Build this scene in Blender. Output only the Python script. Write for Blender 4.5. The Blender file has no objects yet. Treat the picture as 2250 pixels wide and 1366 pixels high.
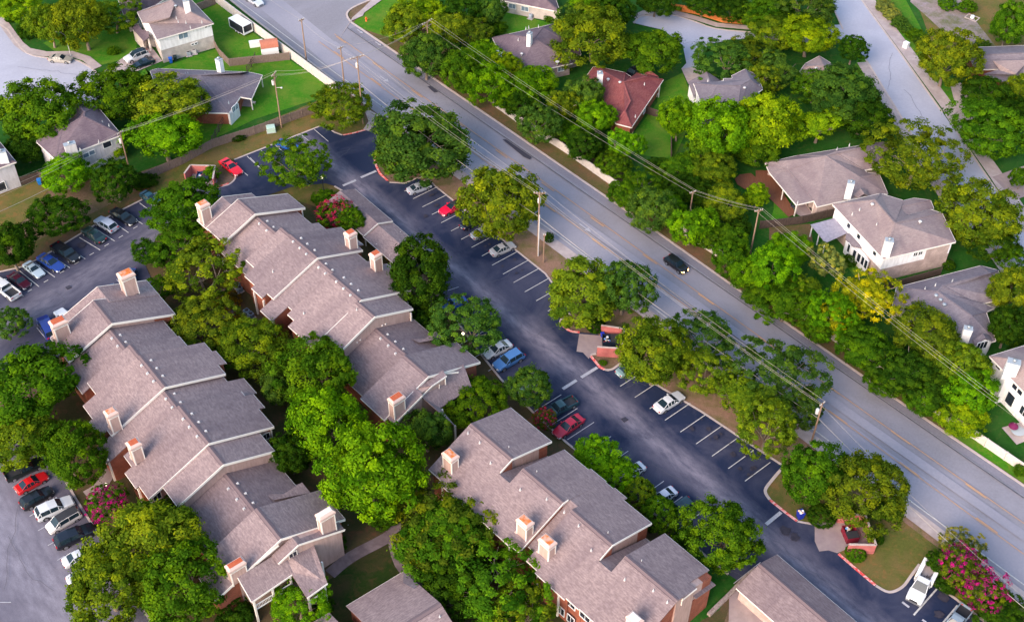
import bpy, bmesh, math, random
from mathutils import Vector, Matrix
R = math.radians
C = bpy.context.scene.collection
# ---------------------------------------------------------------- camera (solved from the photograph: stall lines, verticals)
CW, CH, FPX = 2250.0, 1366.0, 2680.59
TH, RO, CAMZ = 0.7727391, 0.0156127, 131.0328
CP = Vector((0, 0, CAMZ))
_fw = Vector((0, math.cos(TH), -math.sin(TH)))
_rt = Vector((1, 0, 0))
_up = _rt.cross(_fw)
_r = _rt * math.cos(RO) + _up * math.sin(RO)
_u = -_rt * math.sin(RO) + _up * math.cos(RO)

def gp(x, y, z=0.0):
    """the world point at height z seen at photo position x, y"""
    d = _fw * FPX + _r * (x - CW / 2) - _u * (y - CH / 2)
    return CP + d * ((z - CAMZ) / d.z)

def pix(p):
    d = Vector(p) - CP
    w = d.dot(_fw)
    return CW / 2 + FPX * d.dot(_r) / w, CH / 2 - FPX * d.dot(_u) / w

def scale_at(p):
    return FPX / (Vector(p) - CP).dot(_fw)

def top_height(b, t):
    """height of an upright thing from the photo positions of its foot and top"""
    g = gp(*b)
    best = (1e9, 1)
    z = 0.2
    while z < 20:
        q = pix((g.x, g.y, z))
        e = abs(q[1] - t[1])
        if e < best[0]: best = (e, z)
        z += .05
    return best[1]

OR = {'M1': (90, 580, 4.878), 'M2': (170, 740, 3.795), 'M3': (350, 980, 3.539), 'N1': (420, 410, 4.27), 'N2': (540, 500, 4.405),
      'N3': (720, 660, 4.553), 'Q1': (930, 870, 4.27), 'Q2': (1100, 1000, 3.732), 'Q3': (1560, 1160, 5.625), 'Q4': (660, 1220, 6.25),
      'A': (0, 0, 2.97), 'B': (550, 0, 2.97), 'C': (1100, 0, 2.97), 'D': (1650, 0, 2.97), 'E': (0, 400, 2.97), 'F': (550, 400, 2.97),
      'G': (1100, 400, 2.97), 'H': (1650, 400, 2.97), 'I': (0, 906, 2.97), 'J': (550, 906, 2.97), 'K': (1100, 906, 2.97),
      'L': (1650, 906, 2.97), 'P': (0, 0, 1),
      'h1': (270, 0, 8.536), 'h2': (320, 120, 7.589), 'h3': (60, 210, 8.033), 'h4': (0, 280, 8.533), 'h6': (1040, 0, 7.188),
      'h7': (1250, 130, 8.035), 'h8': (1490, 110, 9.105), 'ha': (1660, 290, 6.506), 'hb': (1760, 410, 5.939), 'hc': (1940, 560, 5.69),
      'hd': (2120, 720, 4.554), 'he': (2090, 80, 7.588), 'hf': (1720, 90, 11.25), 'd1': (1180, 690, 8.538), 'd2': (1740, 1090, 8.036)}

def P(k, x, y):
    o = OR[k]
    return (o[0] + x / o[2], o[1] + y / o[2])

# ---------------------------------------------------------------- object helpers
def tag(o, label=None, cat=None, group=None, kind=None):
    if label: o['label'] = label
    if cat: o['category'] = cat
    if group: o['group'] = group
    if kind: o['kind'] = kind
    return o

def link(name, me, mats, parent=None):
    o = bpy.data.objects.new(name, me)
    C.objects.link(o)
    for m in (mats if isinstance(mats, (list, tuple)) else [mats]):
        me.materials.append(m)
    if parent is not None: o.parent = parent
    return o

def root(name, loc, rz=0.0, label=None, cat=None, group=None):
    o = bpy.data.objects.new(name, None)
    o.empty_display_size = .3
    C.objects.link(o)
    o.location = loc
    o.rotation_euler = (0, 0, rz)
    return tag(o, label, cat, group)

class MB:
    """collects faces, then links them as ONE mesh object"""
    def __init__(s): s.v = []; s.f = []; s.m = []; s.sm = []
    def add(s, vs, fs, m=0, smooth=False):
        n = len(s.v)
        s.v += [tuple(v) for v in vs]
        s.f += [tuple(i + n for i in f) for f in fs]
        s.m += [m] * len(fs); s.sm += [smooth] * len(fs)
        return s
    def box(s, x0, x1, y0, y1, z0, z1, m=0):
        v = [(x0, y0, z0), (x1, y0, z0), (x1, y1, z0), (x0, y1, z0), (x0, y0, z1), (x1, y0, z1), (x1, y1, z1), (x0, y1, z1)]
        return s.add(v, [(0, 3, 2, 1), (4, 5, 6, 7), (0, 1, 5, 4), (1, 2, 6, 5), (2, 3, 7, 6), (3, 0, 4, 7)], m)
    def hexa(s, b, t, m=0):
        """solid between bottom quad b and top quad t"""
        n = len(b)
        fs = [tuple(range(n - 1, -1, -1)), tuple(range(n, 2 * n))]
        for i in range(n):
            j = (i + 1) % n
            fs.append((i, j, n + j, n + i))
        return s.add(list(b) + list(t), fs, m)
    def bar(s, a, b, w, h=None, m=0):
        """rectangular bar from a to b"""
        a = Vector(a); b = Vector(b); h = h or w
        d = (b - a).normalized()
        ref = Vector((0, 0, 1)) if abs(d.z) < .95 else Vector((1, 0, 0))
        x = d.cross(ref).normalized() * (w / 2); y = x.cross(d).normalized() * (h / 2)
        return s.hexa([a - x - y, a + x - y, a + x + y, a - x + y], [b - x - y, b + x - y, b + x + y, b - x + y], m)
    def tube(s, pts, rad, n=8, m=0, smooth=True):
        pts = [Vector(p) for p in pts]
        rr = rad if isinstance(rad, (list, tuple)) else [rad] * len(pts)
        rings = []
        for i, p in enumerate(pts):
            d = (pts[min(i + 1, len(pts) - 1)] - pts[max(i - 1, 0)]).normalized()
            ref = Vector((0, 0, 1)) if abs(d.z) < .9 else Vector((1, 0, 0))
            x = d.cross(ref).normalized(); y = x.cross(d).normalized()
            rings.append([p + (x * math.cos(2 * math.pi * k / n) + y * math.sin(2 * math.pi * k / n)) * rr[i] for k in range(n)])
        vs = [v for r_ in rings for v in r_]
        fs = []
        for i in range(len(pts) - 1):
            for k in range(n):
                j = (k + 1) % n
                fs.append((i * n + k, i * n + j, (i + 1) * n + j, (i + 1) * n + k))
        s.add(vs, fs, m, smooth)
        s.add(rings[0], [tuple(range(n - 1, -1, -1))], m)
        s.add(rings[-1], [tuple(range(n))], m)
        return s
    def cyl(s, c, r0, r1, h, n=16, m=0):
        return s.tube([c, Vector(c) + Vector((0, 0, h))], [r0, r1], n, m)
    def lathe(s, c, prof, n=16, m=0):
        c = Vector(c)
        vs = [c + Vector((r_ * math.cos(2 * math.pi * k / n), r_ * math.sin(2 * math.pi * k / n), z)) for r_, z in prof for k in range(n)]
        fs = []
        for i in range(len(prof) - 1):
            for k in range(n):
                j = (k + 1) % n
                fs.append((i * n + k, i * n + j, (i + 1) * n + j, (i + 1) * n + k))
        s.add(vs, fs, m, True)
        if prof[-1][0] > .001: s.add(vs[-n:], [tuple(range(n))], m)
        return s
    def build(s, name, mats, parent=None):
        me = bpy.data.meshes.new(name)
        me.from_pydata(s.v, [], s.f)
        me.polygons.foreach_set('material_index', s.m)
        me.polygons.foreach_set('use_smooth', s.sm)
        bm = bmesh.new(); bm.from_mesh(me)
        bmesh.ops.recalc_face_normals(bm, faces=bm.faces)
        bm.to_mesh(me); bm.free()
        me.update()
        return link(name, me, mats, parent)

def copy_tree(o, parent=None):
    c = o.copy(); C.objects.link(c); c.parent = parent
    for ch in list(o.children): copy_tree(ch, c)
    return c

# ---------------------------------------------------------------- materials
def newmat(name, rough=.8, spec=.3):
    m = bpy.data.materials.new(name)
    m.use_nodes = True
    nt = m.node_tree
    b = nt.nodes['Principled BSDF']
    b.inputs['Roughness'].default_value = rough
    b.inputs['Specular IOR Level'].default_value = spec
    return m, nt, b

def N(nt, t, **kw):
    n = nt.nodes.new(t)
    for k, v in kw.items():
        if k.startswith('i_'): n.inputs[k[2:].replace('_', ' ')].default_value = v
        else: setattr(n, k, v)
    return n

def coords(nt, kind='Object', sc=(1, 1, 1), rot=(0, 0, 0)):
    tc = N(nt, 'ShaderNodeTexCoord'); mp = N(nt, 'ShaderNodeMapping')
    mp.inputs['Scale'].default_value = sc; mp.inputs['Rotation'].default_value = rot
    nt.links.new(tc.outputs[kind], mp.inputs[0])
    return mp.outputs[0]

def noise(nt, co, scale, detail=4, rough=.6, dist=0):
    n = N(nt, 'ShaderNodeTexNoise')
    n.inputs['Scale'].default_value = scale; n.inputs['Detail'].default_value = detail
    n.inputs['Roughness'].default_value = rough; n.inputs['Distortion'].default_value = dist
    nt.links.new(co, n.inputs['Vector'])
    return n.outputs['Fac']

def ramp(nt, fac, stops):
    r_ = N(nt, 'ShaderNodeValToRGB')
    e = r_.color_ramp.elements
    e[0].position, e[0].color = stops[0][0], (*stops[0][1], 1)
    e[1].position, e[1].color = stops[-1][0], (*stops[-1][1], 1)
    for p_, c_ in stops[1:-1]:
        x = e.new(p_); x.color = (*c_, 1)
    nt.links.new(fac, r_.inputs[0])
    return r_.outputs[0]

def mix(nt, fac, a, b, mode='MIX'):
    m = N(nt, 'ShaderNodeMix', data_type='RGBA', blend_type=mode)
    for s_, v in ((m.inputs[0], fac), (m.inputs[6], a), (m.inputs[7], b)):
        if isinstance(v, (int, float)): s_.default_value = v
        elif isinstance(v, tuple): s_.default_value = (*v, 1)
        else: nt.links.new(v, s_)
    return m.outputs[2]

def bump(nt, b, h, strength=.3, dist=.05):
    n = N(nt, 'ShaderNodeBump'); n.inputs['Strength'].default_value = strength; n.inputs['Distance'].default_value = dist
    nt.links.new(h, n.inputs['Height']); nt.links.new(n.outputs[0], b.inputs['Normal'])

def speckle(name, c0, c1, scale=3, rough=.85, spec=.25, bmp=.2, sc=(1, 1, 1), kind='Object', c2=None, s2=.15, k2=.5):
    """noisy two-tone material with an optional large patchy third tone"""
    m, nt, b = newmat(name, rough, spec)
    co = coords(nt, kind, sc)
    n1 = noise(nt, co, scale, 6, .65)
    col = ramp(nt, n1, [(.3, c0), (.7, c1)])
    if c2:
        n2 = noise(nt, co, s2, 5, .6, .4)
        f = ramp(nt, n2, [(.42, (0, 0, 0)), (.62, (k2, k2, k2))])
        col = mix(nt, f, col, c2)
    nt.links.new(col, b.inputs['Base Color'])
    if bmp: bump(nt, b, n1, bmp)
    return m

def plain(name, c, rough=.6, spec=.4, metal=0, emit=None, es=0):
    m, nt, b = newmat(name, rough, spec)
    b.inputs['Base Color'].default_value = (*c, 1); b.inputs['Metallic'].default_value = metal
    if emit:
        b.inputs['Emission Color'].default_value = (*emit, 1); b.inputs['Emission Strength'].default_value = es
    return m

def shingle(name, c0, c1, c2, stain=(.1, .07, .08), ks=.35):
    m, nt, b = newmat(name, .9, .2)
    co = coords(nt)
    br = N(nt, 'ShaderNodeTexBrick')
    br.offset = .37; br.squash = 1
    br.inputs['Scale'].default_value = 1
    br.inputs['Brick Width'].default_value = .62; br.inputs['Row Height'].default_value = .24
    br.inputs['Mortar Size'].default_value = .012; br.inputs['Mortar Smooth'].default_value = .3
    br.inputs['Color1'].default_value = (*c0, 1); br.inputs['Color2'].default_value = (*c1, 1)
    br.inputs['Mortar'].default_value = (c0[0] * .6, c0[1] * .6, c0[2] * .6, 1)
    nt.links.new(co, br.inputs['Vector'])
    co2 = coords(nt, sc=(.55, 1.6, 1.6))
    n1 = noise(nt, co2, 3.2, 5, .75)
    f1 = ramp(nt, n1, [(.44, (0, 0, 0)), (.66, (.85, .85, .85))])
    col = mix(nt, f1, br.outputs['Color'], c2)
    n2 = noise(nt, coords(nt, sc=(1, .35, .35)), .35, 4, .6, .6)
    f2 = ramp(nt, n2, [(.45, (0, 0, 0)), (.72, (ks, ks, ks))])
    col = mix(nt, f2, col, stain)
    oi = N(nt, 'ShaderNodeObjectInfo')
    col = mix(nt, 1.0, col, ramp(nt, oi.outputs['Random'], [(0, (.86, .86, .88)), (1, (1.08, 1.07, 1.05))]), 'MULTIPLY')
    nt.links.new(col, b.inputs['Base Color'])
    bump(nt, b, n1, .35, .04)
    return m

def brickmat(name, c0, c1, mor, w=.22, h=.075, rot=True):
    m, nt, b = newmat(name, .85, .25)
    tc = N(nt, 'ShaderNodeTexCoord')
    sp = N(nt, 'ShaderNodeSeparateXYZ'); nt.links.new(tc.outputs['Object'], sp.inputs[0])
    ad = N(nt, 'ShaderNodeMath', operation='ADD'); nt.links.new(sp.outputs[0], ad.inputs[0]); nt.links.new(sp.outputs[1], ad.inputs[1])
    cb = N(nt, 'ShaderNodeCombineXYZ'); nt.links.new(ad.outputs[0], cb.inputs[0]); nt.links.new(sp.outputs[2], cb.inputs[1])
    br = N(nt, 'ShaderNodeTexBrick'); br.inputs['Scale'].default_value = 1
    br.inputs['Brick Width'].default_value = w; br.inputs['Row Height'].default_value = h; br.inputs['Mortar Size'].default_value = h * .12
    br.inputs['Color1'].default_value = (*c0, 1); br.inputs['Color2'].default_value = (*c1, 1); br.inputs['Mortar'].default_value = (*mor, 1)
    nt.links.new(cb.outputs[0], br.inputs['Vector'])
    n2 = noise(nt, coords(nt), .8, 4)
    f = ramp(nt, n2, [(.35, (.75, .75, .75)), (.7, (1.1, 1.1, 1.1))])
    nt.links.new(mix(nt, 1.0, br.outputs['Color'], f, 'MULTIPLY'), b.inputs['Base Color'])
    return m

def siding(name, c, pitch=.2, axis=2, amt=.12):
    m, nt, b = newmat(name, .75, .3)
    co = coords(nt)
    w = N(nt, 'ShaderNodeTexWave', wave_type='BANDS', bands_direction='Z' if axis == 2 else 'DIAGONAL', wave_profile='SAW')
    w.inputs['Scale'].default_value = .5 / pitch / 3.14159 * 1.0; w.inputs['Distortion'].default_value = 0
    nt.links.new(co, w.inputs['Vector'])
    n = noise(nt, co, .9, 5)
    c2 = tuple(x * (1 - amt) for x in c)
    col = mix(nt, ramp(nt, w.outputs['Fac'], [(.0, (0, 0, 0)), (.9, (.3, .3, .3)), (1, (1, 1, 1))]), c, c2)
    col = mix(nt, ramp(nt, n, [(.4, (0, 0, 0)), (.75, (.5, .5, .5))]), col, c2)
    n3 = noise(nt, coords(nt, sc=(1.5, 1.5, .25)), 2.0, 4, .6)
    col = mix(nt, 1.0, col, ramp(nt, n3, [(.35, (.84, .83, .82)), (.6, (1.03, 1.03, 1.03))]), 'MULTIPLY')
    nt.links.new(col, b.inputs['Base Color'])
    return m

M = {}
M['shingle'] = shingle('shingle_pinkbrown', (.255, .188, .186), (.195, .142, .145), (.36, .275, .27), (.15, .107, .12), .45)
M['shingle_grey'] = shingle('shingle_grey', (.20, .17, .19), (.16, .135, .155), (.25, .215, .235), (.11, .085, .11), .6)
M['shingle_tan'] = shingle('shingle_tan', (.30, .225, .215), (.25, .19, .185), (.34, .27, .26), (.16, .11, .125), .6)
M['shingle_dark'] = shingle('shingle_dark', (.17, .125, .14), (.14, .10, .12), (.21, .16, .175), (.09, .06, .08), .7)
M['shingle_red'] = shingle('shingle_red', (.27, .075, .070), (.21, .055, .052), (.33, .12, .105), (.14, .03, .05), .5)
M['ridge'] = plain('ridge_cap', (.17, .12, .125), .9)
M['ridge_line'] = plain('ridge_line', (.10, .07, .085), .9)
M['siding_pink'] = siding('siding_pink', (.50, .335, .29), .2)
M['siding_white'] = siding('siding_white', (.86, .83, .82), .2, amt=.06)
M['siding_grey'] = siding('siding_lilac', (.62, .58, .60), .2, amt=.08)
M['brick_red'] = brickmat('brick_red', (.34, .085, .045), (.25, .06, .035), (.30, .15, .10))
M['brick_pink'] = brickmat('brick_pink', (.50, .36, .32), (.40, .28, .25), (.5, .42, .38))
M['brick_tan'] = brickmat('brick_tan', (.55, .47, .43), (.47, .40, .37), (.6, .55, .5))
M['brick_wall'] = brickmat('brick_wall', (.50, .12, .11), (.42, .095, .09), (.42, .2, .18))
M['stone'] = speckle('stone_white', (.52, .45, .40), (.68, .61, .56), 2.5, .9)
M['trim'] = plain('trim_cream', (.84, .76, .68), .6)
M['white'] = plain('white_paint', (.82, .81, .80), .5)
M['white_board'] = speckle('white_board', (.72, .70, .69), (.84, .82, .81), 1.5, .6, .3, .02)
M['rust'] = speckle('rust', (.50, .11, .02), (.66, .20, .04), 2.2, .8, .3, .1, c2=(.70, .55, .48), s2=1.4, k2=.5)
M['rust2'] = speckle('rust_full', (.42, .07, .03), (.50, .14, .06), 3, .8)
M['capwhite'] = speckle('cap_white', (.66, .56, .52), (.78, .70, .67), 1.5, .6)
M['flash'] = plain('chimney_collar', (.64, .46, .40), .6)
M['glass'] = plain('dark_glass', (.02, .025, .04), .08, .8)
M['glass_blue'] = plain('blue_glass', (.16, .22, .28), .1, .8)
M['darkgap'] = plain('dark_opening', (.03, .02, .02), .9)
M['vent'] = plain('vent_white', (.55, .53, .52), .6)
M['vent_grey'] = plain('vent_grey', (.32, .36, .40), .5)
M['metal'] = plain('galvanised', (.5, .5, .5), .4, .5, .8)
M['black'] = plain('black_rubber', (.012, .012, .014), .7)
M['wood'] = speckle('weathered_wood', (.16, .11, .09), (.27, .20, .165), 6, .9, .2, .3, (1, 1, .25))
M['wood_dark'] = speckle('dark_wood', (.055, .04, .035), (.11, .075, .06), 6, .9, .2, .3, (1, 1, .25))
M['wood_orange'] = speckle('orange_wood', (.56, .16, .04), (.70, .24, .07), 5, .8, .2, .3, (1, 1, .25))
M['wood_pole'] = speckle('pole_wood', (.22, .13, .09), (.34, .23, .16), 5, .9, .2, .3, (3, 3, .3))
M['bark'] = speckle('bark', (.15, .11, .085), (.30, .24, .19), 5, .95, .1, .5, (2, 2, .5))
M['bark_pale'] = speckle('bark_pale', (.36, .28, .2), (.52, .42, .32), 5, .95, .1, .5, (2, 2, .5))
M['wire'] = plain('wire', (.55, .46, .38), .45, .5, .5)
M['concrete'] = speckle('concrete', (.38, .31, .30), (.50, .42, .40), 1.2, .9, .2, .1, c2=(.30, .24, .24), s2=.4, k2=.5)
M['kerb'] = speckle('kerb', (.42, .34, .31), (.55, .45, .41), 1.5, .9, .2, .1)
M['kerb_red'] = speckle('kerb_red', (.70, .05, .045), (.75, .09, .08), 2, .7, .2, .05, c2=(.8, .55, .5), s2=2.5, k2=.9)
M['pad'] = speckle('pad_concrete', (.28, .215, .205), (.38, .295, .28), 1.0, .9, .2, .1, c2=(.27, .20, .22), s2=.35, k2=.6)
M['paint'] = speckle('line_paint', (.36, .34, .34), (.66, .64, .60), 3.5, .8, .2, 0)
M['paint_faint'] = speckle('line_paint_worn', (.30, .29, .33), (.55, .53, .55), 6, .8, .2, 0)
M['paint_orange'] = speckle('line_paint_orange', (.62, .32, .12), (.40, .27, .22), 2.5, .8, .2, 0)
M['tar'] = plain('tar', (.045, .042, .06), .8)
M['mulch'] = speckle('mulch', (.12, .075, .05), (.23, .15, .105), 2.5, .95, .1, .4, c2=(.10, .085, .035), s2=.25, k2=.7)
M['road'] = speckle('road_asphalt', (.200, .188, .212), (.245, .232, .258), 3, .85, .3, .1, c2=(.30, .285, .33), s2=.06, k2=.7)
M['street'] = speckle('street_concrete_asphalt', (.37, .37, .44), (.44, .435, .50), 2.5, .85, .3, .1, c2=(.34, .335, .40), s2=.12, k2=.6)
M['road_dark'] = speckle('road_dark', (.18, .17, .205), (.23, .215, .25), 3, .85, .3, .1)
# ---------------------------------------------------------------- ground, roads, lots
def lotmat(name, ang, cpt, half, dark, light, seed=0):
    """asphalt with a paler worn driving lane running along direction ang through cpt"""
    m, nt, b = newmat(name, .8, .35)
    tc = N(nt, 'ShaderNodeTexCoord')
    mp = N(nt, 'ShaderNodeMapping', vector_type='TEXTURE')
    mp.inputs['Location'].default_value = (cpt.x, cpt.y, 0); mp.inputs['Rotation'].default_value = (0, 0, ang)
    nt.links.new(tc.outputs['Object'], mp.inputs[0])
    co = mp.outputs[0]
    sp = N(nt, 'ShaderNodeSeparateXYZ'); nt.links.new(co, sp.inputs[0])
    mp2 = N(nt, 'ShaderNodeMapping'); mp2.inputs['Scale'].default_value = (.35, 1, 1); mp2.inputs['Location'].default_value = (seed, 0, 0)
    nt.links.new(co, mp2.inputs[0])
    n1 = noise(nt, mp2.outputs[0], .22, 5, .65, .6)
    ad = N(nt, 'ShaderNodeMath', operation='MULTIPLY_ADD'); nt.links.new(n1, ad.inputs[0]); ad.inputs[1].default_value = half * 1.6
    nt.links.new(sp.outputs[1], ad.inputs[2])
    sb = N(nt, 'ShaderNodeMath', operation='SUBTRACT'); nt.links.new(ad.outputs[0], sb.inputs[0]); sb.inputs[1].default_value = half * .8
    ab = N(nt, 'ShaderNodeMath', operation='ABSOLUTE'); nt.links.new(sb.outputs[0], ab.inputs[0])
    dv = N(nt, 'ShaderNodeMath', operation='DIVIDE'); nt.links.new(ab.outputs[0], dv.inputs[0]); dv.inputs[1].default_value = half * 1.5
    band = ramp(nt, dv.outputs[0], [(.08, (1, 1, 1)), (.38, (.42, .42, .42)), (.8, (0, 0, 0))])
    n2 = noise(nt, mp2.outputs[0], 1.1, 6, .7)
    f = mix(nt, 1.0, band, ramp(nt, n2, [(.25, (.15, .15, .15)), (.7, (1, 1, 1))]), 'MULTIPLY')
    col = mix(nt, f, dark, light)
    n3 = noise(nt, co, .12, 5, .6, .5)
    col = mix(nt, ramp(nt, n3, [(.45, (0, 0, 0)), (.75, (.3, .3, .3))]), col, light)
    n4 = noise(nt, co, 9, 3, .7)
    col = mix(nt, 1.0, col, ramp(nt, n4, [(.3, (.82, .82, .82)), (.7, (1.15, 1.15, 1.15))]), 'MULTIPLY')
    nt.links.new(col, b.inputs['Base Color'])
    bump(nt, b, n4, .15, .02)
    return m

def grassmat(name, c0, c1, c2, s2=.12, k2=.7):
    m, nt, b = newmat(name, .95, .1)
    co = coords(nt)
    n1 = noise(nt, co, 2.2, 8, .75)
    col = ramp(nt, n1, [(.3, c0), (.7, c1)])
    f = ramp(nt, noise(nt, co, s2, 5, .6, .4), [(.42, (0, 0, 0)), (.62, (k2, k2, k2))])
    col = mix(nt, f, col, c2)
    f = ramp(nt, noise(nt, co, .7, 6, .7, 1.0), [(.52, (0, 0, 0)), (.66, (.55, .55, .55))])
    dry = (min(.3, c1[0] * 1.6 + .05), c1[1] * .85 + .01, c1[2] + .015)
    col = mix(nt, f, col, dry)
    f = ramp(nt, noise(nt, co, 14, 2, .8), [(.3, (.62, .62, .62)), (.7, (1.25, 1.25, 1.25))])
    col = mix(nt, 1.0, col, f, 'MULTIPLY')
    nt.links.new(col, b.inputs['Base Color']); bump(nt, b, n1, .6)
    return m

M['lawn'] = grassmat('lawn_bright', (.028, .14, .007), (.070, .225, .010), (.12, .20, .022), .22, .7)
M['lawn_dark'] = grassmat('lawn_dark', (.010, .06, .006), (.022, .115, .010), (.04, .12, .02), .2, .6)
M['lawn_dry'] = grassmat('lawn_dry', (.075, .095, .02), (.13, .13, .03), (.19, .125, .05), .2, .8)
M['verge'] = grassmat('verge_dry', (.07, .085, .02), (.13, .105, .04), (.17, .10, .06), .15, .9)
M['courtyard'] = grassmat('courtyard', (.04, .05, .015), (.085, .075, .03), (.12, .075, .045), .15, .7)
M['seam'] = speckle('road_seam', (.07, .07, .09), (.13, .125, .15), 1.2)
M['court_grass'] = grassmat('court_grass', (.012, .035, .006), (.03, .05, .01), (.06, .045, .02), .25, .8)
M['bare'] = grassmat('bare_dirt', (.22, .125, .085), (.30, .185, .125), (.13, .12, .04), .3, .8)
M['gravel'] = grassmat('gravel', (.27, .20, .19), (.37, .29, .29), (.12, .13, .04), .2, .9)
M['walk_dark'] = speckle('walk_concrete', (.17, .125, .13), (.25, .19, .195), 1.2, .9, .2, .1, c2=(.10, .07, .08), s2=.4, k2=.6)
M['deck'] = speckle('deck_boards', (.14, .055, .03), (.23, .095, .055), 3, .8, .2, .2, (6, .3, 1))
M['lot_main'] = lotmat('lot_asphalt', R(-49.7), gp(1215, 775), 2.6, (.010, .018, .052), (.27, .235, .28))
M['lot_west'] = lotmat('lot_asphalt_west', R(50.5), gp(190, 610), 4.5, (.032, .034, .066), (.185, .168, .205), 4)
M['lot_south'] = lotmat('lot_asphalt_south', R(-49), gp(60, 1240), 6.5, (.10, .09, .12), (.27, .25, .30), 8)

ZL = [.004]
def sheet(name, pts, mat, kind='structure', z=None, label=None):
    """flat ground polygon traced on the ground; every sheet lies 3 mm above the one before"""
    if z is None: z = ZL[0]; ZL[0] += .003
    vs = [gp(x, y, 0) for x, y in pts]
    mb = MB(); mb.add([(v.x, v.y, z) for v in vs], [tuple(range(len(vs)))])
    o = mb.build(name, mat)
    return tag(o, kind=kind)

def smooth(pts, n=4, closed=False):
    out = []
    L = len(pts)
    rng = range(L) if closed else range(L - 1)
    for i in rng:
        p0 = Vector(pts[(i - 1) % L] if closed or i > 0 else pts[0]); p1 = Vector(pts[i]); p2 = Vector(pts[(i + 1) % L])
        p3 = Vector(pts[(i + 2) % L] if closed or i + 2 < L else pts[-1])
        for k in range(n):
            t = k / n
            out.append(.5 * ((2 * p1) + (-p0 + p2) * t + (2 * p0 - 5 * p1 + 4 * p2 - p3) * t * t + (-p0 + 3 * p1 - 3 * p2 + p3) * t ** 3))
    if not closed: out.append(Vector(pts[-1]))
    return out

def ribbon_mesh(mb, pts, w, z0, z1, m=0, off=0.0, closed=False):
    n = len(pts); L = []; Rr = []
    for i in range(n):
        a = pts[(i - 1) % n] if (closed or i > 0) else pts[i]
        b = pts[(i + 1) % n] if (closed or i < n - 1) else pts[i]
        d = Vector((b[0] - a[0], b[1] - a[1])); d.normalize()
        nn = Vector((-d.y, d.x)); p = Vector((pts[i][0], pts[i][1]))
        L.append(p + nn * (off + w / 2)); Rr.append(p + nn * (off - w / 2))
    vs = []
    for l, r_ in zip(L, Rr): vs += [(l.x, l.y, z0), (r_.x, r_.y, z0), (l.x, l.y, z1), (r_.x, r_.y, z1)]
    fs = []
    for i in range(n if closed else n - 1):
        a = 4 * i; b = 4 * ((i + 1) % n)
        fs += [(a + 2, a + 3, b + 3, b + 2)]
        if z1 - z0 > .02: fs += [(a, a + 2, b + 2, b), (a + 1, b + 1, b + 3, a + 3)]
    if not closed and z1 - z0 > .02: fs += [(0, 1, 3, 2), (4 * n - 4, 4 * n - 2, 4 * n - 1, 4 * n - 3)]
    return mb.add(vs, fs, m)

def kerb(pts, w=.32, h=.14, mat='kerb', name='kerb', sm=1, closed=False, off=0, kind='structure'):
    g = [gp(*p) for p in pts]
    if sm > 1: g = smooth(g, sm, closed)
    mb = MB(); ribbon_mesh(mb, g, w, -.02, h, off=off, closed=closed)
    return tag(mb.build(name, M[mat]), kind=kind)

def ribbon(pts, w, mat, name, kind='structure', sm=1, off=0):
    z = ZL[0]; ZL[0] += .003
    g = [gp(*p) for p in pts]
    if sm > 1: g = smooth(g, sm)
    mb = MB(); ribbon_mesh(mb, g, w, z, z + .002, off=off)
    return tag(mb.build(name, M[mat]), kind=kind)

# base ground to the horizon
mb = MB(); mb.add([(-1500, -600, 0), (1500, -600, 0), (1500, 2600, 0), (-1500, 2600, 0)], [(0, 1, 2, 3)])
tag(mb.build('ground', M['mulch']), kind='structure')
# residential side right of the road, and the block at top left
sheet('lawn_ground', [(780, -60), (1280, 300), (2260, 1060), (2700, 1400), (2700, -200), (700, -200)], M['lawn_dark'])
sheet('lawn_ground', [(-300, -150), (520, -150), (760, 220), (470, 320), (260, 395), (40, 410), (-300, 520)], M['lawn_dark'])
sheet('lawn', [(318, 150), (300, 172), (380, 140), (474, 108), (430, 30), (478, 8), (600, 108), (742, 203), (560, 262), (480, 300), (440, 330), (430, 250), (330, 170)], M['lawn'])
sheet('lawn', [(95, 95), (170, 60), (300, 60), (300, 120), (255, 135), (215, 145), (130, 120)], M['lawn'])
sheet('lawn', [(775, 52), (800, 20), (855, -20), (900, -20), (860, 90), (830, 85)], M['lawn'])
sheet('lawn', [(1050, 20), (1120, 28), (1240, 60), (1170, 72), (1090, 85), (1060, 70)], M['lawn'])
sheet('lawn', [(1440, 190), (1500, 160), (1530, 240), (1480, 350), (1400, 340), (1395, 290), (1445, 225)], M['lawn'])
sheet('lawn', [(1890, 120), (1905, 135), (1985, 280), (1960, 290), (1870, 160)], M['lawn'])
sheet('lawn', [(1700, 460), (1700, 440), (1735, 478), (1690, 492)], M['lawn'])
sheet('lawn', [(1690, 500), (1780, 492), (1790, 560), (1730, 540), (1690, 530)], M['verge'])
sheet('lawn', [(1840, 560), (1880, 560), (1895, 600), (1880, 610)], M['lawn'])
sheet('lawn', [(1925, 0), (1990, 0), (2060, 130), (2090, 170), (2098, 228), (2080, 235), (1985, 110)], M['lawn'])
sheet('lawn', [(1990, -60), (2330, -60), (2330, 150), (2130, 150), (2060, 130)], M['lawn_dry'])
sheet('gravel', [(2010, -60), (2090, -60), (2110, 0), (2150, 55), (2190, 105), (2160, 118), (2080, 78), (2040, 40), (2000, 5)], M['gravel'])
sheet('verge', [(772, 56), (840, 105), (1100, 292 - 10), (1283, 398), (1403, 480), (1635, 644), (1940, 856), (2250, 1066), (2400, 1170), (2400, 1110), (2250, 1030), (2120, 940), (1850, 750), (1640, 600), (1400, 445), (1352, 414), (1234, 330), (1134, 266), (1000, 180), (860, 85)], M['verge'])
sheet('verge', [(2040, 905), (2120, 945), (2250, 1033), (2400, 1130), (2400, 1165), (2250, 1062), (2100, 962)], M['lawn'])
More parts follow.
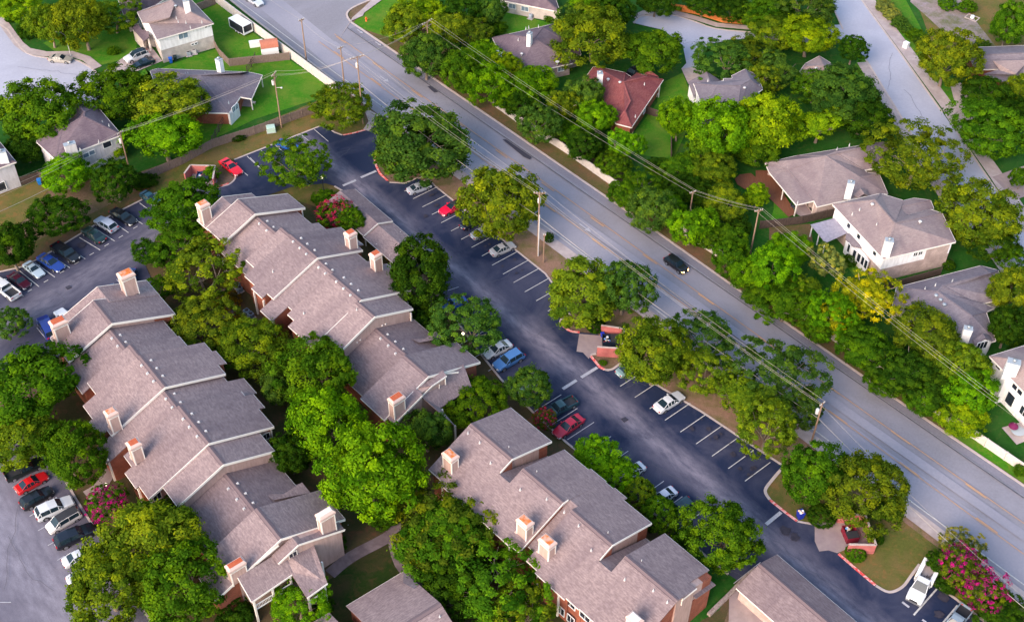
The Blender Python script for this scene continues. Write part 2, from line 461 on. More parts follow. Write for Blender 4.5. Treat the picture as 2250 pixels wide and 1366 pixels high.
# strip between lot and road
sheet('verge', [(836, 290), (868, 288), (1235, 535), (1800, 950), (2250, 1300), (2400, 1420), (2300, 1460), (2148, 1362), (2003, 1263), (1722, 1025), (1541, 905), (1360, 790), (1198, 602), (956, 410), (840, 330)], M['bare'])
sheet('verge', [(515, 352), (550, 338), (715, 274), (760, 300), (805, 288), (800, 240), (740, 205), (560, 278), (440, 330), (380, 365), (310, 398), (330, 430), (420, 400)], M['lawn_dry'])
sheet('verge', [(44, 411), (88, 396), (120, 400), (60, 480), (0, 520), (-80, 560), (-80, 440), (0, 428)], M['lawn_dry'])
sheet('verge', [(0, 585), (60, 540), (180, 480), (330, 405), (320, 440), (242, 477), (114, 555), (0, 600)], M['verge'])

sheet('verge', [(1722, 1025), (1697, 1054), (1681, 1078), (1691, 1098), (1751, 1145), (1838, 1150), (1842, 1217), (1923, 1286), (1953, 1301), (1982, 1290), (2020, 1240), (2046, 1275), (2111, 1325), (2200, 1395), (2330, 1410), (2230, 1330), (2010, 1165), (1860, 1050), (1790, 1000), (1740, 1010)], M['lawn_dry'])
# courtyard between the apartment buildings
sheet('courtyard', [(300, 560), (360, 450), (480, 420), (620, 400), (760, 405), (1050, 770), (1240, 970), (1490, 1170), (1620, 1280), (1560, 1460), (300, 1460), (150, 1040), (60, 800), (330, 640)], M['courtyard'])
sheet('lawn', [(590, 395), (700, 380), (740, 405), (800, 500), (740, 470), (650, 440)], M['lawn_dry'])
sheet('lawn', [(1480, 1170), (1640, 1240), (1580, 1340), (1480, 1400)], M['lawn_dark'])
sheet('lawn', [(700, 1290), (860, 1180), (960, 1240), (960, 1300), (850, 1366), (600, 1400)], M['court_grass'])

# main road
sheet('road', [(430, -60), (549, 35), (735, 178), (862, 276), (1231, 539), (1784, 960), (2249, 1303), (2480, 1480), (2650, 1420), (2250, 1068), (1943, 860), (1635, 646), (1403, 482), (1283, 400), (1100, 274), (843, 98), (772, 50), (760, 36), (770, 20), (830, -6), (960, -60), (900, -200), (300, -200)], M['road'])
M['road_light'] = speckle('road_asphalt_left', (.275, .262, .30), (.33, .31, .35), 3, .85, .3, .1, c2=(.22, .215, .26), s2=.05, k2=.5)
ribbon([(560, -20), (700, 95), (868, 234), (1215, 490), (1690, 842), (2040, 1098), (2249, 1248), (2420, 1376)], 5.4, 'road_light', 'road')
# sealed darker edge band by the right kerb
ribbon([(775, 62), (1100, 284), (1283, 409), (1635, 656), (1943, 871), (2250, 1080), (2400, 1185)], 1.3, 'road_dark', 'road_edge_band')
# cul-de-sacs and right hand street
sheet('street', [(-120, 10), (0, 55), (30, 85), (60, 118), (110, 129), (160, 131), (200, 150), (222, 172), (222, 205), (200, 240), (150, 255), (60, 245), (0, 215), (-120, 190)], M['street'])
sheet('driveway', [(215, 168), (270, 128), (300, 108), (330, 100), (357, 135), (300, 158), (225, 185)], M['concrete'])
sheet('street', [(1390, 50), (1410, 37), (1470, 33), (1522, 47), (1572, 64), (1652, 72), (1760, 60), (1852, 55), (1870, 95), (1760, 95), (1646, 84), (1560, 97), (1535, 128), (1537, 148), (1497, 152), (1508, 140), (1500, 100), (1457, 67), (1393, 52)], M['street'])
sheet('driveway', [(1497, 152), (1537, 147), (1552, 160), (1520, 190), (1512, 185)], M['concrete'])
sheet('street', [(1760, -120), (1832, 20), (1852, 66), (1902, 131), (1993, 279), (2060, 392), (2110, 470), (2200, 600), (2320, 600), (2230, 480), (2172, 394), (2078, 259), (1983, 125), (1892, 0), (1850, -120)], M['street'])
ribbon([(1880, -40), (1908, 0), (1996, 118), (2096, 254), (2190, 388), (2250, 480), (2330, 600)], 2.6, 'concrete', 'sidewalk')
ribbon([(1895, 138), (1982, 283), (2050, 392), (2100, 470)], 2.2, 'concrete', 'sidewalk')
sheet('driveway', [(2078, 256), (2060, 220), (2080, 232), (2098, 228), (2088, 190), (2110, 183), (2130, 200), (2142, 235), (2160, 250), (2100, 280), (2122, 300), (2100, 290)], M['concrete'])
sheet('driveway', [(2180, 390), (2260, 362), (2290, 420), (2230, 440)], M['pad'])
ribbon([(1393, 40), (1415, 29), (1472, 26), (1525, 40), (1575, 56), (1655, 63)], 1.6, 'concrete', 'sidewalk')
ribbon([(0, 40), (18, 66), (42, 98), (60, 112), (100, 120), (155, 119), (190, 130), (215, 150)], 1.8, 'concrete', 'sidewalk')
sheet('driveway', [(2070, 470), (2110, 468), (2130, 510), (2090, 510)], M['deck'])
# asphalt of the parking lots
LOT = [(515, 352), (550, 338), (715, 274), (735, 292), (752, 299), (805, 287), (850, 262), (868, 278), (838, 305), (829, 335), (822, 360), (832, 385), (856, 402), (890, 404), (915, 393), (956, 410), (1198, 602), (1258, 684), (1235, 700), (1240, 720), (1275, 731), (1315, 735), (1299, 780), (1315, 809), (1336, 817), (1366, 800), (1541, 905), (1722, 1025), (1690, 1060), (1679, 1080), (1694, 1105), (1751, 1145), (1785, 1152), (1838, 1212), (1923, 1286), (1953, 1303), (1982, 1290), (2003, 1263), (2057, 1290), (2111, 1327), (2200, 1400), (2300, 1520), (1950, 1520), (1700, 1330), (1600, 1262), (1487, 1169), (1340, 1050), (1244, 972), (1170, 905), (1100, 833), (1042, 760), (1000, 700), (970, 640), (930, 600), (800, 480), (752, 420), (735, 410), (715, 404), (640, 412), (560, 440), (500, 455), (470, 440), (475, 412), (500, 408), (518, 392)]
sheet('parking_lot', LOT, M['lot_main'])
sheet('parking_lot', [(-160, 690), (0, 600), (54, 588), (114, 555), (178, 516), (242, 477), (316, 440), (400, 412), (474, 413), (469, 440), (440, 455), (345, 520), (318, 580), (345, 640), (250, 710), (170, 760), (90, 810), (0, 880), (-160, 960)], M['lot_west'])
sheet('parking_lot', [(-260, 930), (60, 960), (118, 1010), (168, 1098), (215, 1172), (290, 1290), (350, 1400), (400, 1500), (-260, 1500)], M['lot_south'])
# concrete pads in front of the bin enclosures, walks
sheet('bin_pad', [P('d1', 790, 380), P('d1', 1190, 410), P('d1', 1640, 440), P('d1', 1640, 650), P('d1', 1115, 730), P('d1', 1000, 790), P('d1', 970, 850), P('d1', 860, 730), P('d1', 740, 710)], M['pad'])
sheet('bin_pad', [P('d2', 400, 480), P('d2', 800, 470), P('d2', 1260, 480), P('d2', 1430, 880), P('d2', 960, 940), P('d2', 800, 1010), P('d2', 640, 960), P('d2', 480, 980), P('d2', 400, 800)], M['pad'])
sheet('bin_pad', [(418, 400), (426, 372), (472, 372), (478, 400), (470, 410), (425, 408)], M['pad'])
ribbon([(868, 284), (1060, 420), (1237, 551), (1500, 750), (1790, 972), (2030, 1150), (2250, 1318), (2400, 1440)], 2.0, 'concrete', 'sidewalk', off=0)
sheet('driveway', [(800, 240), (835, 262), (812, 290), (798, 286), (810, 268)], M['concrete'])
ribbon([(1600, 1366), (1640, 1270), (1600, 1250)], .01, 'concrete', 'walk_edge')
sheet('walk', [(1600, 1400), (1602, 1310), (1616, 1290), (1640, 1262), (1700, 1330), (1700, 1440)], M['pad'])
ribbon([(725, 1262), (770, 1225), (845, 1185), (868, 1165), (860, 1130)], 1.7, 'walk_dark', 'walk', sm=4)
ribbon([(860, 1165), (880, 1240), (930, 1290), (990, 1340)], 1.5, 'walk_dark', 'walk', sm=4)
ribbon([(485, 640), (505, 665), (508, 690), (490, 700)], 1.4, 'walk_dark', 'walk', sm=4)
ribbon([(190, 1090), (220, 1070), (250, 1030), (300, 1000)], 1.8, 'pad', 'walk', sm=4)
sheet('walk', [(740, 95), (775, 40), (800, 18), (818, 0), (855, -10), (800, 30), (798, 36), (772, 48)], M['concrete'])
sheet('patio', [P('hd', 365, 1005), P('hd', 592, 940), P('hd', 700, 1100), P('hd', 515, 1175)], M['concrete'])
sheet('patio', [P('h2', 1530, 870), P('h2', 1580, 700), P('h2', 1740, 730), P('h2', 1790, 885)], M['pad'])
sheet('deck', [P('ha', 0, 560), P('ha', 200, 560), P('ha', 580, 1180), P('ha', 470, 1225), P('ha', 180, 940), P('ha', 0, 930)], M['deck'])
sheet('deck', [(1614, 395), (1625, 385), (1650, 382), (1670, 400), (1660, 415), (1636, 417), (1620, 407)], M['deck'])
sheet('patio', [P('ha', 580, 1180), P('ha', 560, 1040), P('ha', 850, 980), P('ha', 880, 1170), P('ha', 640, 1215)], M['pad'])
# faded wheel-track streaks on the road
ribbon([(730, 95), (1215, 446), (1660, 762), (1860, 905), (2240, 1172), (2400, 1286)], 1.5, 'road_light', 'road_wear')

# kerbs
kerb([(772, 50), (843, 98), (1100, 274), (1283, 400), (1403, 482), (1635, 646), (1943, 860), (2250, 1068), (2400, 1170)], .38)
kerb([(960, -60), (830, -6), (775, 18), (762, 34), (772, 50)], .38, sm=3)
kerb([(430, -60), (549, 35), (735, 178), (800, 228), (812, 245), (835, 258)], .38)
kerb([(868, 280), (1231, 539), (1784, 960), (2249, 1303), (2400, 1415)], .34)
kerb([(-120, 12), (0, 55), (30, 85), (60, 118), (110, 129), (160, 131), (200, 150), (218, 168)], .35, sm=3)
kerb([(1393, 52), (1410, 37), (1470, 33), (1522, 47), (1572, 64), (1652, 72)], .35, sm=3)
kerb([(1832, 20), (1852, 66)], .3); kerb([(1902, 131), (1993, 279), (2060, 392), (2110, 470)], .35)
kerb([(1850, -60), (1892, 0), (1983, 125), (2070, 248)], .35); kerb([(2100, 288), (2172, 394), (2230, 480), (2300, 585)], .35)
kerb([(515, 352), (550, 338), (715, 274), (724, 284), (735, 292), (752, 298)], .3)
kerb([(754, 298), (780, 293), (805, 286)], .34, mat='kerb_red', name='red_kerb')
kerb([(856, 402), (890, 404), (915, 393), (935, 388), (956, 410), (1198, 602), (1258, 684)], .3)
kerb([(868, 278), (838, 305), (830, 330)], .4, sm=3)
kerb([(829, 335), (824, 355), (834, 380), (852, 398)], .36, mat='kerb_red', name='red_kerb', sm=4)
kerb([P('d1', 620, 0), P('d1', 500, 60), P('d1', 450, 130), P('d1', 455, 190)], .5, sm=4)
kerb([P('d1', 455, 195), P('d1', 540, 270), P('d1', 640, 330), P('d1', 800, 350)], .42, mat='kerb_red', name='red_kerb', sm=4)
kerb([P('d1', 1110, 750), P('d1', 1030, 760), P('d1', 1005, 790)], .3)
kerb([P('d1', 1008, 795), P('d1', 1110, 920), P('d1', 1180, 1000), P('d1', 1270, 1050)], .42, mat='kerb_red', name='red_kerb', sm=3)
kerb([P('d1', 1275, 1055), P('d1', 1400, 1045), P('d1', 1500, 980), P('d1', 1630, 880)], .36, sm=3)
kerb([(1366, 800), (1541, 905), (1722, 1025)], .34)
kerb([(1722, 1025), (1697, 1054), (1681, 1078), (1691, 1098)], .42, sm=4)
kerb([(1692, 1099), (1720, 1122), (1751, 1145)], .38, mat='kerb_red', name='red_kerb')
kerb([(1752, 1146), (1785, 1152), (1838, 1150)], .3)
kerb([(1842, 1217), (1880, 1250), (1923, 1286)], .38, mat='kerb_red', name='red_kerb')
kerb([(1924, 1287), (1953, 1301), (1982, 1290), (2003, 1263), (2020, 1240)], .36, sm=4)
kerb([(2046, 1275), (2111, 1325), (2200, 1395)], .34)
kerb([(-160, 690), (0, 598), (54, 586), (114, 553), (178, 514), (242, 475), (316, 438), (345, 424)], .3)
kerb([(475, 412), (500, 408), (517, 393), (512, 375)], .3, sm=3)
kerb([(476, 414), (503, 404)], .34, mat='kerb_red', name='red_kerb')
kerb([(118, 1010), (168, 1098), (215, 1172), (290, 1290), (350, 1400)], .3)
kerb([(735, 410), (752, 420), (790, 460)], .3)
kerb([(1000, 700), (1042, 760), (1100, 833), (1170, 905), (1244, 972), (1340, 1050), (1487, 1169), (1600, 1262)], .3)

# painted markings
def stripes(segs, w=.12, mat='paint', name='parking_lines'):
    z = ZL[0]; ZL[0] += .003
    mb = MB()
    for a, b in segs: ribbon_mesh(mb, [gp(*a), gp(*b)], w, z, z + .002)
    return tag(mb.build(name, M[mat]), kind='structure')

inner = [(907.6, 438.7), (928.1, 456.6), (949, 473.4), (969.5, 491.2), (991, 509.4), (1013.3, 527.9), (1035.9, 545.5), (1058.8, 564.3), (1081.3, 584.5), (1105.2, 604), (1128.6, 622.4), (1152.9, 643.1), (1178.1, 662.6), (1203.7, 685.2)]
segs = []
for x, y in inner:
    a = gp(x, y); d = Vector((math.cos(R(40.3)), math.sin(R(40.3)), 0)) * 5.2
    segs.append(((x, y), pix(a + d)))
segs.append(((889, 422), (937, 396)))
a2 = gp(1494.6, 950.4); stp = (gp(1636.4, 1058.2) - a2) / 4
for k in range(-4, 5):
    p = a2 + stp * k; d = Vector((math.cos(R(40.3)), math.sin(R(40.3)), 0)) * 5.1
    segs.append((pix(p), pix(p + d)))
stripes(segs)
segs = []
o0 = gp(1305, 929); stp = (gp(1499, 1092) - o0) / 5
for k in range(-9, 10):
    p = o0 + stp * k; d = Vector((math.cos(R(40.3)), math.sin(R(40.3)), 0)) * -5.0
    segs.append((pix(p), pix(p + d)))
stripes(segs, .11, 'paint_faint')
stripes([((1001, 656), (1023, 649)), ((985, 640), (1008, 632)), ((1018, 690), (1047, 671))], .11, 'paint_faint')
segs = []
for a, b in [((912, 142), (965, 182)), ((870, 240), (932, 280)), ((763, 283), (840, 336)), ((622, 308), (750, 391)), ((520, 367), (655, 449)), ((440, 430), (558, 507)), ((325, 480), (458, 565)), ((230, 532), (360, 626)), ((130, 585), (257, 688)), ((40, 655), (155, 750))]:
    segs.append((P('E', *a), P('E', *b)))
for c in [(885, 302), (790, 362), (698, 416), (600, 475), (503, 533), (407, 592), (302, 652), (197, 713)]:
    segs.append((P('E', c[0] - 14, c[1] + 8), P('E', c[0] + 14, c[1] - 8)))
stripes(segs, .13)
stripes([(P('E', *a), P('E', *b)) for a, b in [((242, 955), (300, 1025)), ((355, 905), (400, 960)), ((468, 832), (510, 890)), ((567, 765), (610, 812)), ((667, 702), (705, 745)), ((763, 640), (800, 685))]], .11, 'paint_faint')
segs = []
for a, b in [((415, 848), (510, 930)), ((330, 882), (400, 940)), ((160, 950), (225, 1005)), ((72, 988), (135, 1045)), ((0, 1035), (75, 1112))]:
    segs.append((P('B', *a), P('B', *b)))
segs += [((526, 372), (545, 388)), ((543, 345), (575, 375))]
stripes(segs, .12)
stripes([(P('I', *a), P('I', *b)) for a, b in [((28, 408), (60, 392)), ((83, 496), (130, 470)), ((140, 585), (170, 568)), ((195, 682), (235, 660)), ((252, 775), (310, 742)), ((315, 872), (358, 848)), ((377, 968), (425, 940)), ((440, 1073), (480, 1050)), ((500, 1170), (560, 1135)), ((565, 1270), (620, 1235)), ((0, 1242), (75, 1242))]], .12, 'paint_faint')
stripes([(P('L', 1210, 1155), P('L', 1060, 1325)), (P('L', 1345, 1262), P('L', 1230, 1400))], .22)
stripes([(P('L', 985, 1240), P('L', 1030, 1275)), (P('L', 1115, 1355), P('L', 1140, 1372))], .3, 'paint_faint')
# stop bars
stripes([(P('B', 605, 1218), P('B', 690, 1182)), (P('B', 722, 1165), P('B', 822, 1122)), (P('G', 405, 1355), P('G', 495, 1298)), (P('G', 525, 1280), P('G', 630, 1215)), (P('L', 97, 735), P('L', 195, 655))], .5, 'paint_faint', 'stop_bars')
# road lines
ribbon([(480, -28), (550, 23), (738, 163), (862, 252)], .17, 'paint', 'edge_line')
ribbon([(1100, 430), (1233, 524), (1788, 946), (2249, 1286), (2400, 1395)], .17, 'paint', 'edge_line')
ribbon([(765, 64), (1248, 400), (1977, 906), (2250, 1096), (2400, 1200)], .2, 'paint', 'edge_line')
ribbon([(768, 61), (1252, 397), (1981, 902), (2254, 1091)], .22, 'seam', 'seam_line', off=-.55)
ribbon([(735, 77), (1245, 437), (1700, 764), (1906, 911), (2250, 1152), (2400, 1258)], .12, 'paint_orange', 'centre_line')
ribbon([(700, 93), (853, 204), (1201, 452), (1585, 730), (1815, 901), (2249, 1219), (2400, 1330)], .12, 'paint_orange', 'centre_line')
for sgn, (a, b) in ((1, ((735, 77), (2250, 1152))), (-1, ((700, 93), (2249, 1219)))):
    A_ = gp(*a); B_ = gp(*b); Ld = (B_ - A_).length; d = (B_ - A_) / Ld; n_ = Vector((-d.y, d.x, 0))
    segs = []
    s = 1.0 if sgn > 0 else 5.0
    while s < Ld:
        segs.append((pix(A_ + d * s - n_ * sgn * .25), pix(A_ + d * (s + 3.2) - n_ * sgn * .25))); s += 12.2
    stripes(segs, .2, 'paint_orange', 'centre_dashes')
for px_, py_, s_ in ((843, 175, 1), (1283, 501, 1), (830, 98, .7), (790, 71, .7)):
    c = gp(px_, py_); d = (gp(2250, 1152) - gp(735, 77)).normalized(); n_ = Vector((-d.y, d.x, 0))
    z = ZL[0]; ZL[0] += .003
    mb = MB()
    ribbon_mesh(mb, [c - d * 1.1 * s_, c + d * .6 * s_], .2, z, z + .002)
    q = [c + d * 1.7 * s_, c + d * .6 * s_ + n_ * .5 * s_, c + d * .6 * s_ - n_ * .5 * s_]
    mb.add([(v.x, v.y, z + .002) for v in q], [(0, 1, 2)])
    tag(mb.build('road_arrow', M['paint_faint']), kind='structure')
for pts in ([(939, 193), (946, 191), (962, 204), (954, 206)], [(1104, 309), (1112, 309), (1168, 348), (1164, 353), (1150, 347)]):
    sheet('road_patch', pts, M['tar'])
for pts in ([P('E', 428, 692), P('E', 455, 680), P('E', 470, 693), P('E', 442, 707)], [P('F', 1140, 422), P('F', 1162, 412), P('F', 1176, 426), P('F', 1158, 438)], [P('K', 785, 48), P('K', 812, 35), P('K', 833, 52), P('K', 805, 68)]):
    g = [gp(*p) for p in pts]; mb = MB()
    c = sum(g, Vector()) / 4
    z = ZL[0]; ZL[0] += .003
    mb.hexa([(v.x, v.y, .0) for v in g], [(v.x, v.y, z + .01) for v in g])
    o = mb.build('drain_grate', M['tar']); tag(o, kind='structure')
# oil stains
M['stain'] = speckle('oil_stain', (.022, .02, .032), (.05, .042, .06), 2, .7, .4, 0)
def blot(px_, py_, r_, n=14, mat='stain', seed=0):
    rd = random.Random(seed + px_)
    c = gp(px_, py_); z = ZL[0]; ZL[0] += .003
    vs = [(c.x + r_ * (.6 + .5 * rd.random()) * math.cos(6.283 * k / n), c.y + r_ * (.6 + .5 * rd.random()) * math.sin(6.283 * k / n), z) for k in range(n)]
    mb = MB(); mb.add(vs, [tuple(range(n))]); tag(mb.build('oil_stain', M[mat]), kind='structure')
for q in ((2072, 1312, .8), (2062, 1352, .7), (180, 540, .9), (1725, 1168, .9), (1745, 1182, .7), (935, 477, .45), (182, 682, .5), (850, 500, .8), (1610, 1000, .5), (1655, 1030, .5)): blot(*q)

# cracks wandering over the lots and the street
def crack(a, b, seed, amp=.6, w=.05, mat='seam'):
    rd = random.Random(seed); A_ = gp(*a); B_ = gp(*b); d = (B_ - A_); n_ = Vector((-d.y, d.x, 0)).normalized(); off = 0
    pts = []
    for i in range(15):
        t = i / 14; off += rd.gauss(0, amp * .35); pts.append(A_ + d * t + n_ * off * (1 - abs(2 * t - 1) ** 4))
    z = ZL[0]; ZL[0] += .003
    mb = MB(); ribbon_mesh(mb, pts, w, z, z + .002); tag(mb.build('crack', M[mat]), kind='structure')
for i, q in enumerate((((1125, 690), (1180, 740)), ((1180, 740), (1290, 690)), ((1060, 640), (1120, 600)), ((1345, 870), (1420, 850)), ((1380, 1010), (1500, 1060)), ((770, 330), (730, 400)), ((640, 370), (770, 330)), ((60, 690), (200, 650)), ((110, 640), (135, 700)), ((210, 560), (300, 530)), ((20, 1180), (120, 1300)), ((60, 1050), (10, 1300)), ((860, 470), (980, 560)), ((1560, 1120), (1650, 1190)), ((1700, 1190), (1850, 1300)), ((40, 150), (190, 170)), ((1950, 200), (1960, 120)), ((2040, 300), (1985, 200)), ((1500, 100), (1600, 90)))): crack(*q, i)
rd_ = random.Random(5)
for k in range(22):
    i_ = rd_.randrange(13); x = inner[i_][0]; y = inner[i_][1]
    g_ = gp(x, y) + Vector((math.cos(R(40.3)), math.sin(R(40.3)), 0)) * rd_.uniform(1, 4) + (gp(*inner[min(13, i_ + 1)]) - gp(x, y)) * .5
    p_ = pix(g_); blot(int(p_[0]), p_[1], rd_.uniform(.18, .4))
for k in range(14):
    g_ = gp(1494.6, 950.4).lerp(gp(1636.4, 1058.2), rd_.random()) + Vector((math.cos(R(40.3)), math.sin(R(40.3)), 0)) * rd_.uniform(1, 4); p_ = pix(g_); blot(int(p_[0]), p_[1], rd_.uniform(.18, .4))
# ---------------------------------------------------------------- buildings
def frame(name, a, b, z, label, cat='building', group=None):
    A = gp(*a, z); B = gp(*b, z)
    return root(name, (A.x, A.y, 0), math.atan2(B.y - A.y, B.x - A.x), label, cat, group)

def slab(ro, u0, u1, vr, zr, pr, pl, Rp, Lp, sid_r=6.0, sid_l=6.0, near=True, far=True, matn='shingle', wall='siding_pink', brick='brick_red', ovh=.35, ridge=True, wn=.3, wf=.3):
    """one gable-roofed step of a row building; Rp / Lp list (u start, u end, v of the eave)"""
    t = .16
    roof = MB(); wl = MB()
    for s, p, P_ in ((1, pr, Rp), (-1, pl, Lp)):
        bk = MB(); tr = MB()
        for ua, ub, ve in P_:
            ze = zr - p * abs(ve - vr)
            roof.hexa([(ua, vr, zr - t), (ub, vr, zr - t), (ub, ve, ze - t), (ua, ve, ze - t)], [(ua, vr, zr), (ub, vr, zr), (ub, ve, ze), (ua, ve, ze)])
            a_ = ua + (wf if abs(ua - u0) < .01 else .002); b_ = ub - (wn if abs(ub - u1) < .01 else .002)
            vw = ve - s * (ovh + .1); sid = vr + s * min((sid_r if s > 0 else sid_l), abs(vw - vr) - .02)
            zf = lambda v: zr - p * abs(v - vr) - t - .01
            wl.hexa([(a_, vr, 0), (b_, vr, 0), (b_, sid, 0), (a_, sid, 0)], [(a_, vr, zr - t - .01), (b_, vr, zr - t - .01), (b_, sid, zf(sid)), (a_, sid, zf(sid))])
            bk.hexa([(a_ + .004, sid, 0), (b_ - .004, sid, 0), (b_ - .004, vw, 0), (a_ + .004, vw, 0)], [(a_ + .004, sid, zf(sid)), (b_ - .004, sid, zf(sid)), (b_ - .004, vw, zf(vw)), (a_ + .004, vw, zf(vw))])
            tr.box(ua + .01, ub - .01, *(sorted((ve + s * .005, ve + s * .055))), ze - .2, ze - .03)
        for uu, on, sg in ((u1, near, 1), (u0, far, -1)):
            if not on: continue
            ve = (P_[-1] if sg > 0 else P_[0])[2]; ze = zr - p * abs(ve - vr)
            x0, x1 = (uu + .004, uu + .07) if sg > 0 else (uu - .07, uu - .004)
            tr.hexa([(x0, vr, zr - .36), (x1, vr, zr - .36), (x1, ve, ze - .36), (x0, ve, ze - .36)], [(x0, vr, zr + .05), (x1, vr, zr + .05), (x1, ve, ze + .05), (x0, ve, ze + .05)])
        if bk.v: bk.build('brick_wall', M[brick], ro)
        tr.build('roof_trim', M['trim'], ro)
    roof.build('roof', M[matn], ro); wl.build('wall', M[wall], ro)
    if ridge:
        c = MB()
        c.hexa([(u0 + .02, vr - .32, zr - .32 * pl + .005), (u1 - .02, vr - .32, zr - .32 * pl + .005), (u1 - .02, vr, zr + .005), (u0 + .02, vr, zr + .005)], [(u0 + .02, vr - .32, zr - .32 * pl + .05), (u1 - .02, vr - .32, zr - .32 * pl + .05), (u1 - .02, vr, zr + .05), (u0 + .02, vr, zr + .05)])
        c.hexa([(u0 + .02, vr, zr + .005), (u1 - .02, vr, zr + .005), (u1 - .02, vr + .32, zr - .32 * pr + .005), (u0 + .02, vr + .32, zr - .32 * pr + .005)], [(u0 + .02, vr, zr + .05), (u1 - .02, vr, zr + .05), (u1 - .02, vr + .32, zr - .32 * pr + .05), (u0 + .02, vr + .32, zr - .32 * pr + .05)])
        for s_, p_ in ((-1, pl), (1, pr)):
            c.bar((u0 + .02, vr + s_ * .34, zr - .34 * p_ + .03), (u1 - .02, vr + s_ * .34, zr - .34 * p_ + .03), .05, .05, 1)
        c.build('ridge_cap', [M['ridge'], M['ridge_line']], ro)

def chimney(ro, u0, u1, v0, v1, z0, z1, cap='rust', cz=.75):
    """boxed siding chimney with cream corner boards, a louvre gap and a flared sloping collar"""
    sh = MB(); sh.box(u0, u1, v0, v1, z0, z1)
    c = sh.build('chimney', M['siding_pink'], ro)
    tr = MB(); w = .13
    for u in (u0, u1):
        for v in (v0, v1):
            su = 1 if u == u1 else -1; sv = 1 if v == v1 else -1
            tr.box(*sorted((u + su * .02, u - su * w)), *sorted((v + sv * .02, v - sv * w)), z0 - .2, z1 + .02)
    tr.box(u0 - .03, u1 + .03, v0 - .03, v1 + .03, z1 - .1, z1 + .03)
    tr.build('corner_board', M['trim'], c)
    g = MB(); g.box(u0 + .12, u1 - .12, v0 + .12, v1 - .12, z1 + .03, z1 + .26); g.build('louvre', M['darkgap'], c)
    cp = MB(); e = .11; za = z1 + .24; zb = z1 + .24 + cz * .45; zc = z1 + .24 + cz * .8; k = .22
    q0 = [(u0 - e, v0 - e, za), (u1 + e, v0 - e, za), (u1 + e, v1 + e, za), (u0 - e, v1 + e, za)]
    q1 = [(x, y, zb) for x, y, _ in q0]
    q2 = [(u0 - e + k, v0 - e + k, zc), (u1 + e - k, v0 - e + k, zc), (u1 + e - k, v1 + e - k, zc), (u0 - e + k, v1 + e - k, zc)]
    cp.hexa(q0, q1); cp.hexa([(x, y, z + .001) for x, y, z in q1], q2)
    cp.build('chimney_collar', M['flash'], c)
    tp = MB(); tp.box(u0 - e + k + .05, u1 + e - k - .05, v0 - e + k + .05, v1 + e - k - .05, zc - .02, zc + .035)
    tp.build('chimney_top', M[cap], c)
    fl = MB(); fl.hexa([(u0 - .25, v0 - .1, z0 - .1), (u0, v0 - .1, z0 - .1), (u0, v1 + .1, z0 - .1), (u0 - .25, v1 + .1, z0 - .1)], [(u0 - .25, v0 - .1, z0 + .35), (u0, v0 - .1, z0 + .6), (u0, v1 + .1, z0 + .6), (u0 - .25, v1 + .1, z0 + .35)])
    fl.build('flashing', M['flash'], c)
    return c

def vents(ro, pts, s=.36, mat='vent'):
    """small square roof vents at (u, v, z)"""
    for u, v, z in pts:
        mb = MB(); mb.hexa([(u - s / 2, v - s / 2, z - .12), (u + s / 2, v - s / 2, z - .12), (u + s / 2, v + s / 2, z - .12), (u - s / 2, v + s / 2, z - .12)],
                           [(u - s * .35, v - s * .35, z + .2), (u + s * .35, v - s * .35, z + .2), (u + s * .35, v + s * .35, z + .2), (u - s * .35, v + s * .35, z + .2)])
        mb.build('roof_vent', M[mat], ro)

def pipes(ro, pts):
    for u, v, z in pts:
        mb = MB(); mb.tube([(u, v, z - .2), (u, v, z + .4)], .06, 6); mb.tube([(u, v, z - .1), (u, v, z + .06)], .14, 8)
        mb.build('vent_pipe', M['vent'], ro)

def posts(ro, pts, z1, w=.22, brace=None, z0=0.0):
    for u, v in pts:
        mb = MB(); mb.box(u - w / 2, u + w / 2, v - w / 2, v + w / 2, z0, z1)
        if brace:
            mb.bar((u, v, z1 - 2.2), (u + brace[0], v + brace[1], z1 - .1), .12)
        mb.build('porch_post', M['trim'], ro)

def win(ro, c, ux, w, h, frame='white', glass='glass', mull=1, out=.03, d=None):
    """window centred at c (local), ux = unit direction along the wall; out = outward normal offset"""
    c = Vector(c); ux = Vector(ux).normalized(); n = Vector((ux.y, -ux.x, 0)) if d is None else Vector(d)
    up = Vector((0, 0, 1)); mb = MB()
    q = [c - ux * w / 2 - up * h / 2, c + ux * w / 2 - up * h / 2, c + ux * w / 2 + up * h / 2, c - ux * w / 2 + up * h / 2]
    mb.hexa([p - n * .05 for p in q], [p + n * out for p in q])
    o = mb.build('window', M[glass], ro)
    fr = MB(); f = .09
    for a, b in ((q[0], q[1]), (q[1], q[2]), (q[2], q[3]), (q[3], q[0])): fr.bar(a + n * (out + .01), b + n * (out + .01), f, f)
    for k in range(mull):
        t = (k + 1) / (mull + 1)
        fr.bar(q[0].lerp(q[1], t) + n * (out + .01), q[3].lerp(q[2], t) + n * (out + .01), .05, .05)
    fr.build('window_frame', M[frame], o)
    return o

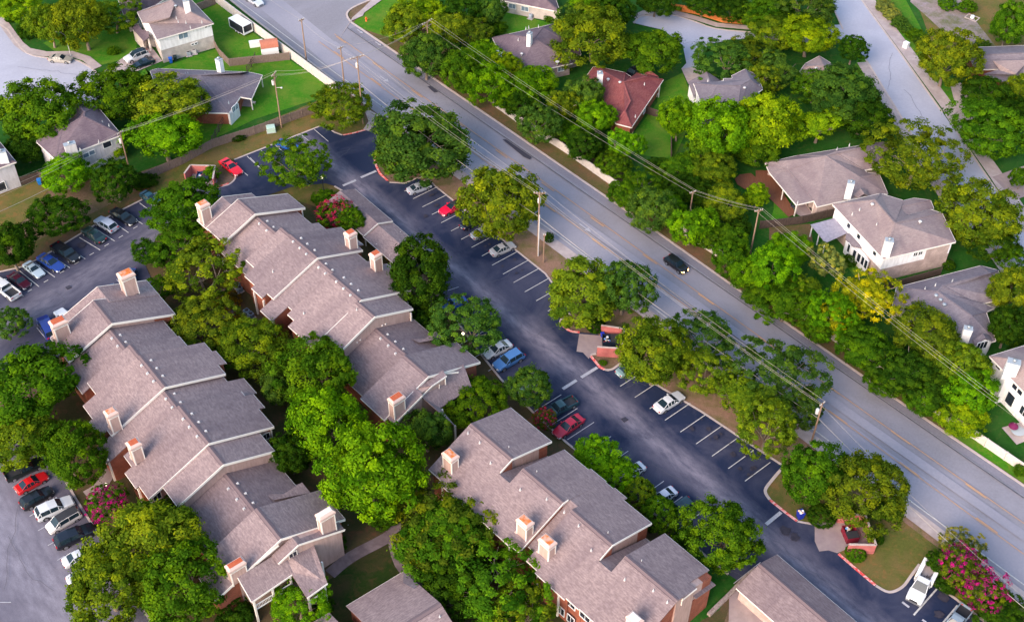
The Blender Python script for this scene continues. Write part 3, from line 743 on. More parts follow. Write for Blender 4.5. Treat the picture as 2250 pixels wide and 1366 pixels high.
# ---- west apartment row
b1 = frame('apartment_building', P('M1', 745, 635), P('M2', 1210, 1045), 9, 'long stepped apartment row with six boxed chimneys nearest the left lot', 'apartment building', 'shingled apartment buildings')
slab(b1, -8.6, -4.6, 2.0, 8.55, .40, .40, [(-8.6, -4.6, 9.2)], [(-8.6, -4.6, -4.5)], far=True, near=False, ridge=False)
slab(b1, -5.6, .35, .1, 9.2, .40, .42, [(-5.6, .35, 9.2)], [(-5.6, .35, -7.2)], sid_l=20)
slab(b1, 0, 6.1, -.4, 8.25, .40, .42, [(0, 2.3, 7.3), (2.3, 6.1, 7.35)], [(0, 6.1, -8.0)], near=False, far=False)
slab(b1, 5.55, 8.9, .2, 9.05, .38, .42, [(5.55, 8.9, 7.2)], [(5.55, 8.9, -6.8)], far=False, near=False)
slab(b1, 8.3, 15.8, .3, 9.1, .36, .42, [(8.3, 10.6, 9.6), (10.6, 13.7, 10.15), (13.7, 15.8, 8.9)], [(8.3, 11.3, -8.9), (11.3, 14.6, -9.45), (14.6, 15.8, -8.3)], sid_r=8.2, sid_l=8.0, far=False)
slab(b1, 15.4, 20.4, 0, 8.55, .38, .41, [(15.4, 16.6, 8.6), (16.6, 20.2, 11.0), (20.2, 20.4, 9)], [(15.4, 18.7, -10.6), (18.7, 20.4, -7.4)], near=False, far=False)
slab(b1, 19.8, 28.0, .2, 9.05, .37, .43, [(19.8, 20.9, 9), (20.9, 24.0, 10.2), (24.0, 28.0, 9.3)], [(19.8, 22.1, -8.5), (22.1, 25.3, -9.6), (25.3, 28.0, -9.15)], sid_r=8.2, sid_l=8.3, far=False)
slab(b1, 27.6, 31.9, 0, 8.7, .38, .42, [(27.6, 31.9, 7.1)], [(27.6, 31.9, -7.0)], sid_r=20, sid_l=20, far=False)
slab(b1, 31.2, 41.0, .1, 6.45, .40, .40, [(31.2, 41.0, 7.0)], [(31.2, 41.0, -7.4)], far=False, near=False)
slab(b1, 40.4, 46.2, -.2, 8.7, .40, .42, [(40.4, 46.2, 8.6)], [(40.4, 42.2, -7.0), (42.2, 46.2, -9.8)], sid_l=6.2, sid_r=7.6, far=False)
# front wing: upper gable face, lower wing roof and porch roofs
w = MB(); w.hexa([(46.2, 1.9, 0), (47.5, 1.9, 0), (47.5, 7.2, 0), (46.2, 7.2, 0)], [(46.2, 1.9, 7.7), (47.5, 1.9, 7.6), (47.5, 7.2, 5.55), (46.2, 7.2, 5.6)]); w.build('wall', M['siding_pink'], b1)
w = MB(); w.hexa([(46.2, 1.2, 7.76), (47.7, 1.2, 7.76), (47.7, 7.6, 5.3), (46.2, 7.6, 5.3)], [(46.2, 1.2, 7.92), (47.7, 1.2, 7.92), (47.7, 7.6, 5.46), (46.2, 7.6, 5.46)])
w.hexa([(46.2, -1.8, 6.5), (47.7, -1.8, 6.5), (47.7, 1.2, 7.76), (46.2, 1.2, 7.76)], [(46.2, -1.8, 6.66), (47.7, -1.8, 6.66), (47.7, 1.2, 7.92), (46.2, 1.2, 7.92)])
w.build('roof', M['shingle'], b1)
w = MB(); w.bar((47.75, 1.2, 7.85), (47.75, 7.6, 5.4), .07, .3); w.bar((47.75, 1.2, 7.85), (47.75, -1.8, 6.6), .07, .3); w.build('roof_trim', M['trim'], b1)
w = MB(); w.box(46.2, 47.45, -1.3, 1.9, 0, 6.7); w.hexa([(46.2, -1.3, 6.7), (47.45, -1.3, 6.7), (47.45, 1.9, 6.7), (46.2, 1.9, 6.7)], [(46.2, -1.3, 6.72), (47.45, -1.3, 6.72), (47.45, 1.3, 7.7), (46.2, 1.3, 7.7)]); w.build('wall', M['siding_pink'], b1)
win(b1, (47.5, .35, 6.3), (0, 1, 0), 1.1, 1.2, d=(1, 0, 0), frame='trim')
win(b1, (46.0, 9.0, 3.4), (0, 1, 0), .01, .01, d=(1, 0, 0))
w = MB()
def shed(mb, q, t=.16): mb.hexa([(a, b, c - t) for a, b, c in q], q)
shed(w, [(46.3, -6.5, 6.6), (49.3, -6.6, 5.1), (49.0, -.9, 5.1), (46.3, -.4, 6.6)])
shed(w, [(46.3, -.4, 6.6), (49.0, -.9, 5.15), (52.9, -1.2, 5.1), (52.7, 1.8, 5.1), (46.3, 3.6, 5.9)])
w.build('roof', M['shingle'], b1)
w = MB(); w.bar((49.35, -6.6, 5.0), (49.05, -.9, 5.0), .08, .25); w.bar((52.95, -1.2, 5.0), (52.75, 1.8, 5.0), .08, .25); w.bar((46.3, -6.55, 6.5), (49.3, -6.65, 5.0), .08, .2)
w.bar((46.32, -3.9, 6.95), (46.32, -.7, 7.9), .07, .25); w.build('roof_trim', M['trim'], b1)
posts(b1, [(49.1, -6.3), (49.0, -3.7), (48.8, -1.1), (52.6, -.9), (52.4, 1.5), (49.7, 2.9)], 5.0, .24)
w = MB(); w.box(49.0, 49.08, -6.2, -1.2, 2.6, 2.75); w.box(49.0, 49.08, -6.2, -1.2, 3.5, 3.6)
for k in range(24): w.box(49.02, 49.06, -6.1 + k * .2, -6.05 + k * .2, 2.7, 3.55)
w.build('balcony_rail', M['white'], b1); w = MB(); w.box(52.5, 52.58, -.9, 1.5, 2.6, 2.75); w.box(52.5, 52.58, -.9, 1.5, 3.5, 3.6)
for k in range(11): w.box(52.52, 52.56, -.8 + k * .2, -.75 + k * .2, 2.7, 3.55)
w.build('balcony_rail', M['white'], b1)
w = MB(); w.box(46.2, 49.0, -6.2, -1.2, 2.45, 2.6); w.box(46.3, 52.5, -.9, 1.5, 2.45, 2.6); w.build('balcony_floor', M['wood'], b1)
w = MB(); w.hexa([(36.6, 2.6, 5.3), (38.0, 7.6, 3.4), (36.6, 7.6, 3.4)], [(38.4, 3.0, 5.55), (39.6, 7.6, 4.6), (37.6, 7.6, 4.7)]); w.build('roof', M['shingle'], b1)
chimney(b1, -6.9, -5.4, 4.75, 6.75, 7.0, 10.2, 'rust'); chimney(b1, -5.0, -3.6, -6.8, -4.75, 6.4, 9.0, 'rust2')
chimney(b1, 14.9, 16.1, -8.05, -6.7, 6.0, 8.7, 'rust'); chimney(b1, 21.4, 22.65, -8.1, -6.7, 5.9, 8.5, 'rust2')
chimney(b1, 46.4, 47.4, 4.7, 6.7, 6.0, 9.0, 'capwhite'); chimney(b1, 45.3, 46.3, -7.3, -5.2, 5.5, 7.9, 'rust2')
def row_vents(F, k, pts, zr, p, vr=0):
    m = F.matrix_world if False else Matrix.Translation(F.location) @ Matrix.Rotation(F.rotation_euler.z, 4, 'Z')
    inv = m.inverted()
    out = []
    o = inv @ CP
    for q in pts:
        g = inv @ gp(*P(k, *q), 0)
        best = None
        for s, pp in ((1, p), (-1, p)):
            # ray o->g meets z = zr - pp*s*(v-vr)
            d = g - o
            t = (zr - pp * s * (o.y - vr) - o.z) / (d.z + pp * s * d.y)
            h = o + d * t
            if (h.y - vr) * s >= -.05 and (best is None or h.z > best.z): best = h
        out.append((best.x, best.y, best.z))
    return out
vents(b1, row_vents(b1, 'M1', [(850, 765), (762, 800), (910, 840), (823, 882)], 8.25, .4, -.4))
vents(b1, row_vents(b1, 'M2', [(615, 198), (663, 264), (713, 328), (537, 240), (586, 306), (637, 372)], 9.1, .38, .3))
vents(b1, row_vents(b1, 'M2', [(810, 476), (862, 548), (740, 518), (792, 590)], 8.55, .4))
vents(b1, row_vents(b1, 'M2', [(955, 643), (1012, 713), (1072, 788), (883, 686), (935, 751), (1000, 830)], 9.05, .39, .2))
vents(b1, row_vents(b1, 'M3', [(610, 292), (672, 370), (730, 443), (538, 332), (604, 415), (660, 488)], 6.45, .4, .1))
posts(b1, [(14.3, -9.2), (18.4, -10.3), (25.0, -9.3), (31.6, -6.75), (27.9, -8.9)], 4.6, .24, (-1.2, .8))
posts(b1, [(15.5, 8.4), (27.7, 8.9), (.1, 8.8), (31.6, 6.8)], 5.2, .2)
win(b1, (27.75, -8.0, 4.4), (0, 1, 0), 1.1, 1.3, d=(1, 0, 0), frame='trim'); win(b1, (27.72, 8.1, 4.3), (0, 1, 0), 1.0, 1.2, d=(1, 0, 0), frame='trim')

# ---- middle apartment row
b2 = frame('apartment_building', P('N1', 600, 255), P('N3', 470, 155), 9, 'stepped apartment row in the middle with four boxed chimneys, beside the long carport', 'apartment building', 'shingled apartment buildings')
slab(b2, -7.6, -4.4, -1.2, 8.4, .40, .40, [(-7.6, -4.4, 4.0)], [(-7.6, -4.4, -6.2)], near=False, ridge=False)
slab(b2, -4.75, 0, 0, 9, .41, .38, [(-4.75, 0, 8.95)], [(-4.75, 0, -6.2)])
slab(b2, -.4, 5.9, .35, 8.1, .41, .40, [(-.4, 5.9, 7.5)], [(-.4, 7.2, -6.9)], near=False, far=False)
slab(b2, 5.4, 8.4, 1.1, 9, .41, .37, [(5.4, 8.4, 7.7)], [(5.4, 8.4, -5.7)], near=False, far=False)
slab(b2, 7.7, 14.8, 1.2, 9.05, .40, .37, [(7.7, 9.2, 10.3), (9.2, 13.4, 10.45), (13.4, 14.8, 9.35)], [(7.7, 10.4, -7.5), (10.4, 13.3, -8.15), (13.3, 14.8, -7.2)], sid_r=7, sid_l=6.8, far=False)
slab(b2, 14.4, 19.4, 1.2, 8.6, .40, .37, [(14.4, 17.3, 8.2), (17.3, 19.4, 9.0)], [(14.4, 17.5, -9.4), (17.5, 19.4, -6.4)], near=False, far=False)
slab(b2, 18.9, 26.4, .6, 9, .40, .38, [(18.9, 20.4, 10.7), (20.4, 23.4, 10.2), (23.4, 26.4, 9.5)], [(18.9, 20.6, -7.5), (20.6, 26.4, -8.6)], sid_r=8.2, sid_l=7.9, far=False)
slab(b2, 26.1, 30.3, 0, 8.9, .41, .42, [(26.1, 30.3, 6.8)], [(26.1, 30.3, -6.0)], sid_r=20, sid_l=20, far=False)
slab(b2, 29.8, 39.3, .15, 6.15, .40, .40, [(29.8, 39.3, 7.1)], [(29.8, 39.3, -7.6)], near=False, far=False)
slab(b2, 38.6, 43.9, -1.35, 8.35, .40, .38, [(38.6, 43.9, 8.0)], [(38.6, 43.9, -9.2)], sid_r=6.6, far=False)
w = MB(); w.hexa([(43.9, -3.6, 7.4), (45.3, -3.6, 7.4), (45.3, -8.7, 5.3), (43.9, -8.7, 5.3)], [(43.9, -3.6, 7.56), (45.3, -3.6, 7.56), (45.3, -8.7, 5.46), (43.9, -8.7, 5.46)])
shed(w, [(43.7, 5.1, 6.1), (43.7, .2, 6.9), (47.0, -2.0, 5.0), (46.8, 3.9, 4.7)])
shed(w, [(43.7, .2, 6.9), (44.9, -3.4, 6.5), (51.0, -2.5, 4.9), (47.0, -2.0, 5.0)])
shed(w, [(43.85, 1.2, 7.75), (44.9, 1.0, 7.6), (44.9, -1.6, 7.5), (43.85, -3.4, 7.5)])
w.build('roof', M['shingle'], b2)
w = MB(); w.box(43.9, 45.0, -8.2, -3.5, 0, 5.3); w.hexa([(43.9, -8.2, 5.3), (45.0, -8.2, 5.3), (45.0, -3.5, 5.3), (43.9, -3.5, 5.3)], [(43.9, -8.2, 5.4), (45.0, -8.2, 5.4), (45.0, -3.5, 7.35), (43.9, -3.5, 7.35)]); w.build('wall', M['siding_pink'], b2)
w = MB(); w.hexa([(43.9, -3.5, 0), (44.8, -3.5, 0), (44.8, .8, 0), (43.9, .8, 0)], [(43.9, -3.5, 7.3), (44.8, -3.5, 7.3), (44.8, .8, 7.5), (43.9, .8, 7.5)]); w.build('wall', M['siding_pink'], b2)
w = MB(); w.bar((44.95, 1.0, 7.5), (44.95, -1.6, 7.4), .08, .25); w.bar((45.35, -3.6, 7.3), (45.35, -8.7, 5.2), .08, .3); w.bar((44.95, -1.6, 7.4), (44.95, -3.5, 6.7), .08, .22)
w.bar((45.0, -.4, 6.9), (45.0, -.4, 5.9), .1); w.bar((45.0, .7, 7.3), (45.0, .7, 6.1), .12); w.bar((44.6, 3.4, 6.3), (43.8, .9, 7.1), .07, .25); w.build('roof_trim', M['trim'], b2)
posts(b2, [(46.7, 3.6), (50.6, -2.4), (47.2, -1.8)], 4.7, .22)
w = MB(); w.hexa([(34.0, 3.4, 4.9), (35.0, 7.3, 3.2), (34.0, 7.3, 3.2)], [(35.6, 3.6, 5.2), (36.6, 7.3, 4.4), (34.9, 7.3, 4.5)]); w.build('roof', M['shingle'], b2)
chimney(b2, -7.0, -5.7, -6.1, -4.5, 6.4, 9.4, 'rust'); chimney(b2, 12.9, 14.1, 7.55, 9.0, 5.7, 8.5, 'rust2')
chimney(b2, 19.3, 20.5, 7.5, 8.9, 5.6, 8.5, 'rust2'); chimney(b2, 43.9, 45.1, -8.3, -6.4, 5.3, 8.4, 'rust2')
vents(b2, row_vents(b2, 'N1', [(715, 328), (774, 384), (640, 350), (710, 415)], 8.1, .4, .35))
vents(b2, row_vents(b2, 'N1', [(1033, 487), (1090, 541), (1160, 600), (958, 519), (1020, 578), (1082, 636)], 9.05, .38, 1.2))
vents(b2, row_vents(b2, 'N2', [(777, 354), (840, 414), (706, 388), (770, 448)], 8.6, .38, 1.2))
vents(b2, row_vents(b2, 'N2', [(950, 488), (1020, 550), (1090, 612), (879, 526), (948, 592), (1014, 657)], 9, .39, .6))
vents(b2, row_vents(b2, 'N3', [(600, 343), (677, 416), (758, 490), (530, 382), (607, 454), (680, 534)], 6.15, .4, .15))
pipes(b2, [(27.2, -.9, 8.5), (21, -6, 6.6), (11, -4.5, 7)])
posts(b2, [(13.0, -7.9), (17.2, -9.1), (10.5, -7.9), (23.2, -8.3)], 4.7, .24, (-1.2, .8)); posts(b2, [(26.1, 9.0), (25.3, 9.0), (30.1, 6.5), (-.3, 8.5), (-1.0, 8.5)], 5.3, .2)
w = MB()
for v in (-2.7, -3.3, 1.3, 1.9): w.lathe((30.02, v, 6.3 + (v if v < 0 else -v) * .2), [(.0, -.1), (.12, -.1), (.12, .1), (0, .1)], 8)
w.build('wall_vent', M['trim'], b2)
for u in (-2, 3, 9.5): win(b2, (u, -6.25 if u < 7 else -6.95, 2.0), (1, 0, 0), 1.5, 1.3, d=(0, -1, 0))

# ---- east apartment row (continuous south slope, stepped north slope)
b3 = frame('apartment_building', P('Q1', 445, 260), P('Q1', 825, 585), 9, 'apartment row at bottom centre with notched roof and orange topped chimneys', 'apartment building', 'shingled apartment buildings')
zr = 9.1; pl_ = .45
def zl(v): return zr - pl_ * abs(v)
sec = [(0, 8.0, 0, 7.1), (8.0, 10.0, -2.3, 6.4), (10.0, 17.3, 0, 7.6), (17.3, 18.7, 1.2, 7.6), (18.7, 25.7, 0, 7.4), (25.7, 27.8, -2.3, 6.4), (27.8, 36.1, 0, 7.25)]
roof = MB(); wl = MB(); bk = MB(); tr = MB(); cap = MB()
t = .16
for i, (ua, ub, vr, ve) in enumerate(sec):
    low = vr < 0
    zz = zl(vr) - (0 if not low else .05) if vr <= 0 else 8.65
    pr = .32 if not low else .42
    if vr > 0: pr = (8.65 - (zr - .32 * ve)) / (ve - vr)
    ze = zz - pr * (ve - vr)
    eaves = [(ua, ub, ve)]
    if i == 2: eaves = [(10.0, 14.5, 7.4), (14.5, 17.3, 7.8)]
    if i == 4: eaves = [(18.7, 20.9, 7.85), (20.9, 25.7, 7.2)]
    if i == 6: eaves = [(27.8, 35.0, 7.25), (35.0, 36.1, 7.25)]
    for a, b, v in eaves:
        if i == 6 and a > 34: 
            q = lambda vv, dz=0: zz - pr * (vv - vr) + dz
            roof.hexa([(a, vr, q(vr, -t)), (b, vr, q(vr, -t)), (b, 3.5, q(3.5, -t)), (a, 3.5, q(3.5, -t))], [(a, vr, q(vr)), (b, vr, q(vr)), (b, 3.5, q(3.5)), (a, 3.5, q(3.5))])
            continue
        e_ = zz - pr * (v - vr)
        roof.hexa([(a, vr, zz - t), (b, vr, zz - t), (b, v, e_ - t), (a, v, e_ - t)], [(a, vr, zz), (b, vr, zz), (b, v, e_), (a, v, e_)])
        MB().box(a + .01, b - .01, v + .005, v + .055, e_ - .2, e_ - .03).build('roof_trim', M['trim'], b3)
    # walls
    a_ = ua + (.3 if i in (0,) else (-.25 if low else .02)); b_ = ub - (.3 if i in (0, 4, 6) else -.25 if low else .02)
    if not low:
        f = lambda v: zz - pr * (v - vr) - t - .01
        sd = 5.1; vw = ve - .45
        wl.hexa([(a_, vr, 0), (b_, vr, 0), (b_, sd, 0), (a_, sd, 0)], [(a_, vr, f(vr)), (b_, vr, f(vr)), (b_, sd, f(sd)), (a_, sd, f(sd))])
        bk.hexa([(a_ + .004, sd, 0), (b_ - .004, sd, 0), (b_ - .004, vw, 0), (a_ + .004, vw, 0)], [(a_ + .004, sd, f(sd)), (b_ - .004, sd, f(sd)), (b_ - .004, vw, f(vw)), (a_ + .004, vw, f(vw))])
    # south slope
    lv = {0: [(0, 2.4, -7.3), (2.4, 8.0, -7.7)], 1: [(8.0, 10.0, -7.7)], 2: [(10.0, 15.6, -7.6), (15.6, 17.3, -7.4)], 3: [(17.3, 18.7, -5.9)], 4: [(18.7, 20.6, -7.5), (20.6, 25.7, -7.85)], 5: [(25.7, 27.8, -7.6)], 6: [(27.8, 36.1, -7.5)]}[i]
    for a, b, v in lv:
        v0 = vr if vr <= 0 else vr
        z0 = zl(vr) if vr <= 0 else 8.65
        pz = pl_ if vr <= 0 else .42
        e_ = z0 - pz * abs(v - v0)
        roof.hexa([(a, v0, z0 - t), (b, v0, z0 - t), (b, v, e_ - t), (a, v, e_ - t)], [(a, v0, z0), (b, v0, z0), (b, v, e_), (a, v, e_)])
        MB().box(a + .01, b - .01, v - .055, v - .005, e_ - .2, e_ - .03).build('roof_trim', M['trim'], b3)
        a2 = a + (.3 if a == 0 else .002); b2_ = b - (.3 if b in (36.1,) else .002)
        bk.hexa([(a2, v + .5, 0), (b2_, v + .5, 0), (b2_, v0, 0), (a2, v0, 0)], [(a2, v + .5, e_ + pz * .5 - t - .01), (b2_, v + .5, e_ + pz * .5 - t - .01), (b2_, v0, z0 - t - .01), (a2, v0, z0 - t - .01)])
    if vr == 0:
        for s_ in (-1, 1):
            p_ = pl_ if s_ < 0 else .32
            cap.hexa([(ua + .1, 0, zr + .005), (ub - .1, 0, zr + .005), (ub - .1, s_ * .3, zr - .3 * p_ + .005), (ua + .1, s_ * .3, zr - .3 * p_ + .005)], [(ua + .1, 0, zr + .05), (ub - .1, 0, zr + .05), (ub - .1, s_ * .3, zr - .3 * p_ + .05), (ua + .1, s_ * .3, zr - .3 * p_ + .05)])
            cap.bar((ua + .1, s_ * .33, zr - .33 * p_ + .03), (ub - .1, s_ * .33, zr - .33 * p_ + .03), .05, .05, 1)
for uu, vv in ((8.0, 7.1), (25.7, 7.2)):
    if tr.v: tr.build('roof_trim', M['trim'], b3)
    tr = MB()
    tr.hexa([(uu + .004, -2.1, zl(-2.1) - .3), (uu + .07, -2.1, zl(-2.1) - .3), (uu + .07, 0, zr - .3), (uu + .004, 0, zr - .3)], [(uu + .004, -2.1, zl(-2.1) + .05), (uu + .07, -2.1, zl(-2.1) + .05), (uu + .07, 0, zr + .05), (uu + .004, 0, zr + .05)])
    tr.hexa([(uu + .004, 0, zr - .3), (uu + .07, 0, zr - .3), (uu + .07, vv, zr - .32 * vv - .3), (uu + .004, vv, zr - .32 * vv - .3)], [(uu + .004, 0, zr + .05), (uu + .07, 0, zr + .05), (uu + .07, vv, zr - .32 * vv + .05), (uu + .004, vv, zr - .32 * vv + .05)])
tr.build('roof_trim', M['trim'], b3); tr = MB()
tr.bar((17.35, .8, 8.95), (17.35, .0, 9.0), .07, .3); tr.bar((17.35, 0, 9.0), (17.35, -7.4, zl(7.4)), .07, .3)
roof.hexa([(35.0, 3.5, 5.9), (36.3, 3.5, 5.9), (36.3, 7.3, 4.9), (35.0, 7.3, 4.9)], [(35.0, 3.5, 6.05), (36.3, 3.5, 6.05), (36.3, 7.3, 5.05), (35.0, 7.3, 5.05)])
wl.hexa([(35.7, 0, 0), (36.0, 0, 0), (36.0, 3.3, 0), (35.7, 3.3, 0)], [(35.7, 0, 8.85), (36.0, 0, 8.85), (36.0, 3.3, 7.8), (35.7, 3.3, 7.8)])
wl.box(34.8, 35.0, 3.3, 7.0, 4.5, 6.7)
bk.box(35.0, 35.9, 3.3, 6.9, 0, 4.85)
tr.build('roof_trim', M['trim'], b3); tr = MB()
tr.bar((36.14, .9, 8.3), (36.14, 3.5, 7.95), .07, .25); tr.bar((36.05, 1.0, 8.4), (36.05, 1.0, 7.0), .1)
roof.build('roof', M['shingle'], b3); wl.build('wall', M['siding_pink'], b3); bk.build('brick_wall', M['brick_red'], b3); tr.build('roof_trim', M['trim'], b3); cap.build('ridge_cap', [M['ridge'], M['ridge_line']], b3)
chimney(b3, 1.35, 3.1, -6.0, -4.8, 6.2, 8.6, 'rust'); chimney(b3, 15.3, 17.0, -6.0, -4.8, 6.2, 8.6, 'rust')
chimney(b3, 19.2, 20.95, -6.0, -4.8, 6.2, 8.6, 'rust'); chimney(b3, 33.6, 35.2, -5.9, -4.9, 6.3, 8.6, 'capwhite')
pipes(b3, row_vents(b3, 'Q1', [(420, 350), (530, 440), (632, 630), (910, 880), (1158, 970), (1322, 1090), (803, 488), (1065, 715)], 9.1, .42))
pipes(b3, row_vents(b3, 'Q2', [(640, 580), (743, 780), (1017, 1020), (1252, 1110), (1366, 1205), (880, 640), (1155, 870)], 9.1, .42))
posts(b3, [(2.7, -7.3), (15.4, -7.2), (24.4, -7.5), (20.8, -7.5)], 5.4, .22)
for u in (26, 28.5, 31): win(b3, (u, -7.12, 4.3), (1, 0, 0), 1.7, 1.2, d=(0, -1, 0))
for u in (24.8, 26.5): win(b3, (u, -7.36, 1.6), (1, 0, 0), 1.2, 1.5, d=(0, -1, 0))

# ---- roofs at the bottom edge
g1 = frame('garage_building', P('Q3', 810, 310), P('Q3', 1815, 1159), 2.8, 'long low garage with tan brick wall and maroon door in the bottom right corner', 'garage')
slab(g1, .2, 30, -3.6, 4.2, .38, .38, [(.2, 30, 0)], [(.2, 30, -7.5)], sid_r=.5, sid_l=.5, wall='brick_pink', brick='brick_pink', near=False, far=False)
w = MB(); w.box(6.75, 8.2, -7.09, -7.03, 0, 2.1); w.build('garage_door', plain('maroon_paint', (.22, .01, .03), .5), g1)
w = MB(); w.box(6.5, 6.75, -7.13, -7.03, 0, 2.25); w.box(8.2, 8.45, -7.13, -7.03, 0, 2.25); w.build('door_trim', M['trim'], g1)
g2 = frame('garage_building', P('Q4', 1510, 912), P('Q4', 1865, 690), 6, 'shingled roof cut by the bottom edge with a small corner patch tinted blue grey as facet shading', 'building')
slab(g2, -4.0, 4.25, 0, 6, .40, .40, [(-4.0, 4.25, 8.2)], [(-4.0, 4.25, -7.5)], far=False, near=False, sid_r=1, sid_l=1, wall='brick_red')
w = MB(); q = [(3.05, 6.4), (4.15, 8.1), (4.2, 4.7), (3.4, 4.5)]
w.hexa([(a, b, 6 - .4 * b + .005) for a, b in q], [(a, b, 6 - .4 * b + .05) for a, b in q]); w.build('facet_shade', M['shingle_grey'], g2)  # grey patch parallel to the slope; a facet's shading put into its colour
pipes(g2, [(3.3, -1.2, 5.5)])
g3 = frame('garage_building', P('Q4', 1510, 912), P('Q4', 1865, 690), 6, 'small shingled roof corner at the bottom edge right of the balcony tree', 'building')
slab(g3, -16, -6.15, 2, 5.5, .40, .40, [(-16, -6.15, 8.5)], [(-16, -6.15, -4)], far=False, near=False, sid_r=1, sid_l=1, wall='brick_red')

# ---- carport beside the lot
cpt = frame('carport', P('F', *(0, 0)), P('F', 10, 10), 4, 'long low carport with shingled gable roof between the middle row and the lot', 'carport')
A_ = gp(740 + 120 / 7.19, 410 + 120 / 7.19, 4); B_ = gp(740 + 650 / 7.19, 410 + 575 / 7.19, 4)
cpt.location = (A_.x, A_.y, 0); cpt.rotation_euler.z = math.atan2(B_.y - A_.y, B_.x - A_.x)
for u0, u1, zr_, nr in ((-1.3, 9.5, 3.95, True), (9.2, 19.6, 3.6, True)):
    w = MB(); tr = MB()
    for s_ in (-1, 1):
        ze = zr_ - .37 * 2.85
        w.hexa([(u0, 0, zr_ - .14), (u1, 0, zr_ - .14), (u1, s_ * 2.85, ze - .14), (u0, s_ * 2.85, ze - .14)], [(u0, 0, zr_), (u1, 0, zr_), (u1, s_ * 2.85, ze), (u0, s_ * 2.85, ze)])
        tr.hexa([(u1 + .004, 0, zr_ - .25), (u1 + .07, 0, zr_ - .25), (u1 + .07, s_ * 2.85, ze - .25), (u1 + .004, s_ * 2.85, ze - .25)], [(u1 + .004, 0, zr_ + .04), (u1 + .07, 0, zr_ + .04), (u1 + .07, s_ * 2.85, ze + .04), (u1 + .004, s_ * 2.85, ze + .04)])
        tr.box(u0, u1, *sorted((s_ * 2.855, s_ * 2.9)), ze - .18, ze - .02)
    w.build('roof', M['shingle'], cpt); tr.build('roof_trim', M['trim'], cpt)
for u in (-.8, 2.2, 5.5, 9.0, 12.3, 15.8, 19.2):
    for v in (-2.3, 2.3):
        w = MB(); w.box(u - .08, u + .08, v - .08, v + .08, 0, 2.75); w.build('carport_post', M['trim'], cpt)

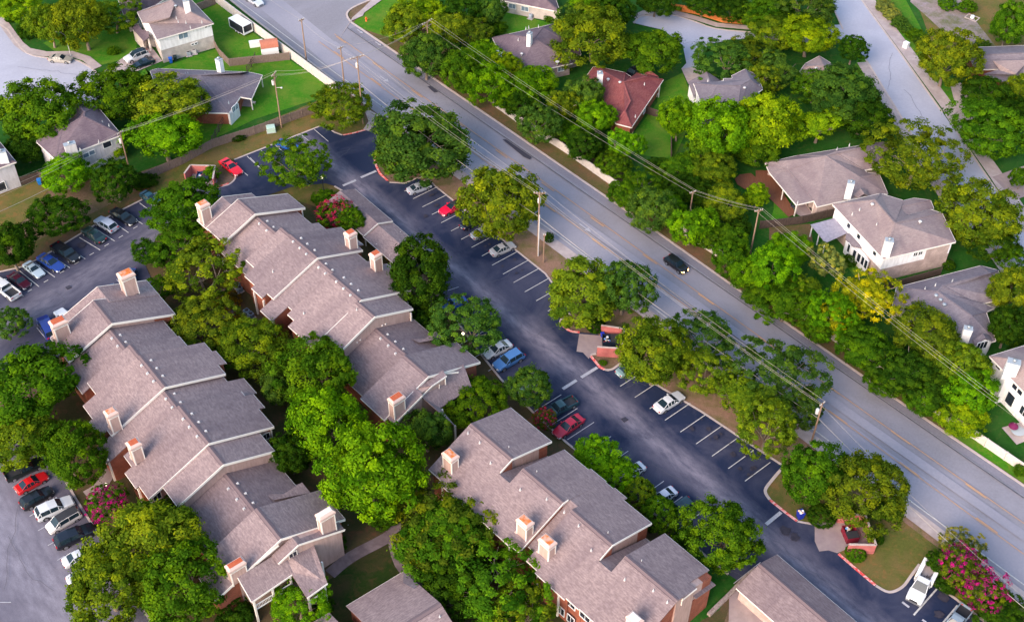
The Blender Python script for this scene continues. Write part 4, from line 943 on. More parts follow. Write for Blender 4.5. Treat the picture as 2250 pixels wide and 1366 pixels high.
# ---------------------------------------------------------------- houses traced corner by corner
def house(name, label, k, V, F, walls=(), matn='shingle_grey', wall='siding_white', lower=None, inset=.35, ang=0, thick=.2, base=None, cat='house', trim='trim', hip=True):
    """V: corners (crop x, crop y, height above ground); F: roof faces; walls: eave loops (corner, corner) dropped to the ground"""
    W = [gp(*P(k, x, y), z) for x, y, z in V]
    c = sum(W, Vector()) / len(W)
    r_ = root(name, (c.x, c.y, 0), R(ang), label, cat, 'houses')
    Rm = Matrix.Rotation(-R(ang), 4, 'Z')
    Lc = [Rm @ (p - Vector((c.x, c.y, 0))) for p in W]
    mb = MB()
    for f in F:
        top = [Lc[i] for i in f]; n = len(f)
        bot = [p - Vector((0, 0, thick)) for p in top]
        # fan both sides so that slightly non planar traced faces stay closed
        for i in range(1, n - 1):
            mb.add([top[0], top[i], top[i + 1]], [(0, 1, 2)]); mb.add([bot[0], bot[i], bot[i + 1]], [(0, 1, 2)])
    ed = {}
    for f in F:
        for i in range(len(f)):
            e = (f[i], f[(i + 1) % len(f)]); ky = tuple(sorted(e)); ed[ky] = ed.get(ky, 0) + 1
    tr = MB()
    for (a, b), n_ in ed.items():
        if n_ == 1:
            A, B = Lc[a], Lc[b]
            mb.add([A, B, B - Vector((0, 0, thick)), A - Vector((0, 0, thick))], [(0, 1, 2, 3)])
            m_ = (A + B) / 2; o_ = Vector((m_.x, m_.y, 0)); d = (B - A).normalized(); nn = Vector((d.y, -d.x, 0)).normalized()
            if nn.dot(o_) < 0: nn = -nn
            tr.hexa([A + nn * .004 - Vector((0, 0, thick + .02)), B + nn * .004 - Vector((0, 0, thick + .02)), B + nn * .06 - Vector((0, 0, thick + .02)), A + nn * .06 - Vector((0, 0, thick + .02))],
                    [A + nn * .004 + Vector((0, 0, .01)), B + nn * .004 + Vector((0, 0, .01)), B + nn * .06 + Vector((0, 0, .01)), A + nn * .06 + Vector((0, 0, .01))])
    mb.build('roof', M[matn], r_)
    tr.build('roof_trim', M[trim], r_)
    rg = MB()
    for (a, b), n_ in ed.items():
        if n_ == 2:
            A, B = Lc[a], Lc[b]
            if (B - A).length > .5: rg.bar(A + Vector((0, 0, .02)), B + Vector((0, 0, .02)), .28, .06)
    if rg.v: rg.build('ridge_cap', M[matn], r_)
    for loop, mt in walls:
        pts = [Lc[i].copy() for i in loop]
        cen = sum(pts, Vector()) / len(pts)
        n = len(pts)
        ins = []
        for i in range(n):
            a = pts[i - 1]; b = pts[i]; c_ = pts[(i + 1) % n]
            d1 = Vector((b.x - a.x, b.y - a.y)).normalized(); d2 = Vector((c_.x - b.x, c_.y - b.y)).normalized()
            n1 = Vector((-d1.y, d1.x)); n2 = Vector((-d2.y, d2.x))
            sgn = 1
            ar = sum(pts[j].x * pts[(j + 1) % n].y - pts[(j + 1) % n].x * pts[j].y for j in range(n))
            if ar < 0: n1, n2 = -n1, -n2
            bis = n1 + n2
            if bis.length < .2: bis = n1
            bis.normalize(); kk = inset / max(.4, bis.dot(n1))
            ins.append(Vector((b.x + bis.x * kk, b.y + bis.y * kk, b.z - thick - .01)))
        w_ = MB()
        if lower:
            hs, ml = lower
            w_.hexa([(p.x, p.y, 0) for p in ins], [(p.x, p.y, hs) for p in ins])
            w_.build('wall', M[ml], r_); w_ = MB()
            w_.hexa([(p.x, p.y, hs + .001) for p in ins], [tuple(p) for p in ins]); w_.build('upper_wall', M[mt], r_)
        else:
            w_.hexa([(p.x, p.y, 0) for p in ins], [tuple(p) for p in ins]); w_.build('wall', M[mt], r_)
    r_['_inv'] = 0
    del r_['_inv']
    inv = (Matrix.Translation((c.x, c.y, 0)) @ Matrix.Rotation(R(ang), 4, 'Z')).inverted()
    return r_, inv

def hchim(r_, inv, k, q, zb, zt, w=.9, d=.7, mat='white_board', ang=0):
    """white boxed chimney standing at photo point q on a roof of height zb, with its round metal flue"""
    p = inv @ gp(*P(k, *q), zb)
    mb = MB(); ca, sa = math.cos(ang), math.sin(ang)
    f = lambda x, y, z: (p.x + x * ca - y * sa, p.y + x * sa + y * ca, z)
    mb.hexa([f(-w / 2, -d / 2, zb - .8), f(w / 2, -d / 2, zb - .8), f(w / 2, d / 2, zb - .8), f(-w / 2, d / 2, zb - .8)], [f(-w / 2, -d / 2, zt), f(w / 2, -d / 2, zt), f(w / 2, d / 2, zt), f(-w / 2, d / 2, zt)])
    c_ = mb.build('chimney', M[mat], r_)
    mb = MB(); mb.hexa([f(-w / 2 - .04, -d / 2 - .04, zt), f(w / 2 + .04, -d / 2 - .04, zt), f(w / 2 + .04, d / 2 + .04, zt), f(-w / 2 - .04, d / 2 + .04, zt)], [f(-w / 2 - .04, -d / 2 - .04, zt + .07), f(w / 2 + .04, -d / 2 - .04, zt + .07), f(w / 2 + .04, d / 2 + .04, zt + .07), f(-w / 2 - .04, d / 2 + .04, zt + .07)])
    mb.build('chimney_top', M['vent_grey'], c_)
    mb = MB(); mb.lathe((p.x, p.y, zt + .07), [(.2, 0), (.2, .22), (.27, .22), (.27, .34), (0, .4)], 10); mb.build('flue', M['metal'], c_)

def spots(r_, inv, k, pts, z, kind='dome', mat='vent'):
    for x, y in pts:
        p = inv @ gp(*P(k, x, y), z)
        mb = MB()
        if kind == 'dome': mb.lathe((p.x, p.y, z - .1), [(.12, -.2), (.12, .12), (.3, .12), (.28, .24), (.15, .33), (0, .36)], 12); nm = 'roof_turbine'
        else: mb.tube([(p.x, p.y, z - .4), (p.x, p.y, z + .25)], .05, 6); mb.tube([(p.x, p.y, z - .4), (p.x, p.y, z - .05)], .11, 8); nm = 'vent_pipe'
        mb.build(nm, M[mat], r_)

def hwin(r_, inv, k, q, c1, c2, w=1.2, h=1.2, mull=1, frame='white', glass='glass', ins=.35):
    """window seen at photo point q on the wall below the eave that runs between corners c1 and c2"""
    a = inv @ gp(*P(k, c1[0], c1[1]), c1[2]); b = inv @ gp(*P(k, c2[0], c2[1]), c2[2])
    d = Vector((b.x - a.x, b.y - a.y, 0)).normalized(); n = Vector((d.y, -d.x, 0))
    o = inv @ CP
    if n.dot(o - a) < 0: n = -n
    p0 = a - n * ins
    g = inv @ gp(*P(k, *q), 0); rd_ = g - o
    t = (p0 - o).dot(n) / rd_.dot(n)
    c = o + rd_ * t
    win(r_, c + n * .03, d, w, h, frame, glass, mull, d=n)
def xroof(r_, inv, k, q, mat='shingle_grey', t=.15, name='roof'):
    """an extra slab (porch, patio cover, dormer) given by its own corners"""
    pts = [inv @ gp(*P(k, x, y), z) for x, y, z in q]
    mb = MB(); n = len(pts)
    bot = [p - Vector((0, 0, t)) for p in pts]
    for i in range(1, n - 1): mb.add([pts[0], pts[i], pts[i + 1]], [(0, 1, 2)]); mb.add([bot[0], bot[i], bot[i + 1]], [(0, 1, 2)])
    for i in range(n):
        j = (i + 1) % n; mb.add([pts[i], pts[j], bot[j], bot[i]], [(0, 1, 2, 3)])
    return mb.build(name, M[mat], r_)

def xwall(r_, inv, k, q, mat, z0=0.0, shrink=.9, name='wall', drop=.17):
    """walls under an extra roof, pulled in towards its middle"""
    pts = [inv @ gp(*P(k, x, y), z) for x, y, z in q]
    c = sum(pts, Vector()) / len(pts)
    ins = [Vector((c.x + (p.x - c.x) * shrink, c.y + (p.y - c.y) * shrink, p.z - drop)) for p in pts]
    mb = MB(); mb.hexa([(p.x, p.y, z0) for p in ins], [tuple(p) for p in ins]); return mb.build(name, M[mat], r_)

def xpost(r_, inv, k, pts, z, w=.16, mat='trim'):
    for x, y in pts:
        p = inv @ gp(*P(k, x, y), z)
        mb = MB(); mb.box(p.x - w / 2, p.x + w / 2, p.y - w / 2, p.y + w / 2, 0, z - .1); mb.build('porch_post', M[mat], r_)

M['cover'] = speckle('patio_cover', (.22, .20, .25), (.34, .32, .38), 2.2, .7, .3, .1)
# white two-storey house, top left
h, inv = house('house', 'white two storey house with pinkish brown roof beside the two driveway cars', 'h1',
    [(640, 745, 5.5), (1700, 440, 5.5), (1180, -110, 5.5), (270, 230, 5.5), (375, 435, 5.5), (485, 440, 5.5), (870, 330, 7.2), (960, 75, 8), (915, 10, 8), (560, 155, 6.3)],
    [[5, 0, 1, 7, 6], [1, 2, 8, 7], [4, 5, 6, 7, 8, 9], [3, 4, 9], [3, 9, 8, 2]], [([0, 1, 2, 3, 4, 5], 'siding_white')], 'shingle_tan', lower=(2.75, 'brick_tan'), ang=22)
hchim(h, inv, 'h1', (1210, 175), 7.4, 9.3, 1.1, .9)
spots(h, inv, 'h1', [(990, 115)], 7.9, mat='vent_grey'); spots(h, inv, 'h1', [(1000, 230), (1000, 330), (1035, 395), (1180, 415), (1262, 505), (1480, 405)], 6.8, 'pipe')
hwin(h, inv, 'h1', (1130, 665), (640, 745, 5.5), (1700, 440, 5.5), 1.9, 1.3, glass='glass_blue'); hwin(h, inv, 'h1', (570, 690), (485, 440, 5.5), (640, 745, 5.5), 1.2, 1.4)
for q in ((1565, 503), (1615, 488)): hwin(h, inv, 'h1', q, (640, 745, 5.5), (1700, 440, 5.5), .7, .4, 0)
for q in ((1312, 830), (1366, 814)): hwin(h, inv, 'h1', q, (640, 745, 5.5), (1700, 440, 5.5), .7, .4, 0)
q = [(160, 515, 3.0), (275, 455, 3.4), (400, 600, 3.4), (480, 580, 3.6), (490, 700, 3.2), (390, 775, 3.0)]
xroof(h, inv, 'h1', q, 'shingle_dark'); xwall(h, inv, 'h1', [(160, 515, 3.0), (275, 455, 3.4), (430, 600, 3.4), (370, 740, 3.0)], 'brick_tan', shrink=.88); xpost(h, inv, 'h1', [(470, 700)], 3.0, .35)
h15, inv = house('house', 'dark blue grey roofed house behind the white two storey house, cut by the top edge', 'h1',
    [(60, 395, 2.8), (290, 335, 2.8), (860, -80, 2.8), (500, -380, 2.8), (-150, -160, 2.8), (480, -120, 5.0), (180, 0, 5.0)],
    [[0, 1, 2, 5, 6], [2, 3, 5], [3, 4, 6, 5], [4, 0, 6]], [([0, 1, 2, 3, 4], 'brick_tan')], 'shingle_dark', ang=22)
hwin(h15, inv, 'h1', (215, 410), (60, 395, 2.8), (290, 335, 2.8), 1.9, 1.1, glass='glass_blue')

h, inv = house('house', 'grey angular single storey house with white chimney left of the green back lawn', 'h2',
    [(75, 268, 2.7), (200, 235, 2.7), (1710, 292, 2.8), (1945, 342, 2.7), (1765, 738, 2.7), (1580, 705, 3.0), (1385, 975, 2.7), (900, 965, 2.7), (480, 800, 2.7), (180, 560, 2.7), (700, 342, 4.8), (900, 346, 4.9), (1600, 300, 4.4), (450, 290, 3.9)],
    [[11, 12, 2, 3, 4, 5, 6], [11, 6, 7, 8, 10], [10, 8, 9, 13], [0, 13, 9], [0, 1, 13], [1, 2, 12, 11, 10, 13]], [([0, 1, 2, 5, 6, 7, 8, 9], 'brick_red')], 'shingle_grey', ang=-35)
hchim(h, inv, 'h2', (1255, 280), 4.3, 6.9, 1.1, .9)
spots(h, inv, 'h2', [(665, 315), (705, 310), (992, 318), (1385, 795)], 4.4, 'pipe', 'vent_grey')
w = xwall(h, inv, 'h2', [(1395, 975, 2.7), (1545, 800, 2.9), (1500, 770, 2.9), (1350, 950, 2.7)], 'siding_white', shrink=1.0)
hwin(h, inv, 'h2', (1460, 910), (1395, 975, 2.7), (1545, 800, 2.9), 1.0, 1.2, glass='glass_blue', ins=-.02); hwin(h, inv, 'h2', (1512, 865), (1395, 975, 2.7), (1545, 800, 2.9), .8, 1.2, glass='glass_blue', ins=-.02)
xpost(h, inv, 'h2', [(1755, 725), (1925, 350)], 2.6)

h, inv = house('house', 'lilac sided house with mauve brown hip roof by the wooden utility pole', 'h3',
    [(165, 820, 5), (495, 1125, 5), (1665, 695, 5), (1235, 198, 5), (880, 150, 5.8), (745, 300, 5), (790, 400, 5), (530, 510, 5), (200, 680, 5), (610, 580, 6.4), (1000, 370, 7.4), (1010, 290, 7)],
    [[0, 1, 9, 8], [1, 2, 10, 9], [2, 3, 11, 10], [3, 4, 11], [4, 5, 6, 11], [6, 7, 8, 9, 10, 11]], [([0, 1, 2, 3, 4, 5, 6, 7, 8], 'siding_grey')], 'shingle_dark', lower=(2.6, 'siding_grey'), ang=24)
hchim(h, inv, 'h3', (790, 1010), 5.0, 6.9, 1.9, .9, ang=.1, mat='siding_grey')
spots(h, inv, 'h3', [(1115, 370), (1105, 500), (1065, 545), (1325, 465), (1440, 520), (930, 940), (1258, 805)], 6.0, 'pipe')
hwin(h, inv, 'h3', (1040, 1050), (495, 1125, 5), (1665, 695, 5), 1.1, .9, 0, glass='glass_blue'); hwin(h, inv, 'h3', (1137, 1005), (495, 1125, 5), (1665, 695, 5), 1.1, .9, 0, glass='glass_blue'); hwin(h, inv, 'h3', (1408, 862), (495, 1125, 5), (1665, 695, 5), 1.5, 1.2, 0)

h, inv = house('house', 'pale house with white chimney cut by the left edge above the dry grass', 'h4',
    [(300, 645, 5.2), (-700, 1010, 5.2), (-1000, 330, 5.2), (-250, -20, 5.2), (-380, 420, 7.6)],
    [[0, 1, 4], [3, 0, 4], [2, 3, 4], [1, 2, 4]], [([0, 1, 2, 3], 'siding_grey')], 'shingle_dark', ang=24)
hchim(h, inv, 'h4', (85, 640), 5.5, 7.6, 1.4, 1.0)
hwin(h, inv, 'h4', (35, 1105), (300, 645, 5.2), (-700, 1010, 5.2), 1.3, 1.7, 0)

h, inv = house('house', 'cream walled house with purple brown roof at the top edge behind the round lawn', 'h6',
    [(475, 12, 2.8), (1372, 190, 2.8), (1150, -420, 2.8), (200, -600, 2.8), (1010, -130, 4.9), (380, -260, 4.9)],
    [[0, 1, 4, 5], [1, 2, 4], [2, 3, 5, 4], [3, 0, 5]], [([0, 1, 2, 3], 'brick_tan')], 'shingle_dark', ang=-28)
hwin(h, inv, 'h6', (617, 98), (475, 12, 2.8), (1372, 190, 2.8), 1.6, 1.1, glass='glass_blue'); hwin(h, inv, 'h6', (817, 140), (475, 12, 2.8), (1372, 190, 2.8), 1.6, 1.1, glass='glass_blue')

h, inv = house('house', 'purple grey hip roofed brick house with satellite dish, left of the red roofed house', 'h6',
    [(700, 1190, 2.7), (1568, 1000, 2.7), (1490, 917, 2.75), (1700, 865, 2.7), (1605, 548, 3.2), (1482, 560, 2.7), (1285, 375, 2.7), (1370, 440, 2.7), (300, 600, 2.7), (390, 760, 2.7), (550, 872, 2.8), (455, 905, 2.7), (960, 600, 5.2), (1090, 440, 4.7), (1385, 605, 3.7), (540, 545, 4.2)],
    [[12, 10, 11, 0, 1], [12, 15, 9, 10], [8, 9, 15], [12, 13, 6, 8, 15], [12, 1, 2, 14, 13], [13, 14, 5, 7, 6], [14, 2, 3, 4], [14, 4, 5]], [([0, 1, 2, 3, 5, 7, 6, 8, 9, 10, 11], 'brick_pink')], 'shingle_dark', ang=25)
hchim(h, inv, 'h6', (885, 730), 4.4, 7.2, 1.0, .8, ang=.7)
spots(h, inv, 'h6', [(765, 855)], 4.3); spots(h, inv, 'h6', [(830, 445), (875, 425), (1030, 412), (710, 620)], 4.6, 'pipe')
xroof(h, inv, 'h6', [(360, 795, 2.5), (460, 765, 2.5), (545, 875, 2.5), (430, 905, 2.5)], 'white')
hwin(h, inv, 'h6', (1382, 1088), (700, 1190, 2.7), (1568, 1000, 2.7), 1.3, 1.1, glass='glass_blue')
w = MB(); p = inv @ gp(*P('h6', 1325, 1005), 3.4); w.tube([p - Vector((0, 0, .4)), p + Vector((0, 0, .3))], .05, 6); w.lathe((p.x, p.y, p.z + .25), [(.0, 0), (.25, .05), (.4, .16)], 12); w.build('satellite_dish', M['vent'], h)

h, inv = house('house', 'house with a bright red shingle roof and white chimney', 'h7',
    [(215, 428, 2.7), (430, 140, 2.7), (530, 135, 2.8), (990, 240, 2.9), (1135, 340, 2.7), (1105, 412, 3.1), (1195, 245, 2.7), (1670, 360, 2.7), (1105, 1205, 2.7), (835, 1135, 2.7), (560, 830, 2.7), (330, 520, 2.7), (640, 235, 4.6), (960, 410, 5.0), (1360, 310, 4.4), (1080, 745, 4.3), (985, 920, 4.2)],
    [[12, 11, 0, 1, 2], [12, 13, 15, 10, 11], [12, 2, 3, 13], [13, 3, 4, 5], [13, 5, 6, 14], [13, 14, 7, 8, 16, 15], [6, 7, 14], [15, 16, 9, 10], [16, 8, 9]], [([0, 1, 2, 3, 4, 6, 7, 8, 9, 10, 11], 'brick_red')], 'shingle_red', ang=62)
hchim(h, inv, 'h7', (535, 490), 4.0, 7.0, 1.1, .9, ang=.6)
spots(h, inv, 'h7', [(693, 358), (900, 412)], 4.9); spots(h, inv, 'h7', [(400, 412), (1335, 432), (1175, 1000)], 4.0, 'pipe')
xroof(h, inv, 'h7', [(1330, 248, 3.2), (1440, 208, 3.6), (1590, 312, 2.9), (1480, 330, 3.3)], 'shingle_red')
xpost(h, inv, 'h7', [(1605, 470)], 2.6)
hwin(h, inv, 'h7', (1325, 915), (1670, 360, 2.7), (1105, 1205, 2.7), 1.0, 1.0, glass='glass_blue'); hwin(h, inv, 'h7', (1560, 655), (1670, 360, 2.7), (1105, 1205, 2.7), .9, 1.0, glass='glass_blue')

h, inv = house('house', 'lilac grey many faceted roof house between the cul de sac and the dense trees', 'h8',
    [(310, 665, 5), (505, 1168, 5), (1180, 1175, 5), (1690, 780, 5), (1575, 500, 5), (1345, 382, 5.5), (1072, 515, 5), (1085, 572, 5.1), (905, 572, 5), (915, 640, 5), (780, 705, 6.7), (1240, 710, 6.8), (1440, 585, 6.9)],
    [[0, 1, 10], [10, 1, 2, 11], [2, 3, 12, 11], [12, 3, 4, 5], [5, 6, 7, 12], [12, 7, 8, 9, 0, 10, 11]], [([0, 1, 2, 3, 4, 6, 8], 'siding_white')], 'shingle_grey', ang=-8)
q = [(205, 635, 3.0), (575, 435, 4.4), (650, 660, 4.6), (355, 830, 3.8), (322, 965, 3.0)]
xroof(h, inv, 'h8', q); xroof(h, inv, 'h8', [(575, 435, 4.4), (905, 645, 2.9), (650, 662, 4.6)]); xwall(h, inv, 'h8', [(205, 635, 3.0), (575, 435, 3.1), (640, 700, 3.1), (330, 950, 3.0)], 'siding_white', shrink=.9)
spots(h, inv, 'h8', [(972, 745), (1330, 762)], 6.4); spots(h, inv, 'h8', [(598, 605), (1105, 790), (978, 820), (1440, 780), (1620, 710), (1490, 672)], 5.6, 'pipe')

h, inv = house('house', 'small pink lilac pyramid roof poking out between yellow green trees', 'hf',
    [(430, 740, 2.7), (560, 560, 2.7), (905, 375, 3.1), (1210, 560, 2.7), (1300, 720, 2.7), (1060, 950, 2.7), (500, 950, 2.7), (1010, 612, 4.9), (600, 628, 3.8)],
    [[7, 8, 1, 2], [2, 3, 7], [7, 3, 4, 5], [5, 6, 7], [7, 6, 0, 8], [0, 1, 8]], [([0, 1, 2, 3, 4, 5, 6], 'siding_white')], 'shingle_tan', ang=-12)
spots(h, inv, 'hf', [(820, 680)], 4.4)

h, inv = house('house', 'wide grey brown roof house with covered patio and timber deck', 'ha',
    [(140, 440, 2.7), (200, 578, 2.6), (585, 1040, 2.45), (838, 982, 2.8), (880, 1068, 2.7), (1460, 935, 2.7), (1890, 880, 2.7), (1770, 602, 3.1), (1480, 650, 3.6), (1600, 582, 2.8), (1555, 545, 2.7), (1830, 490, 2.7), (1980, 200, 2.7), (1830, 140, 2.7), (590, 340, 2.7), (1010, 345, 5.0), (1140, 290, 4.8), (1650, 205, 4.2), (470, 540, 3.1)],
    [[15, 18, 3, 4, 5, 6, 8], [18, 0, 1], [18, 1, 2, 3], [15, 14, 0, 18], [15, 16, 17, 13, 14], [15, 8, 9, 10, 16], [16, 10, 11, 17], [17, 11, 12, 13], [8, 7, 9], [8, 6, 7]], [([14, 0, 18, 4, 5, 6, 7, 9, 10, 11, 12, 13], 'brick_pink')], 'shingle_tan', ang=14)
hchim(h, inv, 'ha', (1325, 890), 3.9, 6.4, 1.1, .9, ang=-.5)
spots(h, inv, 'ha', [(862, 470), (1170, 235), (1345, 180), (605, 1000)], 4.0, 'pipe'); xpost(h, inv, 'ha', [(590, 1035), (400, 815), (845, 1000)], 2.5)
xroof(h, inv, 'ha', [(1470, 945, 3.1), (1555, 880, 3.9), (1500, 800, 3.9), (1400, 900, 3.1)], 'shingle_tan'); xroof(h, inv, 'ha', [(1555, 880, 3.9), (1630, 915, 3.1), (1600, 830, 3.2), (1500, 800, 3.9)], 'shingle_tan')

h, inv = house('house', 'large two storey house, white upper wall over pale brick, with glazed sunroom', 'hb',
    [(415, 232, 5.4), (1075, 945, 5.4), (2018, 720, 5.4), (1840, 345, 5.5), (1690, 298, 5.4), (1400, 365, 5.5), (1735, 290, 4.6), (1690, 178, 4.6), (1475, 150, 4.6), (1340, 182, 5.2), (1040, 90, 5.4), (965, 175, 7.0), (1225, 475, 7.6), (1290, 260, 5.6)],
    [[12, 1, 2, 3], [12, 3, 4, 5], [11, 0, 1, 12], [10, 0, 11], [12, 5, 13, 9, 10, 11], [13, 9, 8, 7], [13, 7, 6, 5]], [([0, 1, 2, 3, 4, 5, 9, 10], 'siding_white')], 'shingle_tan', lower=(2.8, 'brick_pink'), ang=15)
hchim(h, inv, 'hb', (1110, 850), 6.2, 8.6, 1.2, 1.0, ang=-.4)
spots(h, inv, 'hb', [(930, 232), (1158, 465), (1555, 458)], 6.9); spots(h, inv, 'hb', [(768, 290), (672, 350), (1058, 435), (990, 485), (1160, 600), (1435, 585)], 6.5, 'pipe')
for q in ((628, 505), (758, 645), (968, 862)): hwin(h, inv, 'hb', q, (415, 232, 5.4), (1075, 945, 5.4), .9, 1.1, 0)
for q in ((1490, 880), (1555, 865)): hwin(h, inv, 'hb', q, (1075, 945, 5.4), (2018, 720, 5.4), .8, .8, 1)
a = inv @ gp(*P('hb', 1070, 945), 5.4); b = inv @ gp(*P('hb', 2018, 720), 5.4); d = (b - a).normalized(); n_ = Vector((d.y, -d.x, 0))
w = MB(); s0 = (b - a).length * .63; s1 = (b - a).length - .62
base = [a + d * s0 - n_ * .34, a + d * s1 - n_ * .34, a + d * s1 - n_ * .30, a + d * s0 - n_ * .30]
w.hexa([(p.x, p.y, 2.8) for p in base], [(p.x, p.y, 5.15) for p in base]); w.build('brick_wall', M['brick_pink'], h)
q = [(590, 610, 3.2), (700, 615, 3.4), (790, 800, 3.2), (680, 778, 2.7), (580, 680, 2.7)]
xroof(h, inv, 'hb', q, 'shingle_grey'); xwall(h, inv, 'hb', [(600, 640, 2.9), (720, 640, 3.0), (900, 960, 2.7), (870, 985, 2.6), (790, 900, 2.6), (665, 800, 2.6), (590, 700, 2.6)], 'siding_white', shrink=1.0, drop=.2)
for q, a_, b_ in (((627, 802), (590, 700, 2.6), (665, 800, 2.6)), ((700, 880), (665, 800, 2.6), (790, 900, 2.6)), ((757, 926), (665, 800, 2.6), (790, 900, 2.6)), ((808, 968), (790, 900, 2.6), (870, 985, 2.6)), ((850, 1012), (790, 900, 2.6), (870, 985, 2.6))): hwin(h, inv, 'hb', q, a_, b_, .75, 1.7, 0, ins=-.02)
pr = [(125, 495, 2.6), (440, 410, 3.0), (605, 605, 3.0), (320, 732, 2.6)]
xroof(h, inv, 'hb', pr, 'cover', .1, 'patio_cover'); xpost(h, inv, 'hb', [(150, 505), (320, 715), (240, 610)], 2.5, .14, 'white'); xwall(h, inv, 'hb', [(380, 430, 2.0), (430, 415, 2.0), (600, 600, 2.0), (560, 620, 2.0)], 'siding_grey', shrink=.95)

h, inv = house('house', 'grey roof house with three round roof vents and an arched window', 'hc',
    [(170, 405, 2.7), (1225, 135, 2.7), (1440, 190, 2.7), (1530, 540, 2.7), (1190, 622, 2.75), (1285, 620, 3.1), (1395, 660, 2.7), (1290, 712, 3.2), (1410, 1070, 2.7), (1040, 1165, 2.7), (400, 900, 2.7), (120, 640, 2.7), (690, 455, 4.8), (750, 380, 4.9), (1340, 225, 3.9), (1110, 755, 4.4)],
    [[12, 13, 14, 1, 0], [12, 0, 11, 10, 9, 15], [15, 9, 8, 7], [12, 15, 7, 5, 4, 13], [13, 4, 3, 2, 14], [14, 2, 1], [7, 5, 6]], [([0, 1, 2, 3, 4, 5, 7, 8, 9, 10, 11], 'brick_tan')], 'shingle_grey', ang=14)
hchim(h, inv, 'hc', (1015, 1060), 3.6, 6.0, 1.2, .9, ang=-.5)
spots(h, inv, 'hc', [(665, 508), (720, 562), (768, 620)], 4.6, mat='vent_grey'); spots(h, inv, 'hc', [(528, 415), (660, 368), (500, 625), (960, 345), (872, 318)], 4.3, 'pipe')
xroof(h, inv, 'hc', [(1160, 1125, 2.9), (1285, 1035, 4.0), (1250, 980, 4.0), (1120, 1060, 3.3)], 'shingle_grey'); xroof(h, inv, 'hc', [(1285, 1035, 4.0), (1370, 1075, 3.1), (1340, 1000, 3.1), (1250, 980, 4.0)], 'shingle_grey')
xwall(h, inv, 'hc', [(1170, 1120, 2.9), (1285, 1045, 3.8), (1360, 1075, 3.0), (1330, 1040, 3.0), (1200, 1060, 3.0)], 'siding_white', shrink=.97)
hwin(h, inv, 'hc', (1235, 1125), (1170, 1120, 2.9), (1285, 1045, 3.8), 1.8, 1.5, 2, ins=-.02)

h, inv = house('house', 'white house with mauve roof and tall white chimney at the right edge', 'hd',
    [(248, 283, 5.4), (900, 960, 5.4), (1500, 780, 5.4), (820, 110, 5.4), (640, 330, 7.4), (1100, 780, 7.4)],
    [[0, 1, 5, 4], [0, 4, 3], [3, 4, 5, 2], [1, 2, 5]], [([0, 1, 2, 3], 'siding_white')], 'shingle_tan', ang=15)
hchim(h, inv, 'hd', (440, 465), 5.4, 8.0, 1.7, 1.1, ang=-.6)
w = MB(); p = inv @ gp(*P('hd', 440, 465), 5.4); w.box(p.x - .75, p.x + .75, p.y - .5, p.y + .5, 0, 5); w.build('chimney_base', M['white_board'], h)
for q in ((507, 588), (553, 635)): hwin(h, inv, 'hd', q, (248, 283, 5.4), (900, 960, 5.4), 1.1, 1.1, 0)
hwin(h, inv, 'hd', (403, 583), (248, 283, 5.4), (900, 960, 5.4), .9, .9, 0, glass='brick_red'); hwin(h, inv, 'hd', (455, 712), (248, 283, 5.4), (900, 960, 5.4), 1.5, 2.2, 0); hwin(h, inv, 'hd', (592, 835), (248, 283, 5.4), (900, 960, 5.4), 1.4, 1.6, 1); hwin(h, inv, 'hd', (335, 390), (248, 283, 5.4), (900, 960, 5.4), 1.0, .7, 0)

h, inv = house('house', 'long brick house with grey and pink roof planes at the right edge', 'he',
    [(300, 312, 4.6), (1800, 250, 4.6), (1800, 535, 2.7), (405, 552, 2.7), (250, 190, 2.7), (1800, 130, 2.7)],
    [[0, 1, 2, 3], [0, 4, 5, 1], [0, 3, 4]], [([3, 2, 5, 4], 'brick_red')], 'shingle_grey', ang=3)
xroof(h, inv, 'he', [(700, 410, 4.6), (1300, 395, 5.2), (1080, 628, 4.2), (860, 618, 3.4)], 'shingle_tan')
q = [(545, 626, 2.9), (1000, 628, 3.9), (1300, 398, 5.2), (1750, 700, 2.9), (1000, 800, 2.7), (740, 720, 2.7)]
xroof(h, inv, 'he', q, 'shingle_grey'); xwall(h, inv, 'he', [(600, 640, 2.8), (1000, 628, 2.9), (1700, 680, 2.8), (1000, 780, 2.7), (740, 710, 2.7)], 'brick_red', shrink=.94)
